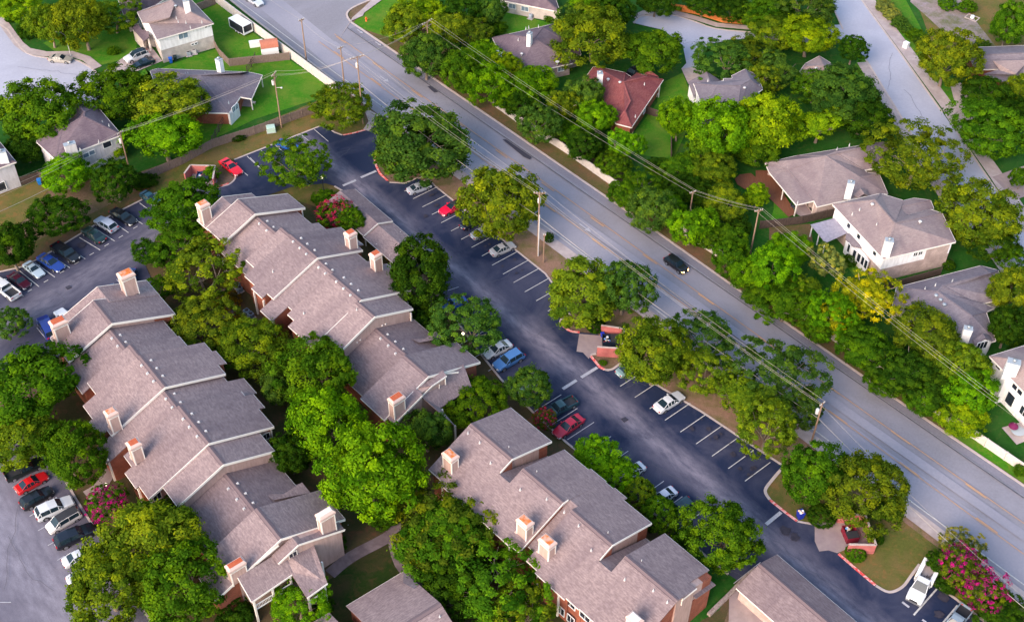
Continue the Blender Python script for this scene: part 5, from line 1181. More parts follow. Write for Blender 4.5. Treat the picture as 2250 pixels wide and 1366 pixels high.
# ---------------------------------------------------------------- fences
def fence(name, label, pts, hgt=1.8, mat='wood', post=2.4, th=.05, cat='fence', group='fences around the yards', cap=False, postmat=None, pw=.12, ph=.1, rails=False):
    g = [gp(*p) for p in pts]
    r_ = root(name, (g[0].x, g[0].y, 0), 0, label, cat, group)
    g = [v - Vector((r_.location.x, r_.location.y, 0)) for v in g]
    for i in range(len(g) - 1):
        a, b = g[i], g[i + 1]; d = b - a; L = d.length; d.normalize(); n = Vector((-d.y, d.x, 0))
        mb = MB()
        if rails:
            for zz in (.45, .95, 1.45): mb.bar(a + Vector((0, 0, zz)), b + Vector((0, 0, zz)), .06, .14)
        else:
            q = [a - n * th / 2, b - n * th / 2, b + n * th / 2, a + n * th / 2]
            mb.hexa([(v.x, v.y, .02) for v in q], [(v.x, v.y, hgt) for v in q])
            if mat.startswith('wood'):
                for zz in (.4, hgt - .25): mb.bar(a - n * (th / 2 + .03) + Vector((0, 0, zz)), b - n * (th / 2 + .03) + Vector((0, 0, zz)), .05, .09)
            if cap: mb.bar(a + Vector((0, 0, hgt + .03)), b + Vector((0, 0, hgt + .03)), th + .08, .07)
        mb.build('panel', M[mat], r_)
    # posts along the whole run
    for i in range(len(g) - 1):
        a, b = g[i], g[i + 1]; L = (b - a).length; k = max(1, round(L / post))
        for j in range(k + (1 if i == len(g) - 2 else 0)):
            p = a.lerp(b, j / k); mb = MB(); mb.box(p.x - pw / 2, p.x + pw / 2, p.y - pw / 2, p.y + pw / 2, 0, hgt + ph)
            mb.build('post', M[postmat or mat], r_)
    return r_
fence('boundary_wall', 'white panelled boundary wall along the left side of the road behind the trailer', [(460, -6), (560, 70), (738, 202)], 2.0, 'stone', 2.6, .14, 'wall', 'white roadside walls', True, pw=.24)
fence('boundary_wall', 'pale panelled boundary wall under the trees along the right side of the road', [(1084, 232), (1134, 268), (1234, 330), (1352, 414), (1640, 608), (1822, 742), (1983, 858), (2121, 952), (2250, 1040), (2380, 1130)], 1.6, 'stone', 3.0, .1, 'wall', 'white roadside walls', True, pw=.26)
fence('wooden_fence', 'long weathered board fence between the lot and the green back lawn', [(318, 398), (400, 362), (468, 325), (560, 296), (690, 249), (738, 208)], 1.8, 'wood')
fence('wooden_fence', 'dark board fence beside the pale house at the left edge', [(44, 409), (88, 395), (200, 400), (318, 398)], 1.7, 'wood_dark')
fence('wooden_fence', 'curved board fence between the trailer lawn and the grey roof house', [(471, 101), (482, 122), (505, 146), (550, 141), (580, 138), (637, 132)], 1.7, 'wood', th=.06)
fence('wooden_fence', 'short board fence behind the chimney of the white two storey house', [(430, 26), (474, 10)], 1.7, 'wood')
fence('gate_fence', 'open railed fence running down to the grey roof house from the shed yard', [(544, 163), (562, 133)], 1.7, 'wood_dark', rails=True)
fence('gate_fence', 'open railed fence from the grey roof house to the long board fence', [(468, 317), (482, 290), (496, 266)], 1.7, 'wood_dark', rails=True)
fence('wooden_fence', 'bright orange board fence beside the upper cul de sac', [(1474, 22), (1530, 32), (1588, 50), (1634, 54)], 1.5, 'wood_orange')
fence('wooden_fence', 'dark fence at the right corner of the red roof house', [(1420, 250), (1455, 262), (1480, 275)], 1.6, 'wood_dark')
fence('wooden_fence', 'dark board fence below the covered patio and timber deck', [(1668, 503), (1760, 492), (1840, 473)], 1.7, 'wood_dark')
fence('wooden_fence', 'dark board fence between the large brick house and the three vent roof', [(1938, 640), (1975, 630), (2065, 604)], 1.6, 'wood_dark')
fence('wooden_fence', 'brown fence between the cream walled house and the dense trees', [(1052, 55), (1072, 78)], 1.6, 'wood')
fence('wooden_fence', 'dark fence hidden beside the bright green tree right of the red roof house', [(1474, 305), (1474, 350)], 1.5, 'wood_dark')
# stone retaining wall between row and garage
g = [gp(*P('Q3', *q)) for q in ((-20, 1085), (240, 830), (420, 640), (560, 520))]
mb = MB(); ribbon_mesh(mb, g, .5, 0, .55)
M['rubble'] = speckle('rubble', (.18, .12, .11), (.46, .38, .34), 3.2, .95, .1, .8)
tag(mb.build('retaining_wall', M['rubble']), 'low rough stone retaining wall beside the garage', 'wall')

# ---------------------------------------------------------------- utility poles and wires
POLE = {}
def pole(key, base, top, label, arms=1, arm=2.2, ang=45, rad=.15, trans=0, lamp=False, conduit=False, name='utility_pole', group='utility poles', h=None):
    h = h or top_height(base, top)
    b = gp(*base)
    r_ = root(name, (b.x, b.y, 0), 0, label, 'utility pole', group)
    mb = MB(); mb.tube([(0, 0, -.2), (0, 0, h)], [rad, rad * .65], 10); mb.build('pole', M['wood_pole'], r_)
    tips = []
    d = Vector((math.cos(R(ang)), math.sin(R(ang)), 0))
    for k in range(arms):
        z = h - .25 - k * .9
        mb = MB(); mb.bar(d * (-arm / 2) + Vector((0, 0, z)), d * (arm / 2) + Vector((0, 0, z)), .11, .13)
        mb.bar(d * (arm * .3) + Vector((0, 0, z)), Vector((0, 0, z - .6)), .05); mb.bar(d * (-arm * .3) + Vector((0, 0, z)), Vector((0, 0, z - .6)), .05)
        mb.build('crossarm', M['wood_pole'], r_)
    for t in (-.95, -.45, .45, .95):
        p = d * (arm / 2 * t) + Vector((0, 0, h - .18)); mb = MB(); mb.lathe(p, [(.05, 0), (.07, .08), (.03, .14), (.06, .2), (0, .24)], 8); mb.build('insulator', M['vent'], r_)
        tips.append(Vector((b.x, b.y, 0)) + p + Vector((0, 0, .22)))
    for k in range(trans):
        mb = MB(); a = R(ang + 90 + 120 * k); mb.lathe((.4 * math.cos(a), .4 * math.sin(a), h - 2.5), [(0, 0), (.24, 0), (.26, .1), (.26, .85), (.2, .95), (0, 1)], 12); mb.build('transformer', M['vent'], r_)
    if conduit:
        mb = MB(); mb.tube([(.1, -.22, 0), (.1, -.22, h * .66)], .10, 10); mb.build('conduit', M['vent'], r_)
    if lamp:
        mb = MB(); mb.tube([(0, 0, h - 3), (.9, -.2, h - 2.8)], .04, 6); mb.lathe((1.05, -.22, h - 2.92), [(0, 0), (.2, .02), (.16, .18), (0, .22)], 12); mb.build('lamp_head', M['vent'], r_)
    low = Vector((b.x, b.y, h * .62))
    POLE[key] = dict(t=tips, low=low, h=h, r=r_)
    return r_
pole('P1', (674, 139), (659, 42), 'utility pole standing against the white wall, left of the road', arms=1, arm=1.2, ang=40)
pole('P2', (757, 193), (745, 103), 'utility pole at the end of the white wall, middle of the three by the road', arms=1, arm=1.2, ang=40, trans=0)
pole('P3', (798, 273), (787, 124), 'tall crossarm pole at the lot entrance corner beside the olive tree', arms=1, arm=2.6, ang=30, lamp=False, trans=1)
pole('P4', (619, 281), (612, 161), 'utility pole with lamp on the green lawn behind the board fence', arms=2, arm=1.6, ang=70, lamp=True, trans=1)
pole('P5', (1181, 561), (1191, 422), 'utility pole with white conduit between the lot and the road', arms=1, arm=1.8, ang=0, trans=1, conduit=True)
pole('P6', (1648, 560), (1665, 491), 'slim utility pole among the trees right of the road', arms=1, arm=1.4, ang=20, h=9.5)
pole('P7', (1783, 971), (1803, 885), 'slanting looking utility pole above the dark round lot trees', arms=1, arm=1.0, ang=40, trans=1)
pole('P8', (283, 366), (268, 290), 'wooden utility pole in front of the lilac house', arms=1, arm=1.2, ang=60, trans=1)
pole('P9', (942, 135), (930, 47), 'crossarm pole rising out of the tall hedge trees right of the road', arms=2, arm=2.6, ang=50)
pole('P10', (1514, 480), (1517, 420), 'half hidden wire pole between the olive trees below the deck', arms=1, arm=1.2, ang=30)
pole('P11', (1194, 577), (1199, 514), 'short dark pole without wires beside the conduit pole', arms=1, arm=.4, ang=0, rad=.13)
NW = [0]
def wire(label, a, b, sag=.6, rad=.014):
    a = Vector(a); b = Vector(b); pts = []
    for i in range(17):
        t = i / 16; p = a.lerp(b, t); p.z -= sag * 4 * t * (1 - t); pts.append(p)
    mb = MB(); mb.tube(pts, rad, 5); tag(mb.build('power_line', M['wire']), label, 'wire', 'overhead wires')
T = lambda k, i: POLE[k]['t'][i]
nm3 = ['upper', 'middle', 'lower']
off_r = [gp(2300, 952 + 8 * k, 9 - .5 * k) for k in range(3)]
for k, i in enumerate((3, 2, 0)):
    wire(f'{nm3[k]} wire from the hedge crossarm pole to the pole below the deck', T('P9', i), T('P10', min(i, 3)), .9)
    wire(f'{nm3[k]} wire between the two slim poles among the trees below the deck', T('P10', i), T('P6', i), .3)
    wire(f'{nm3[k]} wire from the slim tree pole to the right edge over the yellow tree', T('P6', i), off_r[k], .8)
for k, i in enumerate((3, 1, 0)):
    wire(f'{nm3[k]} wire from the entrance corner pole to the conduit pole', T('P3', i), T('P5', i), .8)
    wire(f'{nm3[k]} wire from the conduit pole to the pole above the round lot trees', T('P5', i), T('P7', i), .9)
    wire(f'{nm3[k]} wire crossing the road from the entrance pole to the hedge crossarm pole', T('P3', i), T('P9', i), .9)
    wire(f'{nm3[k]} wire from the lawn pole to the entrance corner pole', T('P4', i), T('P3', i), 1.0)
    wire(f'{nm3[k]} wire from the lawn pole to the pole in front of the lilac house', T('P4', i), T('P8', i), .5)
    wire(f'{nm3[k]} wire from the lilac house pole down to the left edge', T('P8', i), gp(-60, 425 + 16 * k, 8.0 - .4 * k), .8)
wire('wire from the pole by the lilac house across the left dry grass', POLE['P8']['low'], gp(-60, 490, 5), .8, .035)
wire('wire from the round lot trees pole to the pink flowering tree corner', T('P7', 0), gp(2290, 1345, 7.5), .9); wire('low thick wire from the round lot trees pole to the right edge', POLE['P7']['low'], gp(2290, 1368, 5), .8, .035)
wire('low thick wire along the lot trees between conduit pole and round trees', POLE['P5']['low'], POLE['P7']['low'], .9, .035)
wire('low thick wire over the big entrance tree to the conduit pole', POLE['P3']['low'], POLE['P5']['low'], .9, .035)
wire('wire between the two poles by the white wall', T('P1', 1), T('P2', 1), .8); wire('wire from the middle roadside pole to the entrance corner pole', T('P2', 1), T('P3', 1), .3)
wire('wire from the white wall pole to the top edge over the road', T('P1', 1), gp(520, -60, 9), .6)
wire('slack wire from the white wall pole to the hedge crossarm pole', T('P2', 2), T('P9', 1), .8)

# ---------------------------------------------------------------- vehicles
def carpaint():
    m, nt, b = newmat('car_paint', .3, .5)
    oi = N(nt, 'ShaderNodeObjectInfo'); nt.links.new(oi.outputs['Color'], b.inputs['Base Color'])
    b.inputs['Coat Weight'].default_value = .6; b.inputs['Coat Roughness'].default_value = .08
    return m
M['paint_car'] = carpaint()
M['glass_car'] = plain('car_glass', (.012, .025, .035), .16, .5)
M['tyre'] = plain('tyre', (.012, .012, .014), .8)
M['rim'] = plain('rim', (.45, .45, .47), .35, .5, .8)
M['lampw'] = plain('headlight_lens', (.75, .75, .72), .15, .6)
M['lampr'] = plain('tail_lens', (.45, .01, .012), .2, .6)
M['lampon'] = plain('headlight_lit', (1, .6, .2), .3, .5, 0, (1, .55, .18), 6)
M['dark_plastic'] = plain('dark_plastic', (.03, .03, .035), .6)
ST = {  # x, z bottom, z belt, z top, half width belt, half width top
 'sedan': [(2.36, .34, .55, .58, .66, .60), (2.2, .24, .66, .70, .80, .66), (1.5, .22, .80, .85, .88, .72), (.95, .22, .90, .93, .90, .76), (.22, .22, .93, 1.38, .90, .62), (-.35, .22, .94, 1.43, .90, .62), (-.85, .22, .95, 1.40, .90, .61), (-1.6, .22, .97, 1.01, .89, .74), (-2.15, .26, .93, .98, .83, .70), (-2.36, .36, .72, .76, .70, .62)],
 'coupe': [(2.32, .32, .52, .55, .68, .60), (2.15, .22, .64, .68, .82, .66), (1.3, .2, .80, .85, .90, .74), (.75, .2, .88, .91, .92, .76), (.05, .2, .90, 1.27, .91, .60), (-.7, .2, .92, 1.28, .90, .58), (-1.5, .2, .95, .99, .91, .74), (-2.1, .26, .92, .96, .86, .72), (-2.3, .36, .72, .76, .74, .64)],
 'suv': [(2.36, .38, .66, .72, .70, .62), (2.2, .3, .86, .92, .86, .72), (1.45, .28, 1.0, 1.06, .93, .78), (1.0, .28, 1.04, 1.08, .94, .80), (.4, .28, 1.06, 1.62, .94, .70), (-.6, .28, 1.08, 1.72, .94, .72), (-1.75, .28, 1.10, 1.68, .93, .70), (-2.15, .3, 1.08, 1.14, .90, .78), (-2.32, .42, .8, .86, .84, .76)],
 'van': [(2.4, .36, .66, .70, .74, .66), (2.25, .28, .80, .86, .88, .74), (1.75, .26, .95, 1.0, .94, .80), (1.5, .26, 1.0, 1.04, .96, .82), (.75, .26, 1.05, 1.66, .97, .76), (-.6, .26, 1.08, 1.74, .97, .78), (-2.1, .26, 1.08, 1.72, .96, .77), (-2.35, .3, 1.06, 1.12, .94, .84), (-2.45, .42, .8, .86, .88, .8)],
 'pickup': [(2.75, .42, .72, .78, .74, .66), (2.55, .32, .90, .96, .90, .78), (1.75, .3, 1.02, 1.08, .96, .82), (1.25, .3, 1.06, 1.10, .97, .84), (.7, .3, 1.08, 1.66, .96, .72), (-.1, .3, 1.08, 1.70, .96, .72), (-.5, .3, 1.08, 1.62, .96, .72), (-.62, .3, 1.06, 1.10, .96, .86)],
}
def car_proto(kind):
    r_ = bpy.data.objects.new('car_proto', None); C.objects.link(r_)
    st = ST[kind]
    rings = []
    for x, zb, zbelt, zt, wb, wt in st:
        rings.append([(x, -wb * .92, zb), (x, -wb, zb + (zbelt - zb) * .45), (x, -wb * .96, zbelt), (x, -wt, zt - .035 * (zt > 1.2)), (x, -wt * .55, zt), (x, wt * .55, zt), (x, wt, zt - .035 * (zt > 1.2)), (x, wb * .96, zbelt), (x, wb, zb + (zbelt - zb) * .45), (x, wb * .92, zb)])
    body = MB(); ws = MB(); rw = MB(); sw = MB(); sw2 = MB()
    n = len(rings[0])
    cab = [i for i, s in enumerate(st) if s[3] - s[2] > .2]
    c0, c1 = cab[0], cab[-1]
    for i in range(len(st) - 1):
        a, b = rings[i], rings[i + 1]
        for j in range(n - 1):
            q = [a[j], b[j], b[j + 1], a[j + 1]]
            tgt = body
            if j in (2, 6) and c0 - 1 <= i <= c1: tgt = sw if j == 2 else sw2
            if j in (3, 4, 5) and i == c0 - 1: tgt = ws
            if j in (3, 4, 5) and i == c1: tgt = rw
            tgt.add(q, [(0, 1, 2, 3)], 0, tgt is body)
        q = [a[0], b[0], b[-1], a[-1]]; body.add(q, [(3, 2, 1, 0)])
    body.add(rings[0], [tuple(range(n))]); body.add(rings[-1], [tuple(range(n - 1, -1, -1))])
    # window pillars
    for s in (-1, 1):
        for i in range(c0, c1 + 1):
            x, zb, zbelt, zt, wb, wt = st[i]
            body.bar((x, s * wb * .965, zbelt), (x, s * wt * 1.01, zt - .03), .07, .05)
        for i, j in ((c0 - 1, c0), (c1, c1 + 1)):
            A_ = st[i]; B_ = st[j]
            body.bar((A_[0], s * A_[5] * 1.0, A_[3] - .02), (B_[0], s * B_[5] * 1.0, B_[3] - .02), .07, .05)
    if kind == 'pickup':
        z0, z1 = .72, 1.12
        body.box(-2.72, -.62, -.95, -.83, .38, z1); body.box(-2.72, -.62, .83, .95, .38, z1); body.box(-2.78, -2.68, -.93, .93, .42, z1); body.box(-2.68, -.62, -.83, .83, .5, z0)
        bl = MB(); bl.box(-2.66, -.68, -.82, .82, z0 + .004, z0 + .02)
    bo = body.build('body', M['paint_car'], r_)
    if kind == 'pickup': bl.build('bed_liner', M['dark_plastic'], r_)
    ws.build('windshield', M['glass_car'], r_); rw.build('rear_window', M['glass_car'], r_); sw.build('side_windows', M['glass_car'], r_); sw2.build('side_windows', M['glass_car'], r_)
    xr = st[-1][0] if kind != 'pickup' else -2.78
    xf = st[0][0]; wd = .93 if kind in ('pickup', 'van', 'suv') else .88
    wr = .34 if kind in ('sedan', 'coupe', 'van') else .39
    wx = (xf - .92, xr + .95)
    for x in wx:
        for s in (-1, 1):
            mb = MB(); mb.tube([(x, s * (wd - .20), wr), (x, s * (wd + .03), wr)], wr, 14, smooth=False); w_ = mb.build('wheel', M['tyre'], r_)
            mb = MB(); mb.tube([(x, s * (wd + .0), wr), (x, s * (wd + .045), wr)], wr * .6, 12, smooth=False); mb.build('rim', M['rim'], w_)
    zf = st[1][2]
    for s in (-1, 1):
        mb = MB(); mb.hexa([(xf - .25, s * .42, zf - .24), (xf + .05, s * .42, zf - .24), (xf - .02, s * .72, zf - .24), (xf - .2, s * .86, zf - .24)], [(xf - .3, s * .42, zf + .0), (xf - .02, s * .42, zf - .06), (xf - .06, s * .72, zf - .05), (xf - .3, s * .88, zf + .01)])
        mb.build('headlight', M['lampw'], r_)
        mb = MB(); zt_ = (1.0 if kind in ('suv', 'van', 'pickup') else .82)
        mb.box(*sorted((xr + .14, xr - .03)), *sorted((s * .5, s * (.84 if kind != 'sedan' else .74))), zt_ - .14, zt_); mb.build('tail_light', M['lampr'], r_)
        mb = MB(); mx = st[c0][0] + .25; mb.box(mx - .08, mx + .08, *sorted((s * wd, s * (wd + .17))), st[c0][2] + .0, st[c0][2] + .14); mb.build('wing_mirror', M['paint_car'], r_)
    mb = MB(); mb.box(xf - .06, xf + .02, -.4, .4, .42, .56); mb.build('grille', M['dark_plastic'], r_)
    mb = MB(); mb.box(xr - .03, xr + .03, -.22, .22, .5, .62); mb.build('licence_plate', M['white'], r_)
    return r_
PROTO = {}
CARG = 'parked cars'
def car(kind, front, rear, col, label, cat=None, group=CARG, L=None, bed=None, roof=None, lit=False, hood=None):
    a = gp(*front, .45); b = gp(*rear, .45)
    if kind not in PROTO:
        PROTO[kind] = car_proto(kind); o = PROTO[kind]
        PROTO[kind]['_used'] = 0
    src = PROTO[kind]
    o = copy_tree(src)
    if '_used' in o: del o['_used']
    c = (a + b) / 2
    o.location = (c.x, c.y, .02 if True else 0); o.rotation_euler = (0, 0, math.atan2(a.y - b.y, a.x - b.x))
    ln = (a - b).length; std = {'sedan': 4.72, 'coupe': 4.62, 'suv': 4.68, 'van': 4.85, 'pickup': 5.53}[kind]
    s = max(.93, min(1.12, ln / std)) if L is None else L / std
    o.scale = (s, min(s, 1.03), min(s, 1.03))
    o.name = {'sedan': 'parked_car', 'coupe': 'parked_car', 'suv': 'parked_suv', 'van': 'parked_van', 'pickup': 'pickup_truck'}[kind]
    tag(o, label, cat or {'sedan': 'car', 'coupe': 'car', 'suv': 'suv', 'van': 'van', 'pickup': 'pickup truck'}[kind], group)
    for ch in o.children_recursive:
        ch.color = (*col, 1)
        ch.name = ch.name.split('.')[0]
        if lit and ch.name.startswith('headlight'):
            ch.data = ch.data.copy(); ch.data.materials.clear(); ch.data.materials.append(M['lampon'])
    if roof:
        mb = MB(); st = ST[kind]; cab = [s_ for s_ in st if s_[3] - s_[2] > .2]
        for p_, q_ in zip(cab, cab[1:]):
            mb.hexa([(p_[0], -p_[5] * .93, p_[3] + .004), (q_[0], -q_[5] * .93, q_[3] + .004), (q_[0], q_[5] * .93, q_[3] + .004), (p_[0], p_[5] * .93, p_[3] + .004)], [(p_[0], -p_[5] * .88, p_[3] + .03), (q_[0], -q_[5] * .88, q_[3] + .03), (q_[0], q_[5] * .88, q_[3] + .03), (p_[0], p_[5] * .88, p_[3] + .03)])
        mb.build('roof_panel', roof, o)
    return o
WH = (.62, .63, .65); SIL = (.42, .43, .45); BLK = (.008, .009, .012); NAV = (.01, .03, .14); RED = (.62, .01, .02); TEAL = (.01, .07, .10); DGR = (.015, .03, .028)
car('sedan', (158, 133), (108, 129), (.36, .33, .29), 'beige silver sedan parked on the street by the lamp pole')
car('suv', (275, 135), (327, 117), WH, 'white crossover with black roof on the driveway of the white house', roof=M['glass_car'])
car('sedan', (294, 147), (338, 132), (.006, .016, .035), 'dark navy sedan beside the white crossover on the driveway')
car('sedan', (574, 12), (543, -8), WH, 'white car driving on the road at the top edge', group='moving cars')
car('coupe', (528, 384), (488, 353), (.75, .005, .02), 'bright red coupe beside the upper bin enclosure')
car('coupe', (652, 327), (612, 313), (.01, .08, .35), 'blue coupe parked above the lot tree with pale stalls')
car('sedan', (345, 446), (316, 427), TEAL, 'dark teal car peeking out left of the big lot tree')
car('sedan', (295, 491), (247, 464), BLK, 'black sedan in the far left row, next to the silver estate')
car('suv', (214, 483), (254, 508), (.34, .38, .46), 'silver estate car with sunroof between two dark cars')
car('sedan', (186, 503), (227, 532), (.008, .03, .03), 'dark green sedan left of the silver estate with tail lights showing')
car('pickup', (170, 574), (121, 541), BLK, 'black pickup in the far left row beside the blue sedan')
car('sedan', (140, 595), (84, 562), (.015, .05, .27), 'large blue sedan in the far left row')
car('coupe', (91, 606), (58, 580), (.42, .52, .60), 'small pale blue white coupe in the far left row')
car('sedan', (62, 631), (24, 605), (.05, .008, .02), 'dark maroon sedan between the pale coupe and the white pickup')
car('pickup', (-14, 616), (38, 656), WH, 'white pickup with loaded bed cut by the left edge')
car('sedan', (287, 628), (290, 598), NAV, 'dark navy car hidden behind the tall chimney of the left row')
car('sedan', (240, 629), (266, 658), (.01, .05, .13), 'dark blue car left of the tall chimney')
car('sedan', (206, 650), (234, 678), (.03, .06, .11), 'blue black car half under the left roof edge')
car('pickup', (128, 684), (163, 722), WH, 'white pickup behind the two chimneys of the left row')
car('van', (92, 698), (118, 745), (.01, .025, .20), 'navy van beside the leftmost orange chimney')
car('pickup', (85, 1018), (24, 1046), (.006, .012, .012), 'black pickup half under the left trees, topmost of the lower left row')
car('sedan', (96, 1047), (44, 1076), (.55, .01, .015), 'red sedan in the lower left row')
car('suv', (103, 1083), (60, 1108), BLK, 'black suv between the red sedan and the white suv')
car('suv', (161, 1100), (80, 1137), WH, 'white suv with dark windows in the lower left row', L=5.0)
car('van', (106, 1165), (174, 1126), (.72, .68, .66), 'two tone van, white over maroon with dark roof', roof=M['dark_plastic'])
car('suv', (207, 1160), (123, 1199), (.006, .008, .016), 'long black estate car with roof rails in the lower left row', L=5.2)
car('sedan', (206, 1208), (146, 1237), WH, 'white sedan below the black estate, partly under the tree')
car('sedan', (210, 1248), (161, 1274), WH, 'white car mostly covered by the big tree in the lower left row')
car('sedan', (946, 405), (896, 423), (.42, .44, .50), 'silver sedan in the first stall next to the entrance tree')
car('coupe', (968, 470), (1020, 444), (.75, .008, .05), 'bright red convertible with dark soft top', roof=M['dark_plastic'])
car('sedan', (1060, 478), (1014, 502), (.01, .012, .03), 'dark car with red tail lights under the olive lot tree')
car('sedan', (1085, 500), (1037, 523), (.25, .27, .30), 'grey sedan beside the black car under the olive lot tree')
car('sedan', (1130, 537), (1079, 559), (.42, .40, .40), 'silver sedan nearest the conduit pole')
car('sedan', (974, 678), (1020, 660), (.01, .07, .35), 'blue car peeking out right of the round dark tree')
car('sedan', (1064, 783), (1122, 755), WH, 'white sedan beside the blue grey wagon')
car('suv', (1085, 812), (1150, 776), (.06, .17, .40), 'blue grey wagon with roof rails and sunroof', L=5.0)
car('sedan', (1136, 860), (1180, 836), WH, 'white car hidden under the round lot tree')
car('pickup', (1204, 911), (1260, 882), (.012, .05, .065), 'dark teal pickup above the red sedan')
car('sedan', (1220, 958), (1278, 918), (.45, .006, .03), 'deep red sedan in the lower lot')
car('sedan', (1363, 1053), (1410, 1025), WH, 'white car behind the clipped hedge trees')
car('sedan', (1433, 1107), (1478, 1080), (.50, .53, .62), 'pale grey car right of the clipped hedge trees')
car('suv', (1466, 1138), (1520, 1102), (.008, .03, .045), 'dark teal suv between the hedge trees and the round tree')
car('sedan', (1398, 800), (1366, 819), (.2, .3, .3), 'pale green car hidden beside the middle bin enclosure')
car('sedan', (1500, 866), (1440, 903), (.66, .66, .68), 'white sedan alone in the right hand stalls', L=5.1)
car('suv', (1507, 598), (1464, 567), (.01, .01, .014), 'black suv driving on the main road with headlights on', group='moving cars', lit=True)
car('suv', (1379, 170), (1402, 152), (.006, .007, .012), 'black suv on the driveway behind the red roof house')
car('pickup', (2086, 1385), (2115, 1347), (.22, .28, .34), 'grey pickup cut by the bottom edge near the pink trees')
# white service truck with open utility body
def service_truck():
    a = gp(2006, 1322, .6); b = gp(2046, 1243, .6)
    c = (a + b) / 2
    r_ = root('service_truck', (c.x, c.y, .02), math.atan2(a.y - b.y, a.x - b.x), 'white service truck with side lockers around an open bed', 'truck')
    k = (a - b).length / 6.0
    r_.scale = (k, k, k)
    body = MB(); gl = MB()
    prof = [(3.0, .4, .80, .86, .80), (2.85, .35, 1.0, .96, .84), (1.9, .35, 1.12, .98, .84), (1.62, .35, 1.18, .98, .86), (.8, .35, 1.85, .90, .72), (.05, .35, 1.9, .90, .72), (-.05, .35, 1.15, .98, .86)]
    rings = [[(x, -w, zb), (x, -w, min(zt, 1.15) - .05), (x, -wt, zt), (x, wt, zt), (x, w, min(zt, 1.15) - .05), (x, w, zb)] for x, zb, zt, w, wt in prof]
    for i in range(len(rings) - 1):
        for j in range(5):
            tgt = body
            if (j in (1, 3) and 3 <= i <= 5) or (j == 2 and i in (3, 5)): tgt = gl
            tgt.add([rings[i][j], rings[i + 1][j], rings[i + 1][j + 1], rings[i][j + 1]], [(0, 1, 2, 3)])
    body.add(rings[0], [tuple(range(6))]); body.add(rings[-1], [tuple(range(5, -1, -1))])
    for s in (-1, 1):
        body.bar((1.62, s * .86, 1.17), (.8, s * .72, 1.83), .07); body.bar((.45, s * .95, 1.12), (.45, s * .72, 1.86), .07)
    o = body.build('cab', M['paint_car'], r_); o.color = (.62, .62, .64, 1)
    gl.build('windows', M['glass_car'], r_)
    for s in (-1, 1):
        mb = MB(); mb.box(-3.0, -.12, *sorted((s * .62, s * 1.08)), .55, 1.55); mb.build('side_locker', M['white'], r_)
        for x in (-2.2, -1.3):
            q = MB(); q.box(x - .4, x + .4, *sorted((s * 1.082, s * 1.10)), .62, 1.45); q.build('locker_door', M['vent'], r_)
        mb = MB(); mb.box(2.8, 3.04, *sorted((s * .5, s * .82)), .68, .9); mb.build('headlight', M['lampw'], r_)
        for x in (2.0, -1.75):
            mb = MB(); mb.tube([(x, s * .72, .42), (x, s * 1.0, .42)], .42, 14, smooth=False); w_ = mb.build('wheel', M['tyre'], r_); mb = MB(); mb.tube([(x, s * .98, .42), (x, s * 1.02, .42)], .22, 10, smooth=False); mb.build('rim', M['rim'], w_)
    mb = MB(); mb.box(-2.95, -.12, -.62, .62, .75, .85); mb.build('bed_floor', M['concrete'], r_)
    mb = MB(); mb.box(-3.06, -2.95, -.75, .75, .6, 1.55); mb.build('tailgate', M['trim'], r_)
    mb = MB(); mb.box(2.95, 3.1, -.9, .9, .42, .62); mb.build('bumper', M['metal'], r_)
    mb = MB(); mb.box(3.0, 3.06, -.48, .48, .66, .88); mb.build('grille', M['dark_plastic'], r_)
    rd = random.Random(3); mb = MB()
    for k in range(14):
        x = rd.uniform(-1.2, -.3); y = rd.uniform(-.5, .5); mb.bar((x, y, .9), (x + rd.uniform(-.4, .4), y + rd.uniform(-.3, .3), 1.0 + rd.random() * .25), .05)
    mb.build('tools', M['wood_dark'], r_)
service_truck()
# box trailer
a = gp(*P('P', 524, 80)); 
tr_ = root('box_trailer', tuple(gp(531, 68)), R(-43), 'white roofed black box trailer on the green back lawn', 'trailer')
mb = MB(); mb.box(-2.3, 2.3, -1.05, 1.05, .45, 2.3); mb.build('box', plain('trailer_black', (.02, .02, .035), .35), tr_)
mb = MB(); mb.box(-2.35, 2.35, -1.1, 1.1, 2.3, 2.38); mb.build('roof', M['white'], tr_)
mb = MB()
for x in (-2.3, 2.3):
    for y in (-1.05, 1.05): mb.box(x - .07, x + .07, y - .07, y + .07, .45, 2.3)
mb.box(2.3, 2.36, -1.05, 1.05, .45, .85); mb.box(-2.3, 2.3, -1.09, -1.05, .4, .5); mb.build('corner_trim', M['white'], tr_)
mb = MB(); mb.bar((-2.3, 0, .45), (-3.3, 0, .45), .12); mb.build('tow_bar', M['metal'], tr_)
for x in (-.35, .45):
    for s in (-1, 1):
        mb = MB(); mb.tube([(x, s * .9, .34), (x, s * 1.12, .34)], .34, 12, smooth=False); w_ = mb.build('wheel', M['tyre'], tr_); mb = MB(); mb.tube([(x, s * 1.11, .34), (x, s * 1.14, .34)], .2, 10, smooth=False); mb.build('rim', M['white'], w_)
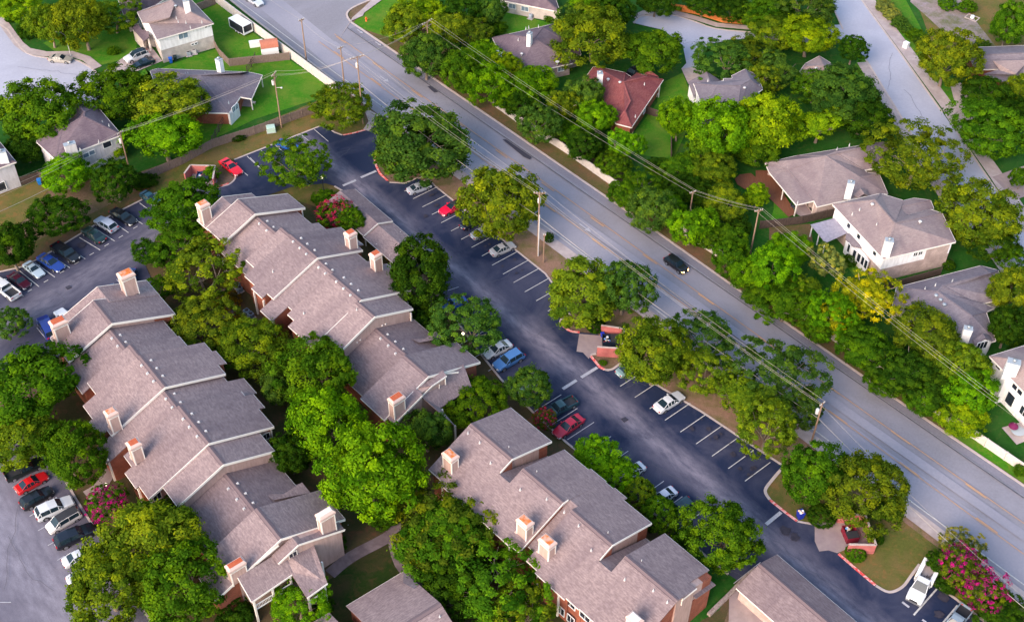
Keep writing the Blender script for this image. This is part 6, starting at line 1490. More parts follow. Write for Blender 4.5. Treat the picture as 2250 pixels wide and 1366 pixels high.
# shed
sh = root('garden_shed', tuple(gp(594, 118)), R(16), 'white garden shed with rounded red brown barn roof', 'shed')
prof = [(-1.3, 2.0), (-1.05, 2.55), (-.5, 2.9), (0, 3.0), (.5, 2.9), (1.05, 2.55), (1.3, 2.0)]
mb = MB(); mb.hexa([(-1.6, -1.25, 0), (1.6, -1.25, 0), (1.6, 1.25, 0), (-1.6, 1.25, 0)], [(-1.6, -1.25, 2.0), (1.6, -1.25, 2.0), (1.6, 1.25, 2.0), (-1.6, 1.25, 2.0)])
for x in (-1.6, 1.6): mb.add([(x, y, z - .03) for y, z in prof], [tuple(range(7))])
mb.build('wall', M['white'], sh)
mb = MB()
for (y0, z0), (y1, z1) in zip(prof, prof[1:]): mb.hexa([(-1.7, y0, z0), (1.7, y0, z0), (1.7, y1, z1), (-1.7, y1, z1)], [(-1.7, y0 * 1.03, z0 + .06), (1.7, y0 * 1.03, z0 + .06), (1.7, y1 * 1.03, z1 + .06), (-1.7, y1 * 1.03, z1 + .06)])
mb.build('roof', speckle('shed_roof', (.40, .13, .08), (.50, .19, .12), 3), sh)
mb = MB(); mb.box(-1.66, -1.6, -.5, .5, .1, 1.9); mb.build('door', M['white_board'], sh)
cb = root('storage_box', tuple(gp(567, 101)), R(16), 'low white cabinet left of the garden shed', 'cabinet')
mb = MB(); mb.box(-1.6, 1.0, -.5, .5, 0, 1.0); mb.build('cabinet_body', M['white'], cb); mb = MB(); mb.box(-1.65, 1.05, -.55, .55, 1.0, 1.08); mb.build('lid', M['white_board'], cb)

# ---------------------------------------------------------------- bin enclosures
def bin_enclosure(k, corners, label, h=1.9, wood=True, th=.22, gate=True):
    """three-sided brick screen; corners run gate side, round the back, to the gate side (ground photo points)"""
    g = [gp(*P(k, *c)) for c in corners]
    c = sum(g, Vector()) / len(g)
    r_ = root('bin_enclosure', (c.x, c.y, 0), 0, label, 'enclosure', 'bin enclosures')
    g = [v - Vector((c.x, c.y, 0)) for v in g]
    for a, b in zip(g, g[1:]):
        d = (b - a).normalized(); n = Vector((-d.y, d.x, 0)) * th / 2
        mb = MB(); q = [a - n, b - n, b + n, a + n]; mb.hexa([(v.x, v.y, 0) for v in q], [(v.x, v.y, h) for v in q]); mb.build('wall', M['brick_wall'], r_)
        n2 = n * 1.25; q = [a - n2, b - n2, b + n2, a + n2]; mb = MB(); mb.hexa([(v.x, v.y, h) for v in q], [(v.x, v.y, h + .07) for v in q]); mb.build('coping', M['kerb'], r_)
    return r_
def dumpster(px_, py_, ang, label, col=(.012, .02, .035), L=2.0, W=1.5, open_=True, junk=True):
    g = gp(px_, py_)
    r_ = root('dumpster', (g.x, g.y, .03), R(ang), label, 'dumpster', 'dumpsters')
    m = plain('dumpster_steel', col, .5, .4)
    mb = MB(); t = .06
    mb.box(-L / 2, L / 2, -W / 2, -W / 2 + t, .15, 1.25); mb.box(-L / 2, L / 2, W / 2 - t, W / 2, .15, 1.25); mb.box(-L / 2, -L / 2 + t, -W / 2, W / 2, .15, 1.25); mb.box(L / 2 - t, L / 2, -W / 2, W / 2, .15, 1.25); mb.box(-L / 2, L / 2, -W / 2, W / 2, .15, .22)
    mb.box(-L / 2 - .08, L / 2 + .08, -W / 2 - .04, -W / 2, 1.1, 1.25); mb.box(-L / 2 - .08, L / 2 + .08, W / 2, W / 2 + .04, 1.1, 1.25)
    for x in (-.7, 0, .7): mb.box(x - .04, x + .04, -W / 2 - .05, -W / 2, .2, 1.1)
    mb.build('bin_body', m, r_)
    mb = MB(); mb.box(0, L / 2 + .03, -W / 2, W / 2, 1.27, 1.32); mb.build('lid', M['dark_plastic'], r_)
    for x in (-.8, .8):
        for y in (-.6, .6): mb = MB(); mb.tube([(x, y - .03, .08), (x, y + .03, .08)], .08, 8); mb.build('caster', M['tyre'], r_)
    if junk:
        rd = random.Random(int(px_))
        cols = [(.7, .72, .75), (.15, .3, .6), (.6, .5, .4), (.5, .05, .08)]
        for i in range(9):
            p = Vector((rd.uniform(-L / 2 + .25, -.1), rd.uniform(-W / 2 + .25, W / 2 - .25), .75 + rd.random() * .3))
            mb = MB(); s = rd.uniform(.12, .24)
            mb.lathe(p, [(0, -s * .7), (s * .8, -s * .4), (s, 0), (s * .7, s * .5), (0, s * .75)], 7)
            o = mb.build('rubbish_bag', plain('bag', cols[i % 4], .5), r_)
    return r_
bin_enclosure('d1', [(1190, 375), (1620, 440), (1560, 810), (1115, 780)], 'red brick bin enclosure beside the left row of the right lot, middle one')
# visible side screens of the middle enclosure lean back as pitched tin-look walls are plain brick in the photo
dumpster(*P('d1', 1370, 560), 0, 'dark bin with red inside and blue bag in the middle enclosure', (.01, .02, .04), L=2.4, W=1.7)
bin_enclosure('d2', [(785, 465), (1240, 480), (1430, 1010), (955, 1000)], 'red brick bin enclosure on the grass at the bottom right')
dumpster(*P('d2', 1010, 720), -80, 'maroon bin full of rubbish in the bottom right enclosure', (.20, .012, .03), L=2.1, W=1.6)
bin_enclosure('A', [(1215, 1190), (1255, 1135), (1415, 1140), (1400, 1225)], 'red brick bin enclosure beside the bright red coupe, upper left lot')
dumpster(*P('A', 1330, 1175), 0, 'dark blue bin in the upper left enclosure', (.015, .03, .08), L=2.0, W=1.4)

# ---------------------------------------------------------------- small things
def wheelie(px_, py_, col, label, ang=20, full=False, name='wheelie_bin', s=1.0):
    g = gp(px_, py_); r_ = root(name, (g.x, g.y, .01), R(ang), label, 'bin', 'bins')
    m = plain('bin_plastic', col, .5)
    mb = MB(); mb.hexa([(-.24 * s, -.26 * s, .06), (.24 * s, -.26 * s, .06), (.24 * s, .26 * s, .06), (-.24 * s, .26 * s, .06)], [(-.32 * s, -.36 * s, 1.0 * s), (.32 * s, -.36 * s, 1.0 * s), (.32 * s, .36 * s, 1.0 * s), (-.32 * s, .36 * s, 1.0 * s)]); mb.build('bin_body', m, r_)
    if not full:
        mb = MB(); mb.hexa([(-.35 * s, -.4 * s, 1.0 * s), (.35 * s, -.4 * s, 1.0 * s), (.35 * s, .38 * s, 1.03 * s), (-.35 * s, .38 * s, 1.03 * s)], [(-.33 * s, -.36 * s, 1.1 * s), (.33 * s, -.36 * s, 1.1 * s), (.33 * s, .36 * s, 1.12 * s), (-.33 * s, .36 * s, 1.12 * s)]); mb.build('lid', m, r_)
    for x in (-.25 * s, .25 * s): mb = MB(); mb.tube([(x - .03, .3 * s, .1), (x + .03, .3 * s, .1)], .1, 10); mb.build('wheel', M['tyre'], r_)
    if full:
        rd = random.Random(7); cols = [(.85, .86, .88), (.8, .55, .35), (.8, .8, .85), (.5, .4, .6)]
        for i in range(9):
            s_ = rd.uniform(.13, .22); mb = MB(); mb.lathe((rd.uniform(-.25, .25), rd.uniform(-.25, .25), (1.02 + rd.random() * .15) * s), [(0, -s_ * .6), (s_, 0), (s_ * .6, s_ * .5), (0, s_ * .7)], 7); mb.build('rubbish_bag', plain('bag', cols[i % 4], .5), r_)
wheelie(376, 138, (.01, .10, .50), 'blue wheelie bin against the white two storey house'); wheelie(386, 134, (.01, .025, .03), 'black wheelie bin beside the blue bin')
wheelie(1757, 1137, (.01, .03, .35), 'blue bin overflowing with white bags on the red kerbed island', full=True, s=1.3)
wheelie(88, 405, (.01, .16, .5), 'small blue bin beside the fence at left'); wheelie(1324, 741, (.01, .04, .5), 'blue bag bin in the middle enclosure opening', s=.8)
wheelie(530, 217, (.01, .05, .4), 'blue barrel under the covered porch of the grey roof house')
def acunit(px_, py_, ang, label, mat='vent_grey', s=.8, h=.85, round_=False):
    g = gp(px_, py_); r_ = root('air_conditioner', (g.x, g.y, .01), R(ang), label, 'air conditioner', 'air conditioners')
    mb = MB()
    if round_: mb.lathe((0, 0, .08), [(.42, 0), (.42, h), (.3, h + .05), (0, h + .05)], 16)
    else: mb.box(-s / 2, s / 2, -s / 2, s / 2, .08, h)
    mb.build('case', M[mat], r_)
    mb = MB(); mb.lathe((0, 0, h + .01), [(0, .06), (.28, .06), (.3, .0)], 14); mb.build('fan_guard', M['dark_plastic'], r_)
    mb = MB(); mb.box(-.6, .6, -.6, .6, 0, .08); mb.build('slab', M['concrete'], r_)
acunit(415, 122, 20, 'dark air conditioner against the white two storey house'); acunit(427, 118, 20, 'pale air conditioner right of the dark one', 'vent')
acunit(1166, 41, -28, 'round grey air conditioner behind the cream walled house', round_=True)
acunit(182, 620 + 15, 30, 'small dark unit', 'dark_plastic') if False else None
for i, (x, y) in enumerate(((522, 631), (527, 640))): acunit(x, y, 45, ('dark blue air conditioner beside the middle row wall, upper', 'dark blue air conditioner beside the middle row wall, lower')[i], 'glass_blue')
for i, (x, y) in enumerate(((543, 690), (552, 697))): acunit(x, y, 45, ('dark blue air conditioner under the middle row balcony, upper', 'dark blue air conditioner under the middle row balcony, lower')[i], 'glass_blue')
def cabinet(px_, py_, ang, label, col, w=1.0, d=.7, h=1.0):
    g = gp(px_, py_); r_ = root('utility_box', (g.x, g.y, 0), R(ang), label, 'utility box', 'utility boxes')
    m = plain('cabinet_paint', col, .5)
    mb = MB(); mb.box(-w / 2, w / 2, -d / 2, d / 2, .08, h); mb.build('case', m, r_)
    mb = MB(); mb.hexa([(-w / 2 - .03, -d / 2 - .03, h), (w / 2 + .03, -d / 2 - .03, h), (w / 2 + .03, d / 2 + .03, h), (-w / 2 - .03, d / 2 + .03, h)], [(-w / 2 + .03, -d / 2 + .03, h + .07), (w / 2 - .03, -d / 2 + .03, h + .07), (w / 2 - .03, d / 2 - .03, h + .07), (-w / 2 + .03, d / 2 - .03, h + .07)]); mb.build('cover', m, r_)
    mb = MB(); mb.box(-w / 2 - .1, w / 2 + .1, -d / 2 - .1, d / 2 + .1, 0, .08); mb.build('slab', M['concrete'], r_)
cabinet(596, 289, 15, 'pale green utility box below the board fence', (.45, .62, .52), 1.5, 1.2, 1.1)
cabinet(772, 268, 20, 'cream utility box under the olive entrance tree', (.68, .60, .50), 1.3, 1.0, 1.1)
cabinet(1989, 106, -50, 'white utility box on the grass beside the right hand street', (.80, .78, .80), 1.0, .8, 1.3)
cabinet(334, 401, 10, 'small white box in the grass left of the upper bin enclosure', (.75, .7, .72), .5, .4, .4)
# fire hydrant
g = gp(805, 47); r_ = root('fire_hydrant', tuple(g), 0, 'orange fire hydrant on the corner lawn', 'fire hydrant')
mo = plain('hydrant_orange', (.8, .12, .02), .5)
mb = MB(); mb.lathe((0, 0, 0), [(.2, 0), (.2, .08), (.13, .1), (.13, .7), (.17, .72), (.17, .78), (.1, .92), (.04, .98), (0, 1.0)], 12); mb.build('barrel', mo, r_)
for a in (0, 90, 180): mb = MB(); d = Vector((math.cos(R(a)), math.sin(R(a)), 0)); mb.tube([d * .1 + Vector((0, 0, .55)), d * .26 + Vector((0, 0, .55))], .07, 8); mb.build('nozzle', mo, r_)
# street lamp (cobra) at top left and globe lamps between the buildings
def lamp_post(base, top, label, kind='globe'):
    h = top_height(base, top); g = gp(*base)
    r_ = root('street_lamp' if kind != 'globe' else 'garden_lamp', tuple(g), 0, label, 'lamp', 'lamps')
    mb = MB(); mb.tube([(0, 0, 0), (0, 0, h)], [.07, .05], 8); mb.lathe((0, 0, 0), [(.16, 0), (.14, .2), (.07, .3)], 10); mb.build('pole', M['vent'] if kind != 'globe' else M['dark_plastic'], r_)
    if kind == 'globe':
        mb = MB(); mb.lathe((0, 0, h), [(0, 0)] + [(.22 * math.sin(math.pi * k / 8), .22 - .22 * math.cos(math.pi * k / 8)) for k in range(1, 8)] + [(0, .44)], 12)
        mb.build('globe', plain('globe_lamp', (.9, .85, .75), .4, .4, 0, (1, .85, .6), 1.2), r_)
    else:
        mb = MB(); mb.tube([(0, 0, h - .1), (-.6, .1, h + .5), (-1.5, .25, h + .7)], .045, 8); mb.build('arm', M['vent'], r_)
        mb = MB(); mb.lathe((-1.6, .27, h + .6), [(0, -.05), (.25, 0), (.2, .13), (0, .17)], 10); mb.build('lamp_head', M['vent'], r_)
lamp_post((156, 124), (145, 78), 'pale street lamp pole beside the beige sedan', 'cobra')
lamp_post((711, 418), (708, 392), 'globe lamp on the grass beside the carport end'); lamp_post((242, 1090), (233, 1066), 'globe lamp among the pink flowers by the left row')
lamp_post((285, 1366), (278, 1350), 'lit lamp inside the big bottom left tree'); lamp_post((1018, 762), (1014, 735), 'dark garden lamp post under the lot trees right of the middle row')
# stop sign
g = gp(1820, 50); r_ = root('stop_sign', tuple(g), R(-30), 'red stop sign at the junction of the right hand street', 'sign')
mb = MB(); mb.tube([(0, 0, 0), (0, 0, 2.2)], .035, 6); mb.build('post', M['metal'], r_)
mb = MB(); o8 = [(.38 * math.cos(R(22.5 + 45 * k)), .38 * math.sin(R(22.5 + 45 * k))) for k in range(8)]
mb.hexa([(x, -.02, 2.5 + z) for x, z in o8], [(x, .02, 2.5 + z) for x, z in o8]); s_ = mb.build('sign_plate', plain('sign_red', (.7, .02, .03), .4), r_)
def text(body, size, loc, rot, mat, parent, name='lettering'):
    cu = bpy.data.curves.new(name, 'FONT'); cu.body = body; cu.size = size; cu.extrude = .004; cu.align_x = 'CENTER'; cu.align_y = 'CENTER'
    o = bpy.data.objects.new(name, cu); C.objects.link(o)
    me = bpy.data.meshes.new_from_object(o); bpy.data.objects.remove(o)
    o = bpy.data.objects.new(name, me); C.objects.link(o); me.materials.append(mat); o.parent = parent; o.location = loc; o.rotation_euler = rot
text('STOP', .26, (0, -.03, 2.5), (R(90), 0, 0), M['white'], s_)
# drain cover in a concrete frame by the gravel
g = gp(2136, 40); r_ = root('drain_riser', tuple(g), R(-40), 'round concrete riser in a square frame beside the gravel', 'drain')
mb = MB(); mb.box(-1.3, 1.3, -1.0, -.8, 0, .12); mb.box(-1.3, 1.3, .8, 1.0, 0, .12); mb.box(-1.3, -1.1, -.8, .8, 0, .12); mb.box(1.1, 1.3, -.8, .8, 0, .12); mb.build('frame', M['kerb'], r_)
mb = MB(); mb.lathe((0, 0, 0), [(.4, 0), (.4, .55), (.2, .6), (0, .6)], 14); mb.build('riser', M['white'], r_)
# patio furniture by the white right-edge house
g = gp(*P('hd', 515, 1060)); r_ = root('patio_table', tuple(g), 0, 'round grey patio table on the pale slab at the right edge', 'table')
mb = MB(); mb.lathe((0, 0, .7), [(0, .06), (.95, .06), (1.0, .03), (.95, 0), (0, 0)], 20); mb.build('tabletop', M['vent_grey'], r_)
for a in (45, 135, 225, 315): mb = MB(); mb.tube([(.6 * math.cos(R(a)), .6 * math.sin(R(a)), 0), (.5 * math.cos(R(a)), .5 * math.sin(R(a)), .7)], .04, 6); mb.build('leg', M['metal'], r_)
g = gp(*P('hd', 465, 1030)); r_ = root('patio_umbrella', tuple(g), 0, 'small folded down purple parasol beside the round table', 'umbrella')
mp_ = plain('purple_cloth', (.13, .006, .06), .8)
mb = MB(); mb.lathe((0, 0, 1.0), [(.7, 0), (.6, .2), (.3, .45), (0, .6)], 12); mb.build('canopy', mp_, r_)
mb = MB(); mb.tube([(0, 0, 0), (0, 0, 1.75)], .03, 6); mb.build('pole', M['metal'], r_)
# patio barbecue / chairs under the covered patios
def chair(px_, py_, ang, label, col):
    g = gp(px_, py_); r_ = root('patio_chair', tuple(g), R(ang), label, 'chair', 'patio chairs'); m = plain('chair_mesh', col, .6)
    mb = MB(); mb.box(-.28, .28, -.28, .28, .4, .46); mb.build('seat', m, r_)
    mb = MB(); mb.hexa([(-.28, .24, .46), (.28, .24, .46), (.28, .3, .46), (-.28, .3, .46)], [(-.28, .4, 1.0), (.28, .4, 1.0), (.28, .46, 1.0), (-.28, .46, 1.0)]); mb.build('backrest', m, r_)
    for x in (-.24, .24):
        for y in (-.24, .24): mb = MB(); mb.box(x - .02, x + .02, y - .02, y + .02, 0, .4); mb.build('leg', M['metal'], r_)
chair(*P('ha', 770, 1100), 30, 'dark patio chair under the covered patio', (.03, .05, .04)); chair(*P('ha', 800, 1140), 120, 'second dark patio chair nearer the pale post', (.03, .03, .03))
chair(*P('ha', 530, 1090), 60, 'dark chair at the edge of the timber deck', (.05, .06, .08)); chair(*P('h2', 1800, 700), 10, 'tan chair beside the grey roof house porch', (.4, .28, .18)); chair(*P('h2', 1810, 830), 80, 'pale chair on the porch edge by the lawn', (.5, .45, .4))
# ---------------------------------------------------------------- trees
def leafmat(name, yellow=(1.9, 1.5, .7), amt=.8, fixed=None):
    m = bpy.data.materials.new(name); m.use_nodes = True
    nt = m.node_tree; nt.nodes.clear()
    out = N(nt, 'ShaderNodeOutputMaterial')
    oi = N(nt, 'ShaderNodeObjectInfo')
    at = N(nt, 'ShaderNodeAttribute', attribute_name='tint')
    base = oi.outputs['Color']
    if fixed:
        rg = N(nt, 'ShaderNodeRGB'); rg.outputs[0].default_value = (*fixed, 1); base = rg.outputs[0]
    f1 = ramp(nt, at.outputs['Fac'], [(.0, (.34, .46, .5)), (.5, (.95, .97, 1)), (1, yellow)])
    col = mix(nt, 1.0, base, f1, 'MULTIPLY')
    df = N(nt, 'ShaderNodeBsdfDiffuse'); tr = N(nt, 'ShaderNodeBsdfTranslucent')
    nt.links.new(col, df.inputs[0])
    c2 = mix(nt, 1.0, col, (1.25, 1.15, .5), 'MULTIPLY')
    nt.links.new(c2, tr.inputs[0])
    mx = N(nt, 'ShaderNodeMixShader'); mx.inputs[0].default_value = .28
    nt.links.new(df.outputs[0], mx.inputs[1]); nt.links.new(tr.outputs[0], mx.inputs[2])
    nt.links.new(mx.outputs[0], out.inputs[0])
    return m
M['leaf'] = leafmat('leaf')
M['blossom'] = leafmat('blossom', fixed=(.38, .008, .14), yellow=(1.5, 1.6, 1.5))
M['blossom_red'] = leafmat('blossom_red', fixed=(.42, .02, .07), yellow=(1.5, 1.6, 1.5))

def crown_mesh(seed, kind='broad'):
    rd = random.Random(seed)
    nl, rl, per, leaf, flat, gap = {'broad': (165, (.08, .19), 135, .034, .88, .0), 'airy': (185, (.06, .16), 110, .031, .84, .02), 'dense': (180, (.07, .17), 125, .033, .92, .0), 'ball': (150, (.09, .14), 105, .040, .95, 0), 'wisp': (140, (.06, .15), 95, .034, .85, .06), 'blossom': (48, (.07, .15), 30, .036, .9, 0)}[kind]
    # lumpy overall envelope
    bumps = [(Vector((rd.gauss(0, 1), rd.gauss(0, 1), rd.gauss(0, .7))).normalized(), rd.uniform(-.3, .22)) for _ in range(12)]
    if kind in ('ball',): bumps = [(b, s * .25) for b, s in bumps]
    vs = []; fs = []; tint = []
    def env(d):
        r_ = .88
        for b, s in bumps: r_ += s * max(0, d.dot(b)) ** 3
        return r_
    for i in range(nl):
        # even cover of the sphere, denser towards the top
        z = 1 - 1.75 * (i + .5) / nl
        ph = i * 2.39996 + rd.uniform(-.3, .3)
        s = math.sqrt(max(0, 1 - z * z)); d = Vector((s * math.cos(ph), s * math.sin(ph), z + rd.uniform(-.08, .08))).normalized()
        if rd.random() < gap: continue
        R_ = rd.uniform(*rl)
        depth = rd.choice((1.12, 1.04, 1, .9, .76, .6)) if kind != 'ball' else 1
        c = d * (env(d) - R_ * .7) * depth
        if kind == 'blossom': c = d * env(d) * rd.uniform(.9, 1.02)
        t0 = min(1, max(0, rd.gauss(.48, .26)))
        for k in range(per):
            n = Vector((rd.gauss(0, 1), rd.gauss(0, 1), rd.gauss(0, 1))).normalized()
            if n.dot(d) < -.25: n = -n
            p = c + n * R_ * (rd.uniform(.6, 1.1) if rd.random() < .86 else rd.uniform(1.1, 1.55)); p.z *= flat
            nn = (n * 1.0 + d * .3 + Vector((rd.gauss(0, .45), rd.gauss(0, .45), rd.gauss(0, .45) + .15))).normalized()
            a = nn.orthogonal().normalized(); b = nn.cross(a)
            th = rd.uniform(0, 6.283); a, b = a * math.cos(th) + b * math.sin(th), b * math.cos(th) - a * math.sin(th)
            L = leaf * rd.uniform(.6, 1.35)
            q = len(vs)
            vs += [tuple(p - a * L), tuple(p - b * L * .55 + a * L * .1), tuple(p + a * L), tuple(p + b * L * .55 - a * L * .1)]
            fs.append((q, q + 1, q + 2, q + 3))
            t = min(1, max(0, t0 + rd.gauss(0, .16)))
            tint += [t] * 4
    me = bpy.data.meshes.new('crown'); me.from_pydata(vs, [], fs); me.update()
    at = me.color_attributes.new('tint', 'FLOAT_COLOR', 'POINT')
    flat_ = [x for t in tint for x in (t, t, t, 1)]
    at.data.foreach_set('color', flat_)
    return me

def trunk_mesh(seed, multi=1, spread=.45):
    """unit tree skeleton: foot at 0, crown centre at z=1, limbs reach into the crown (radius 1)"""
    rd = random.Random(seed); mb = MB()
    for m_ in range(multi):
        lean = Vector((rd.uniform(-.12, .12), rd.uniform(-.12, .12), 0)) * (1 if multi == 1 else 2.5)
        fork = Vector((lean.x, lean.y, rd.uniform(.42, .55)))
        r0 = .052 if multi == 1 else .03
        mb.tube([(lean.x * .2, lean.y * .2, -.02), (lean.x * .5, lean.y * .5, .2), fork], [r0 * 1.35, r0, r0 * .8], 8)
        for k in range(6 if multi == 1 else 3):
            a = k * 6.283 / 6 + rd.uniform(-.3, .3); s = spread * rd.uniform(.7, 1.15)
            p1 = fork + Vector((math.cos(a) * s * .45, math.sin(a) * s * .45, .22)); p2 = fork + Vector((math.cos(a) * s, math.sin(a) * s, .55 * rd.uniform(.7, 1.1)))
            mb.tube([fork - Vector((0, 0, .02)), p1, p2], [r0 * .6, r0 * .4, r0 * .18], 6)
            for j in range(2):
                b = a + rd.uniform(-.9, .9); p3 = p1.lerp(p2, .4 + .4 * j); mb.tube([p3, p3 + Vector((math.cos(b) * .28, math.sin(b) * .28, .2))], [r0 * .25, r0 * .1], 5)
    me = bpy.data.meshes.new('trunk'); me.from_pydata(mb.v, [], mb.f)
    me.polygons.foreach_set('use_smooth', [True] * len(mb.f)); me.update()
    return me

CR = {k: [crown_mesh(100 * i + j, k) for j in range(n)] for i, (k, n) in enumerate((('broad', 5), ('airy', 4), ('dense', 4), ('ball', 2), ('wisp', 2), ('blossom', 2)))}
for k in CR:
    for me in CR[k]: me.materials.append(M['leaf'] if k != 'blossom' else M['blossom'])
TRK = [trunk_mesh(i) for i in range(4)]; TRM = [trunk_mesh(20 + i, 3) for i in range(2)]
for me in TRK + TRM: me.materials.append(M['bark'])
TRP = trunk_mesh(50, 1, .7); TRP.materials.append(M['bark_pale'])
GREEN = {'dark': (.030, .080, .006), 'mid': (.064, .150, .007), 'bright': (.098, .238, .006), 'olive': (.116, .184, .010), 'lime': (.158, .275, .007), 'yellow': (.33, .37, .010), 'blue': (.062, .132, .017), 'pale': (.20, .23, .05), 'tan': (.092, .138, .009), 'orange': (.27, .15, .012)}
LAB = {'dark': 'dark green', 'mid': 'mid green', 'bright': 'bright green', 'olive': 'olive green', 'lime': 'yellow green', 'yellow': 'yellow leaved', 'blue': 'bluish green', 'pale': 'pale green', 'tan': 'deep olive', 'orange': 'orange leaved'}
SEEN = {}
tn = [0]
def tree(cx, cy, rx, ry, col, kind, where, what='tree', blossom=None, pale=False, base=None):
    tn[0] += 1
    i = tn[0]; rd = random.Random(i * 7 + 3)
    g0 = gp(cx, cy, 4)
    R_ = rx / scale_at(g0)
    sz = scale_at(g0)
    v = (ry / sz) ** 2 - (R_ * math.sin(TH)) ** 2
    rz = math.sqrt(max(v, 0)) / math.cos(TH)
    rz = max(.55 * R_, min(1.05 * R_, rz))
    shrub = what in ('shrub', 'hedge')
    clear = 0.0 if shrub else min(1.7, .25 + .27 * R_)
    zc = clear + rz * (.92 if not shrub else .75)
    c = gp(cx, cy, zc)
    nm = {'tree': 'tree', 'shrub': 'shrub', 'hedge': 'hedge', 'crape': 'flowering_tree'}[what]
    lab = f"{LAB[col]} {dict(tree='tree', shrub='shrub', hedge='clipped hedge', crape='flowering tree')[what]} {where}"
    n_ = SEEN.get(lab, 0); SEEN[lab] = n_ + 1
    if n_: print('DUPLICATE LABEL', lab)
    grp = {'tree': 'trees', 'shrub': 'shrubs', 'hedge': 'clipped hedges', 'crape': 'flowering trees'}[what]
    r_ = root(nm, (c.x, c.y, 0), rd.uniform(0, 6.28), lab, {'crape': 'tree'}.get(what, what), grp)
    me = CR[kind][rd.randrange(len(CR[kind]))]
    o = bpy.data.objects.new('crown', me); C.objects.link(o); o.parent = r_
    o.location = (0, 0, zc); k = 1.13 if kind != 'ball' else 1.0
    o.scale = (R_ * k, R_ * k, rz * k)
    cc = GREEN[col]; j = rd.uniform(.86, 1.16)
    o.color = (cc[0] * j * rd.uniform(.9, 1.12), cc[1] * j, cc[2] * j, 1)
    if not shrub:
        tm = TRP if pale else (TRM if kind in ('wisp',) or what == 'crape' else TRK)[rd.randrange(2)]
        t = bpy.data.objects.new('trunk', tm); C.objects.link(t); t.parent = r_
        t.scale = (R_ * 1.0, R_ * 1.0, zc)
        if rz > 0: pass
    else:
        t = bpy.data.objects.new('stem', TRM[0]); C.objects.link(t); t.parent = r_; t.scale = (R_ * .6, R_ * .6, zc * .8)
    if blossom:
        for q in range(2):
            b = bpy.data.objects.new('blossom', CR['blossom'][q]); C.objects.link(b); b.parent = r_
            b.location = (0, 0, zc); b.scale = (R_ * 1.1, R_ * 1.1, rz * 1.1); b.rotation_euler = (0, 0, q * 1.7)
            if blossom == 'red':
                b.material_slots[0].link = 'OBJECT'; b.material_slots[0].material = M['blossom_red']
    return r_
T_ = tree
# upper left
T_(40, 15, 45, 34, 'lime', 'broad', 'in the top left corner'); T_(105, 52, 46, 50, 'olive', 'airy', 'left one above the beige parked sedan')
T_(178, 42, 62, 62, 'olive', 'broad', 'between the street lamp and the white two storey house'); T_(248, 34, 52, 42, 'olive', 'airy', 'with visible trunk beside the dark blue roof')
T_(24, 40, 16, 11, 'dark', 'ball', 'by the top left driveway', 'shrub'); T_(62, 62, 24, 26, 'dark', 'dense', 'in the top left corner bed', 'shrub')
T_(248, 113, 14, 12, 'mid', 'dense', 'on the front lawn of the white house', 'shrub')
T_(252, 200, 76, 62, 'mid', 'broad', 'at the end of the left cul de sac'); T_(380, 224, 78, 46, 'olive', 'broad', 'against the grey angular house')
T_(360, 300, 86, 62, 'bright', 'airy', 'between the lilac house pole and the board fence'); T_(75, 250, 86, 76, 'mid', 'broad', 'big one left of the lilac house')
T_(55, 325, 48, 38, 'dark', 'dense', 'in the shade left of the lilac house'); T_(143, 374, 56, 46, 'bright', 'broad', 'in front of the lilac house chimney')
T_(250, 396, 54, 50, 'dark', 'airy', 'below the wooden pole of the lilac house'); T_(258, 327, 25, 18, 'lime', 'broad', 'small one touching the lilac house wall')
T_(123, 470, 68, 50, 'dark', 'airy', 'above the far left parked row'); T_(22, 540, 56, 78, 'dark', 'broad', 'over the left end of the far row')
T_(315, 400, 30, 20, 'dark', 'dense', 'under the fence right of the lilac house', 'shrub'); T_(195, 300, 60, 40, 'dark', 'dense', 'in the dark gap behind the lilac house', 'shrub')
T_(463, 382, 17, 22, 'bright', 'dense', 'against the upper left bin enclosure', 'shrub'); T_(525, 302, 14, 8, 'dark', 'dense', 'at the foot of the long board fence', 'shrub')
T_(405, 455, 80, 62, 'mid', 'broad', 'big one over the left lot beside the first tall chimney'); T_(455, 508, 36, 26, 'mid', 'broad', 'low one touching the middle row first chimney')
T_(332, 552, 44, 38, 'dark', 'airy', 'over the left lot above the tall chimney'); T_(440, 588, 92, 70, 'olive', 'wisp', 'with dry twigs between the two rows')
T_(395, 540, 60, 46, 'mid', 'airy', 'behind the twiggy olive tree')
T_(350, 630, 34, 26, 'mid', 'airy', 'small one beside the tall chimney'); T_(440, 712, 70, 58, 'tan', 'dense', 'broad dark one in the court between the rows')
T_(22, 708, 42, 36, 'blue', 'airy', 'at the left edge below the white pickup'); T_(72, 850, 112, 92, 'mid', 'broad', 'huge one at the left edge beside the left row')
T_(40, 960, 80, 62, 'olive', 'broad', 'at the left edge above the lower left row'); T_(152, 1000, 72, 86, 'mid', 'dense', 'dark one over the red sedan')
T_(335, 1180, 108, 94, 'olive', 'broad', 'big pale topped one at bottom left'); T_(235, 1282, 100, 88, 'olive', 'dense', 'left half of the big bottom left group'); T_(392, 1292, 96, 86, 'mid', 'broad', 'right half of the big bottom left group')
T_(355, 1118, 48, 32, 'dark', 'broad', 'under the left row eave'); T_(235, 1104, 42, 40, 'mid', 'wisp', 'with magenta flowers beside the left row', 'crape', 'pink')
T_(655, 1330, 64, 42, 'bright', 'airy', 'in front of the balconies at bottom'); T_(520, 1355, 46, 14, 'dark', 'dense', 'below the red brick gable', 'shrub')
T_(735, 1195, 30, 22, 'dark', 'dense', 'beside the curved court path', 'shrub'); T_(708, 1330, 24, 26, 'dark', 'dense', 'beside the last balcony post', 'shrub')
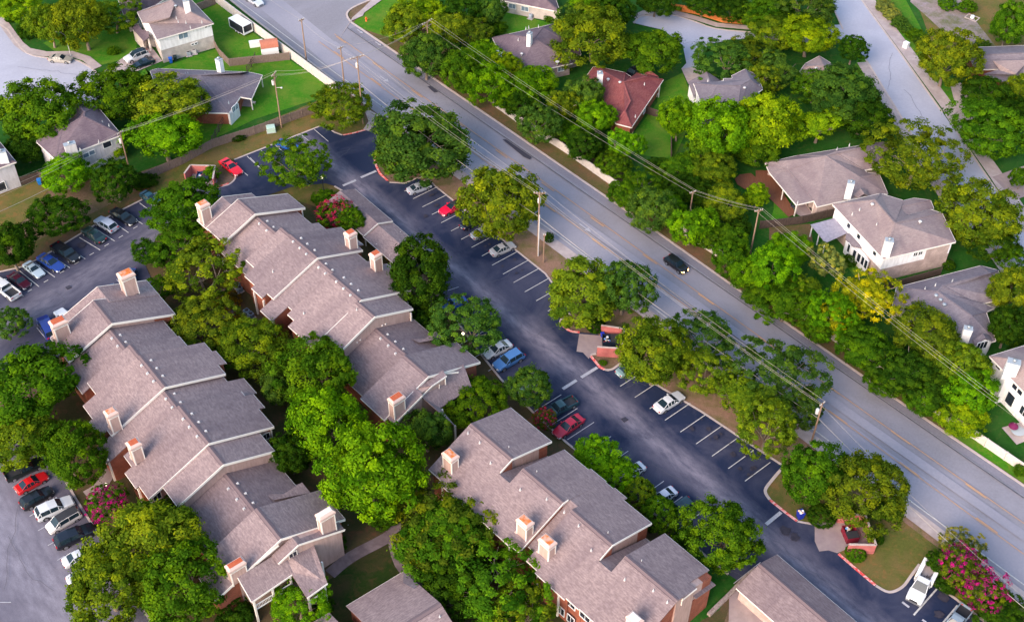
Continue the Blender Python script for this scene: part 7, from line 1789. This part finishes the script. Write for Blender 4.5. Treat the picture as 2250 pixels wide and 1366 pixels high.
# middle court
T_(548, 755, 72, 60, 'olive', 'broad', 'between the rows at the dark alcove'); T_(600, 850, 46, 50, 'blue', 'airy', 'in the shade right of the left row')
T_(700, 812, 86, 74, 'mid', 'broad', 'upper one of the three bright court trees'); T_(708, 928, 84, 86, 'bright', 'broad', 'middle one of the three bright court trees')
T_(820, 1040, 106, 108, 'bright', 'broad', 'largest of the three bright court trees'); T_(938, 945, 58, 58, 'blue', 'airy', 'against the near end of the middle row')
T_(985, 1150, 106, 82, 'tan', 'wisp', 'dark feathery one left of the orange chimneys'); T_(980, 1170, 95, 75, 'mid', 'dense', 'behind the dark feathery court tree')
T_(1080, 1285, 108, 84, 'mid', 'wisp', 'long feathery one along the east row'); T_(1130, 1345, 84, 50, 'olive', 'wisp', 'feathery one at the bottom edge beside the east row'); T_(1010, 1270, 70, 60, 'dark', 'dense', 'in the shade at the end of the court path')
T_(640, 1000, 50, 60, 'dark', 'dense', 'in the dark gap beside the left row')
T_(500, 660, 26, 22, 'orange', 'wisp', 'small one by the curved court path', 'shrub'); T_(515, 705, 22, 16, 'orange', 'dense', 'below the curved court path', 'shrub')
# between middle row and lot
T_(655, 362, 64, 54, 'mid', 'airy', 'in the upper lot island', pale=False); T_(710, 438, 30, 20, 'mid', 'dense', 'behind the red flowering tree', 'shrub')
T_(735, 468, 40, 36, 'mid', 'wisp', 'with red flowers beside the carport', 'crape', 'red'); T_(778, 488, 32, 32, 'mid', 'dense', 'between the red flowers and the carport')
T_(868, 560, 22, 24, 'orange', 'wisp', 'small one behind the second boxed chimney', 'shrub'); T_(925, 600, 76, 76, 'dark', 'broad', 'round one hiding the carport end')
T_(1030, 716, 76, 52, 'blue', 'airy', 'spreading one right of the middle row'); T_(930, 700, 40, 34, 'dark', 'dense', 'in the shade beside the middle row', 'shrub')
T_(1160, 848, 56, 50, 'blue', 'airy', 'over the hidden white car'); T_(1048, 878, 66, 50, 'mid', 'dense', 'between the middle row and the east row')
T_(1198, 918, 24, 30, 'tan', 'wisp', 'small one with a few flowers beside the teal pickup', 'crape', 'red')
T_(1308, 1000, 56, 42, 'bright', 'dense', 'upper one behind the east row'); T_(1352, 1040, 50, 38, 'bright', 'dense', 'second one behind the east row')
T_(1402, 1085, 44, 42, 'olive', 'ball', 'left of the two by the east row stalls', 'hedge'); T_(1448, 1130, 46, 48, 'mid', 'ball', 'right of the two by the east row stalls', 'hedge')
T_(1590, 1182, 80, 76, 'mid', 'dense', 'round one between the east row and the garage'); T_(1500, 1180, 26, 26, 'dark', 'dense', 'at the east row far corner', 'shrub')
# lot and road strip
T_(925, 312, 112, 76, 'blue', 'broad', 'wide one on the entrance island'); T_(890, 340, 60, 44, 'mid', 'airy', 'lower left part of the entrance island'); T_(750, 232, 66, 36, 'olive', 'airy', 'round the entrance corner pole')
T_(1112, 442, 82, 76, 'olive', 'broad', 'big one over the first stalls'); T_(1090, 415, 50, 42, 'mid', 'airy', 'behind the big first stalls tree'); T_(1205, 522, 12, 15, 'dark', 'dense', 'small one beside the conduit pole')
T_(1280, 645, 92, 72, 'olive', 'broad', 'left one above the middle bin enclosure'); T_(1372, 632, 62, 68, 'blue', 'airy', 'right one above the middle bin enclosure')
T_(1310, 716, 26, 9, 'dark', 'ball', 'beside the middle bin enclosure', 'hedge'); T_(1326, 796, 9, 5, 'mid', 'dense', 'below the middle bin enclosure', 'shrub')
T_(1440, 780, 78, 76, 'olive', 'broad', 'over the end of the middle bin enclosure'); T_(1548, 738, 66, 42, 'blue', 'airy', 'thin one beside the road above the white sedan'); T_(1545, 812, 56, 50, 'olive', 'airy', 'just right of the white sedan')
T_(1635, 872, 76, 62, 'olive', 'airy', 'in the middle of the right hand road strip'); T_(1708, 820, 92, 50, 'blue', 'wisp', 'thin one with dark stems beside the road'); T_(1690, 935, 62, 66, 'olive', 'airy', 'above the empty lower stalls'); T_(1762, 905, 42, 60, 'blue', 'airy', 'left of the leaning road pole')
T_(1788, 1046, 70, 68, 'mid', 'dense', 'left round one above the last enclosure'); T_(1905, 1068, 84, 78, 'tan', 'dense', 'right round one above the last enclosure'); T_(1945, 1105, 44, 34, 'dark', 'dense', 'behind the last bin enclosure')
T_(1806, 1133, 36, 12, 'dark', 'ball', 'left of the last bin enclosure', 'hedge'); T_(1880, 1215, 26, 17, 'mid', 'ball', 'in front of the last bin enclosure', 'hedge'); T_(1932, 1185, 13, 28, 'dark', 'ball', 'along the right wall of the last enclosure', 'hedge')
T_(2112, 1202, 48, 38, 'pale', 'wisp', 'pale airy one above the pink flowers'); T_(2110, 1238, 46, 46, 'tan', 'wisp', 'with magenta flowers, left of the two at bottom right', 'crape', 'pink'); T_(2160, 1290, 50, 50, 'tan', 'wisp', 'with magenta flowers, right of the two at bottom right', 'crape', 'pink')
T_(2060, 1235, 28, 26, 'dark', 'dense', 'beside the white service truck'); T_(2080, 1278, 34, 26, 'dark', 'dense', 'right of the service truck bed', 'shrub'); T_(2195, 1350, 56, 28, 'dark', 'dense', 'at the bottom right below the pink flowers', 'shrub')
# top middle, along the road
T_(890, 52, 52, 44, 'olive', 'broad', 'first one after the hydrant lawn'); T_(925, 25, 55, 36, 'lime', 'broad', 'at the top edge above the hydrant lawn'); T_(985, 60, 50, 44, 'olive', 'broad', 'beside the hedge crossarm pole'); T_(935, 122, 54, 52, 'blue', 'broad', 'in front of the hedge crossarm pole')
T_(1035, 68, 46, 36, 'tan', 'airy', 'brown tipped one behind the hedge pole'); T_(1020, 20, 50, 30, 'dark', 'dense', 'at the top edge left of the cream house'); T_(1082, 28, 30, 34, 'blue', 'dense', 'pointed one against the cream house'); T_(1090, 62, 26, 18, 'mid', 'airy', 'between the cream house and the purple roof', 'shrub')
T_(1005, 150, 42, 42, 'mid', 'broad', 'second one along the right kerb'); T_(1055, 125, 46, 36, 'bright', 'broad', 'above the right kerb beside the purple roof'); T_(1080, 180, 46, 44, 'bright', 'broad', 'over the start of the pale wall')
T_(1110, 150, 38, 36, 'lime', 'broad', 'left of the purple grey roof'); T_(1165, 185, 56, 34, 'bright', 'broad', 'in front of the purple grey house'); T_(1182, 270, 50, 46, 'blue', 'airy', 'at the right kerb over the pale wall'); T_(1150, 222, 44, 36, 'dark', 'dense', 'behind the pale wall near the red roof')
T_(1240, 225, 42, 46, 'olive', 'airy', 'with visible pale limbs left of the red roof', pale=True); T_(1288, 210, 44, 42, 'blue', 'broad', 'touching the left of the red roof'); T_(1312, 258, 44, 40, 'bright', 'broad', 'in front of the red roof'); T_(1278, 315, 44, 36, 'dark', 'dense', 'in the shade below the pale limbed tree')
T_(1376, 312, 40, 48, 'bright', 'airy', 'slender one at the right of the pale wall', pale=True); T_(1330, 330, 30, 24, 'dark', 'dense', 'behind the pale wall under the wires', 'shrub')
T_(1305, 72, 78, 68, 'olive', 'broad', 'tall one behind the red roof'); T_(1252, 45, 28, 30, 'blue', 'airy', 'beside the cream walled house corner'); T_(1430, 105, 70, 52, 'mid', 'broad', 'wide one behind the red roof driveway'); T_(1350, 22, 50, 30, 'dark', 'dense', 'in the shade at the top of the cul de sac'); T_(1285, 8, 50, 18, 'bright', 'broad', 'at the top edge over the cream house')
T_(1440, 6, 44, 16, 'dark', 'dense', 'at the top edge left of the orange fence'); T_(1610, 18, 40, 24, 'dark', 'dense', 'above the orange fence'); T_(1655, 30, 36, 26, 'mid', 'broad', 'right of the orange fence'); T_(1545, 6, 40, 14, 'dark', 'dense', 'at the top edge behind the orange fence')
T_(1690, 20, 50, 30, 'mid', 'broad', 'at the top edge left of the street corner'); T_(1775, 12, 64, 28, 'blue', 'airy', 'at the top edge beside the stop sign'); T_(1730, 42, 40, 20, 'dark', 'dense', 'below the top edge right of the orange fence')
# right of centre
T_(1592, 132, 62, 48, 'blue', 'airy', 'left of the lilac grey faceted roof'); T_(1645, 118, 54, 42, 'tan', 'airy', 'above the lilac grey faceted roof'); T_(1700, 72, 50, 30, 'olive', 'broad', 'left half of the group by the stop sign'); T_(1778, 80, 64, 42, 'lime', 'broad', 'right half of the group by the stop sign'); T_(1875, 105, 34, 34, 'dark', 'airy', 'overhanging the right hand street')
T_(1712, 150, 50, 44, 'blue', 'airy', 'left of the pink pyramid roof'); T_(1670, 175, 36, 36, 'olive', 'airy', 'touching the lilac grey faceted roof corner')
T_(1492, 263, 44, 50, 'bright', 'broad', 'right of the red roof yard'); T_(1592, 285, 74, 72, 'bright', 'broad', 'vivid one below the lilac grey faceted house'); T_(1682, 262, 74, 68, 'lime', 'broad', 'yellow tipped one right of the vivid tree'); T_(1545, 330, 40, 40, 'mid', 'dense', 'in the shade below the vivid tree'); T_(1665, 325, 52, 38, 'mid', 'broad', 'above the timber deck')
T_(1800, 272, 60, 46, 'lime', 'airy', 'above the patio house roof'); T_(1848, 208, 84, 58, 'blue', 'broad', 'wide grey green one beside the right hand street'); T_(1895, 255, 60, 44, 'dark', 'broad', 'lower right of the wide grey green tree'); T_(1790, 190, 50, 36, 'mid', 'airy', 'below the pink pyramid roof')
T_(2010, 350, 92, 64, 'olive', 'airy', 'big one with pale trunk over the patio house', pale=True); T_(2162, 472, 80, 70, 'olive', 'broad', 'big one right of the large brick house'); T_(2190, 535, 50, 38, 'dark', 'dense', 'in the shade below the big right hand tree'); T_(2098, 425, 26, 20, 'mid', 'broad', 'small one between the two big right hand trees')
T_(2083, 128, 64, 60, 'olive', 'dense', 'round one on the grass right of the street'); T_(2220, 52, 44, 62, 'mid', 'broad', 'in the top right corner'); T_(2158, 103, 24, 17, 'blue', 'dense', 'at the end of the gravel patch', 'shrub'); T_(2168, 205, 54, 34, 'dark', 'broad', 'in front of the right edge brick house'); T_(2238, 198, 32, 38, 'olive', 'broad', 'at the right edge beside the brick house'); T_(2190, 285, 84, 58, 'mid', 'dense', 'wide one on the driveway corner'); T_(2245, 390, 24, 30, 'mid', 'broad', 'at the right edge above the pad')
T_(2235, 240, 40, 26, 'dark', 'dense', 'in the shade below the right edge brick house')
T_(2225, 640, 52, 66, 'olive', 'broad', 'at the right edge beside the three vent roof'); T_(2215, 722, 46, 50, 'dark', 'dense', 'in the shade above the mauve roof'); T_(2228, 570, 34, 30, 'mid', 'airy', 'small one above the right edge olive tree')
for i, (x, y, a, b, c_) in enumerate(((1942, 12, 22, 17, 'pale'), (1958, 32, 20, 14, 'pale'), (1976, 48, 20, 15, 'blue'), (1992, 62, 18, 13, 'blue'), (2010, 76, 19, 13, 'mid'), (2024, 90, 16, 12, 'blue'))):
    T_(x, y, a, b, c_, 'dense', ('first', 'second', 'third', 'fourth', 'fifth', 'last')[i] + ' from the top edge in the shrub row beside the street', 'shrub')
# thick belt right of the road
T_(1372, 425, 40, 34, 'mid', 'broad', 'at the near end of the visible pale wall'); T_(1408, 405, 44, 36, 'mid', 'airy', 'behind the end of the pale wall'); T_(1440, 462, 50, 48, 'blue', 'broad', 'at the kerb after the pale wall'); T_(1495, 415, 44, 36, 'dark', 'dense', 'behind the kerb trees below the yard')
T_(1520, 490, 60, 54, 'bright', 'airy', 'at the kerb across from the conduit pole'); T_(1495, 370, 46, 30, 'mid', 'broad', 'at the end of the long green yard'); T_(1568, 372, 46, 40, 'olive', 'broad', 'with pale tips left of the deck'); T_(1590, 440, 50, 42, 'olive', 'broad', 'below the timber deck under the wires'); T_(1545, 425, 40, 30, 'dark', 'dense', 'in the shade under the half hidden pole')
T_(1662, 430, 27, 33, 'lime', 'broad', 'small vivid one on the deck lawn'); T_(1602, 520, 44, 36, 'mid', 'airy', 'around the slim utility pole'); T_(1602, 568, 40, 48, 'mid', 'dense', 'at the kerb beyond the black moving suv')
T_(1692, 590, 52, 60, 'bright', 'broad', 'vivid one right of the slim utility pole'); T_(1645, 605, 40, 40, 'bright', 'broad', 'at the kerb right of the moving suv'); T_(1742, 545, 46, 36, 'bright', 'broad', 'beside the corrugated patio cover'); T_(1822, 572, 42, 38, 'pale', 'wisp', 'yellowish airy one in the brick house yard')
T_(1725, 665, 66, 52, 'mid', 'airy', 'at the kerb before the yellow tree'); T_(1772, 640, 36, 34, 'olive', 'airy', 'behind the kerb before the yellow tree'); T_(1780, 690, 40, 34, 'mid', 'dense', 'low one at the kerb left of the yellow tree')
T_(1910, 645, 64, 54, 'yellow', 'wisp', 'large one with bare pale limbs', pale=True); T_(1905, 650, 50, 42, 'yellow', 'airy', 'inner part of the yellow group', pale=True); T_(1832, 690, 52, 50, 'bright', 'airy', 'at the kerb left of the yellow group'); T_(1835, 700, 40, 38, 'yellow', 'wisp', 'thin one at the pale wall')
T_(1900, 770, 62, 46, 'mid', 'broad', 'below the yellow group'); T_(2045, 740, 78, 56, 'tan', 'broad', 'rusty tipped one in front of the three vent roof'); T_(1990, 812, 70, 46, 'dark', 'wisp', 'with bare pale branches behind the pale wall', pale=True); T_(1985, 820, 60, 40, 'dark', 'dense', 'in the shade below the rusty tipped tree')
T_(2110, 798, 66, 58, 'olive', 'airy', 'left of the white right edge house'); T_(2135, 862, 60, 56, 'bright', 'airy', 'beside the white right edge house wall'); T_(2060, 850, 56, 44, 'dark', 'dense', 'behind the pale wall near the right edge'); T_(2118, 915, 52, 30, 'lime', 'broad', 'over the pale wall at the right')
T_(1910, 588, 12, 20, 'dark', 'dense', 'against the sunroom of the brick house', 'shrub'); T_(2243, 1035, 16, 16, 'mid', 'dense', 'at the right edge below the patio', 'shrub'); T_(1872, 570, 16, 14, 'dark', 'dense', 'under the sunroom windows', 'shrub'); T_(2085, 582, 18, 12, 'dark', 'ball', 'at the corner of the large brick house', 'shrub')
T_(1720, 530, 22, 16, 'mid', 'dense', 'beside the dark fence under the slim pole', 'shrub'); T_(1455, 365, 30, 18, 'dark', 'dense', 'at the dark end of the green yard', 'shrub')
T_(1210, 40, 16, 10, 'mid', 'dense', 'by the cream house air conditioner', 'shrub')

# understorey closing the belt along the right kerb and the court
for x, y, a, b, c_, w_ in ((1030, 182, 36, 28, 'mid', 'beside the second right kerb tree'), (1120, 215, 40, 28, 'bright', 'over the first visible bit of pale wall'), (1225, 268, 40, 32, 'mid', 'between the kerb and the red roof, left'), (1262, 292, 34, 26, 'bright', 'between the kerb and the red roof, right'), (1350, 365, 36, 28, 'mid', 'just behind the pale wall end'), (1405, 445, 36, 28, 'mid', 'filling the kerb belt after the pale wall'), (1475, 450, 40, 34, 'bright', 'in the kerb belt left of the half hidden pole'), (1560, 520, 40, 32, 'mid', 'in the kerb belt left of the slim pole'), (1625, 500, 32, 26, 'dark', 'under the slim utility pole'), (1668, 648, 40, 28, 'mid', 'low at the kerb right of the moving suv'), (1800, 725, 38, 24, 'mid', 'low at the kerb below the yellow group'), (1868, 725, 38, 30, 'bright', 'between the yellow group and the pale wall'), (1945, 832, 44, 26, 'mid', 'low one over the pale wall in its middle'), (2030, 880, 44, 26, 'mid', 'low one over the pale wall further right'), (2085, 890, 36, 24, 'bright', 'over the pale wall left of its visible right end')):
    T_(x, y, a, b, c_, 'dense', w_)
T_(905, 1195, 40, 34, 'dark', 'dense', 'over the fork of the court path'); T_(850, 1130, 34, 26, 'mid', 'dense', 'low one at the end of the court path', 'shrub'); T_(945, 1250, 40, 34, 'dark', 'airy', 'beside the roof corner patch tinted as facet shading')
T_(2125, 14, 22, 7, 'mid', 'dense', 'low patch on the far right bare ground', 'shrub'); T_(2080, 10, 20, 8, 'mid', 'dense', 'at the top edge beside the bare ground', 'shrub')
# ---------------------------------------------------------------- prototypes away, camera, light
for k, p_ in PROTO.items():
    for ch in list(p_.children_recursive): bpy.data.objects.remove(ch)
    bpy.data.objects.remove(p_)
cam = bpy.data.cameras.new('camera'); co = bpy.data.objects.new('camera', cam); C.objects.link(co)
rot = Matrix((( _r.x, _u.x, -_fw.x), (_r.y, _u.y, -_fw.y), (_r.z, _u.z, -_fw.z)))
co.matrix_world = Matrix.Translation(CP) @ rot.to_4x4()
cam.sensor_width = 36; cam.lens = FPX / CW * 36; cam.clip_start = 1; cam.clip_end = 4000
bpy.context.scene.camera = co
SUN_AZ, SUN_EL = R(-62), R(30)     # azimuth measured from +Y towards +X
S = Vector((math.sin(SUN_AZ) * math.cos(SUN_EL), math.cos(SUN_AZ) * math.cos(SUN_EL), math.sin(SUN_EL)))
S = Vector((-math.cos(SUN_EL) * math.cos(R(52)), -math.cos(SUN_EL) * math.sin(R(52)), math.sin(SUN_EL)))   # from camera left, a little behind
sl = bpy.data.lights.new('sun', 'SUN'); so = bpy.data.objects.new('sun', sl); C.objects.link(so)
sl.energy = 1.6; sl.angle = R(38); sl.color = (1.0, .80, .68)
so.rotation_euler = (-S).to_track_quat('-Z', 'Y').to_euler()
w = bpy.data.worlds.new('World'); bpy.context.scene.world = w; w.use_nodes = True
nt = w.node_tree; bg = nt.nodes['Background']
sky = nt.nodes.new('ShaderNodeTexSky'); sky.sky_type = 'NISHITA'; sky.sun_disc = False
sky.sun_elevation = SUN_EL; sky.sun_rotation = math.atan2(S.x, S.y)
sky.air_density = 1.3; sky.dust_density = 2.0; sky.ozone_density = 1.5
nt.links.new(sky.outputs[0], bg.inputs[0]); bg.inputs[1].default_value = .15
sc = bpy.context.scene
sc.view_settings.view_transform = 'Standard'; sc.view_settings.look = 'None'
sc.view_settings.exposure = 1.27; sc.view_settings.gamma = 1; sc.view_settings.use_curve_mapping = False
sc.render.engine = 'CYCLES'
sc.cycles.max_bounces = 5; sc.cycles.diffuse_bounces = 3; sc.cycles.transmission_bounces = 3; sc.cycles.use_denoising = True
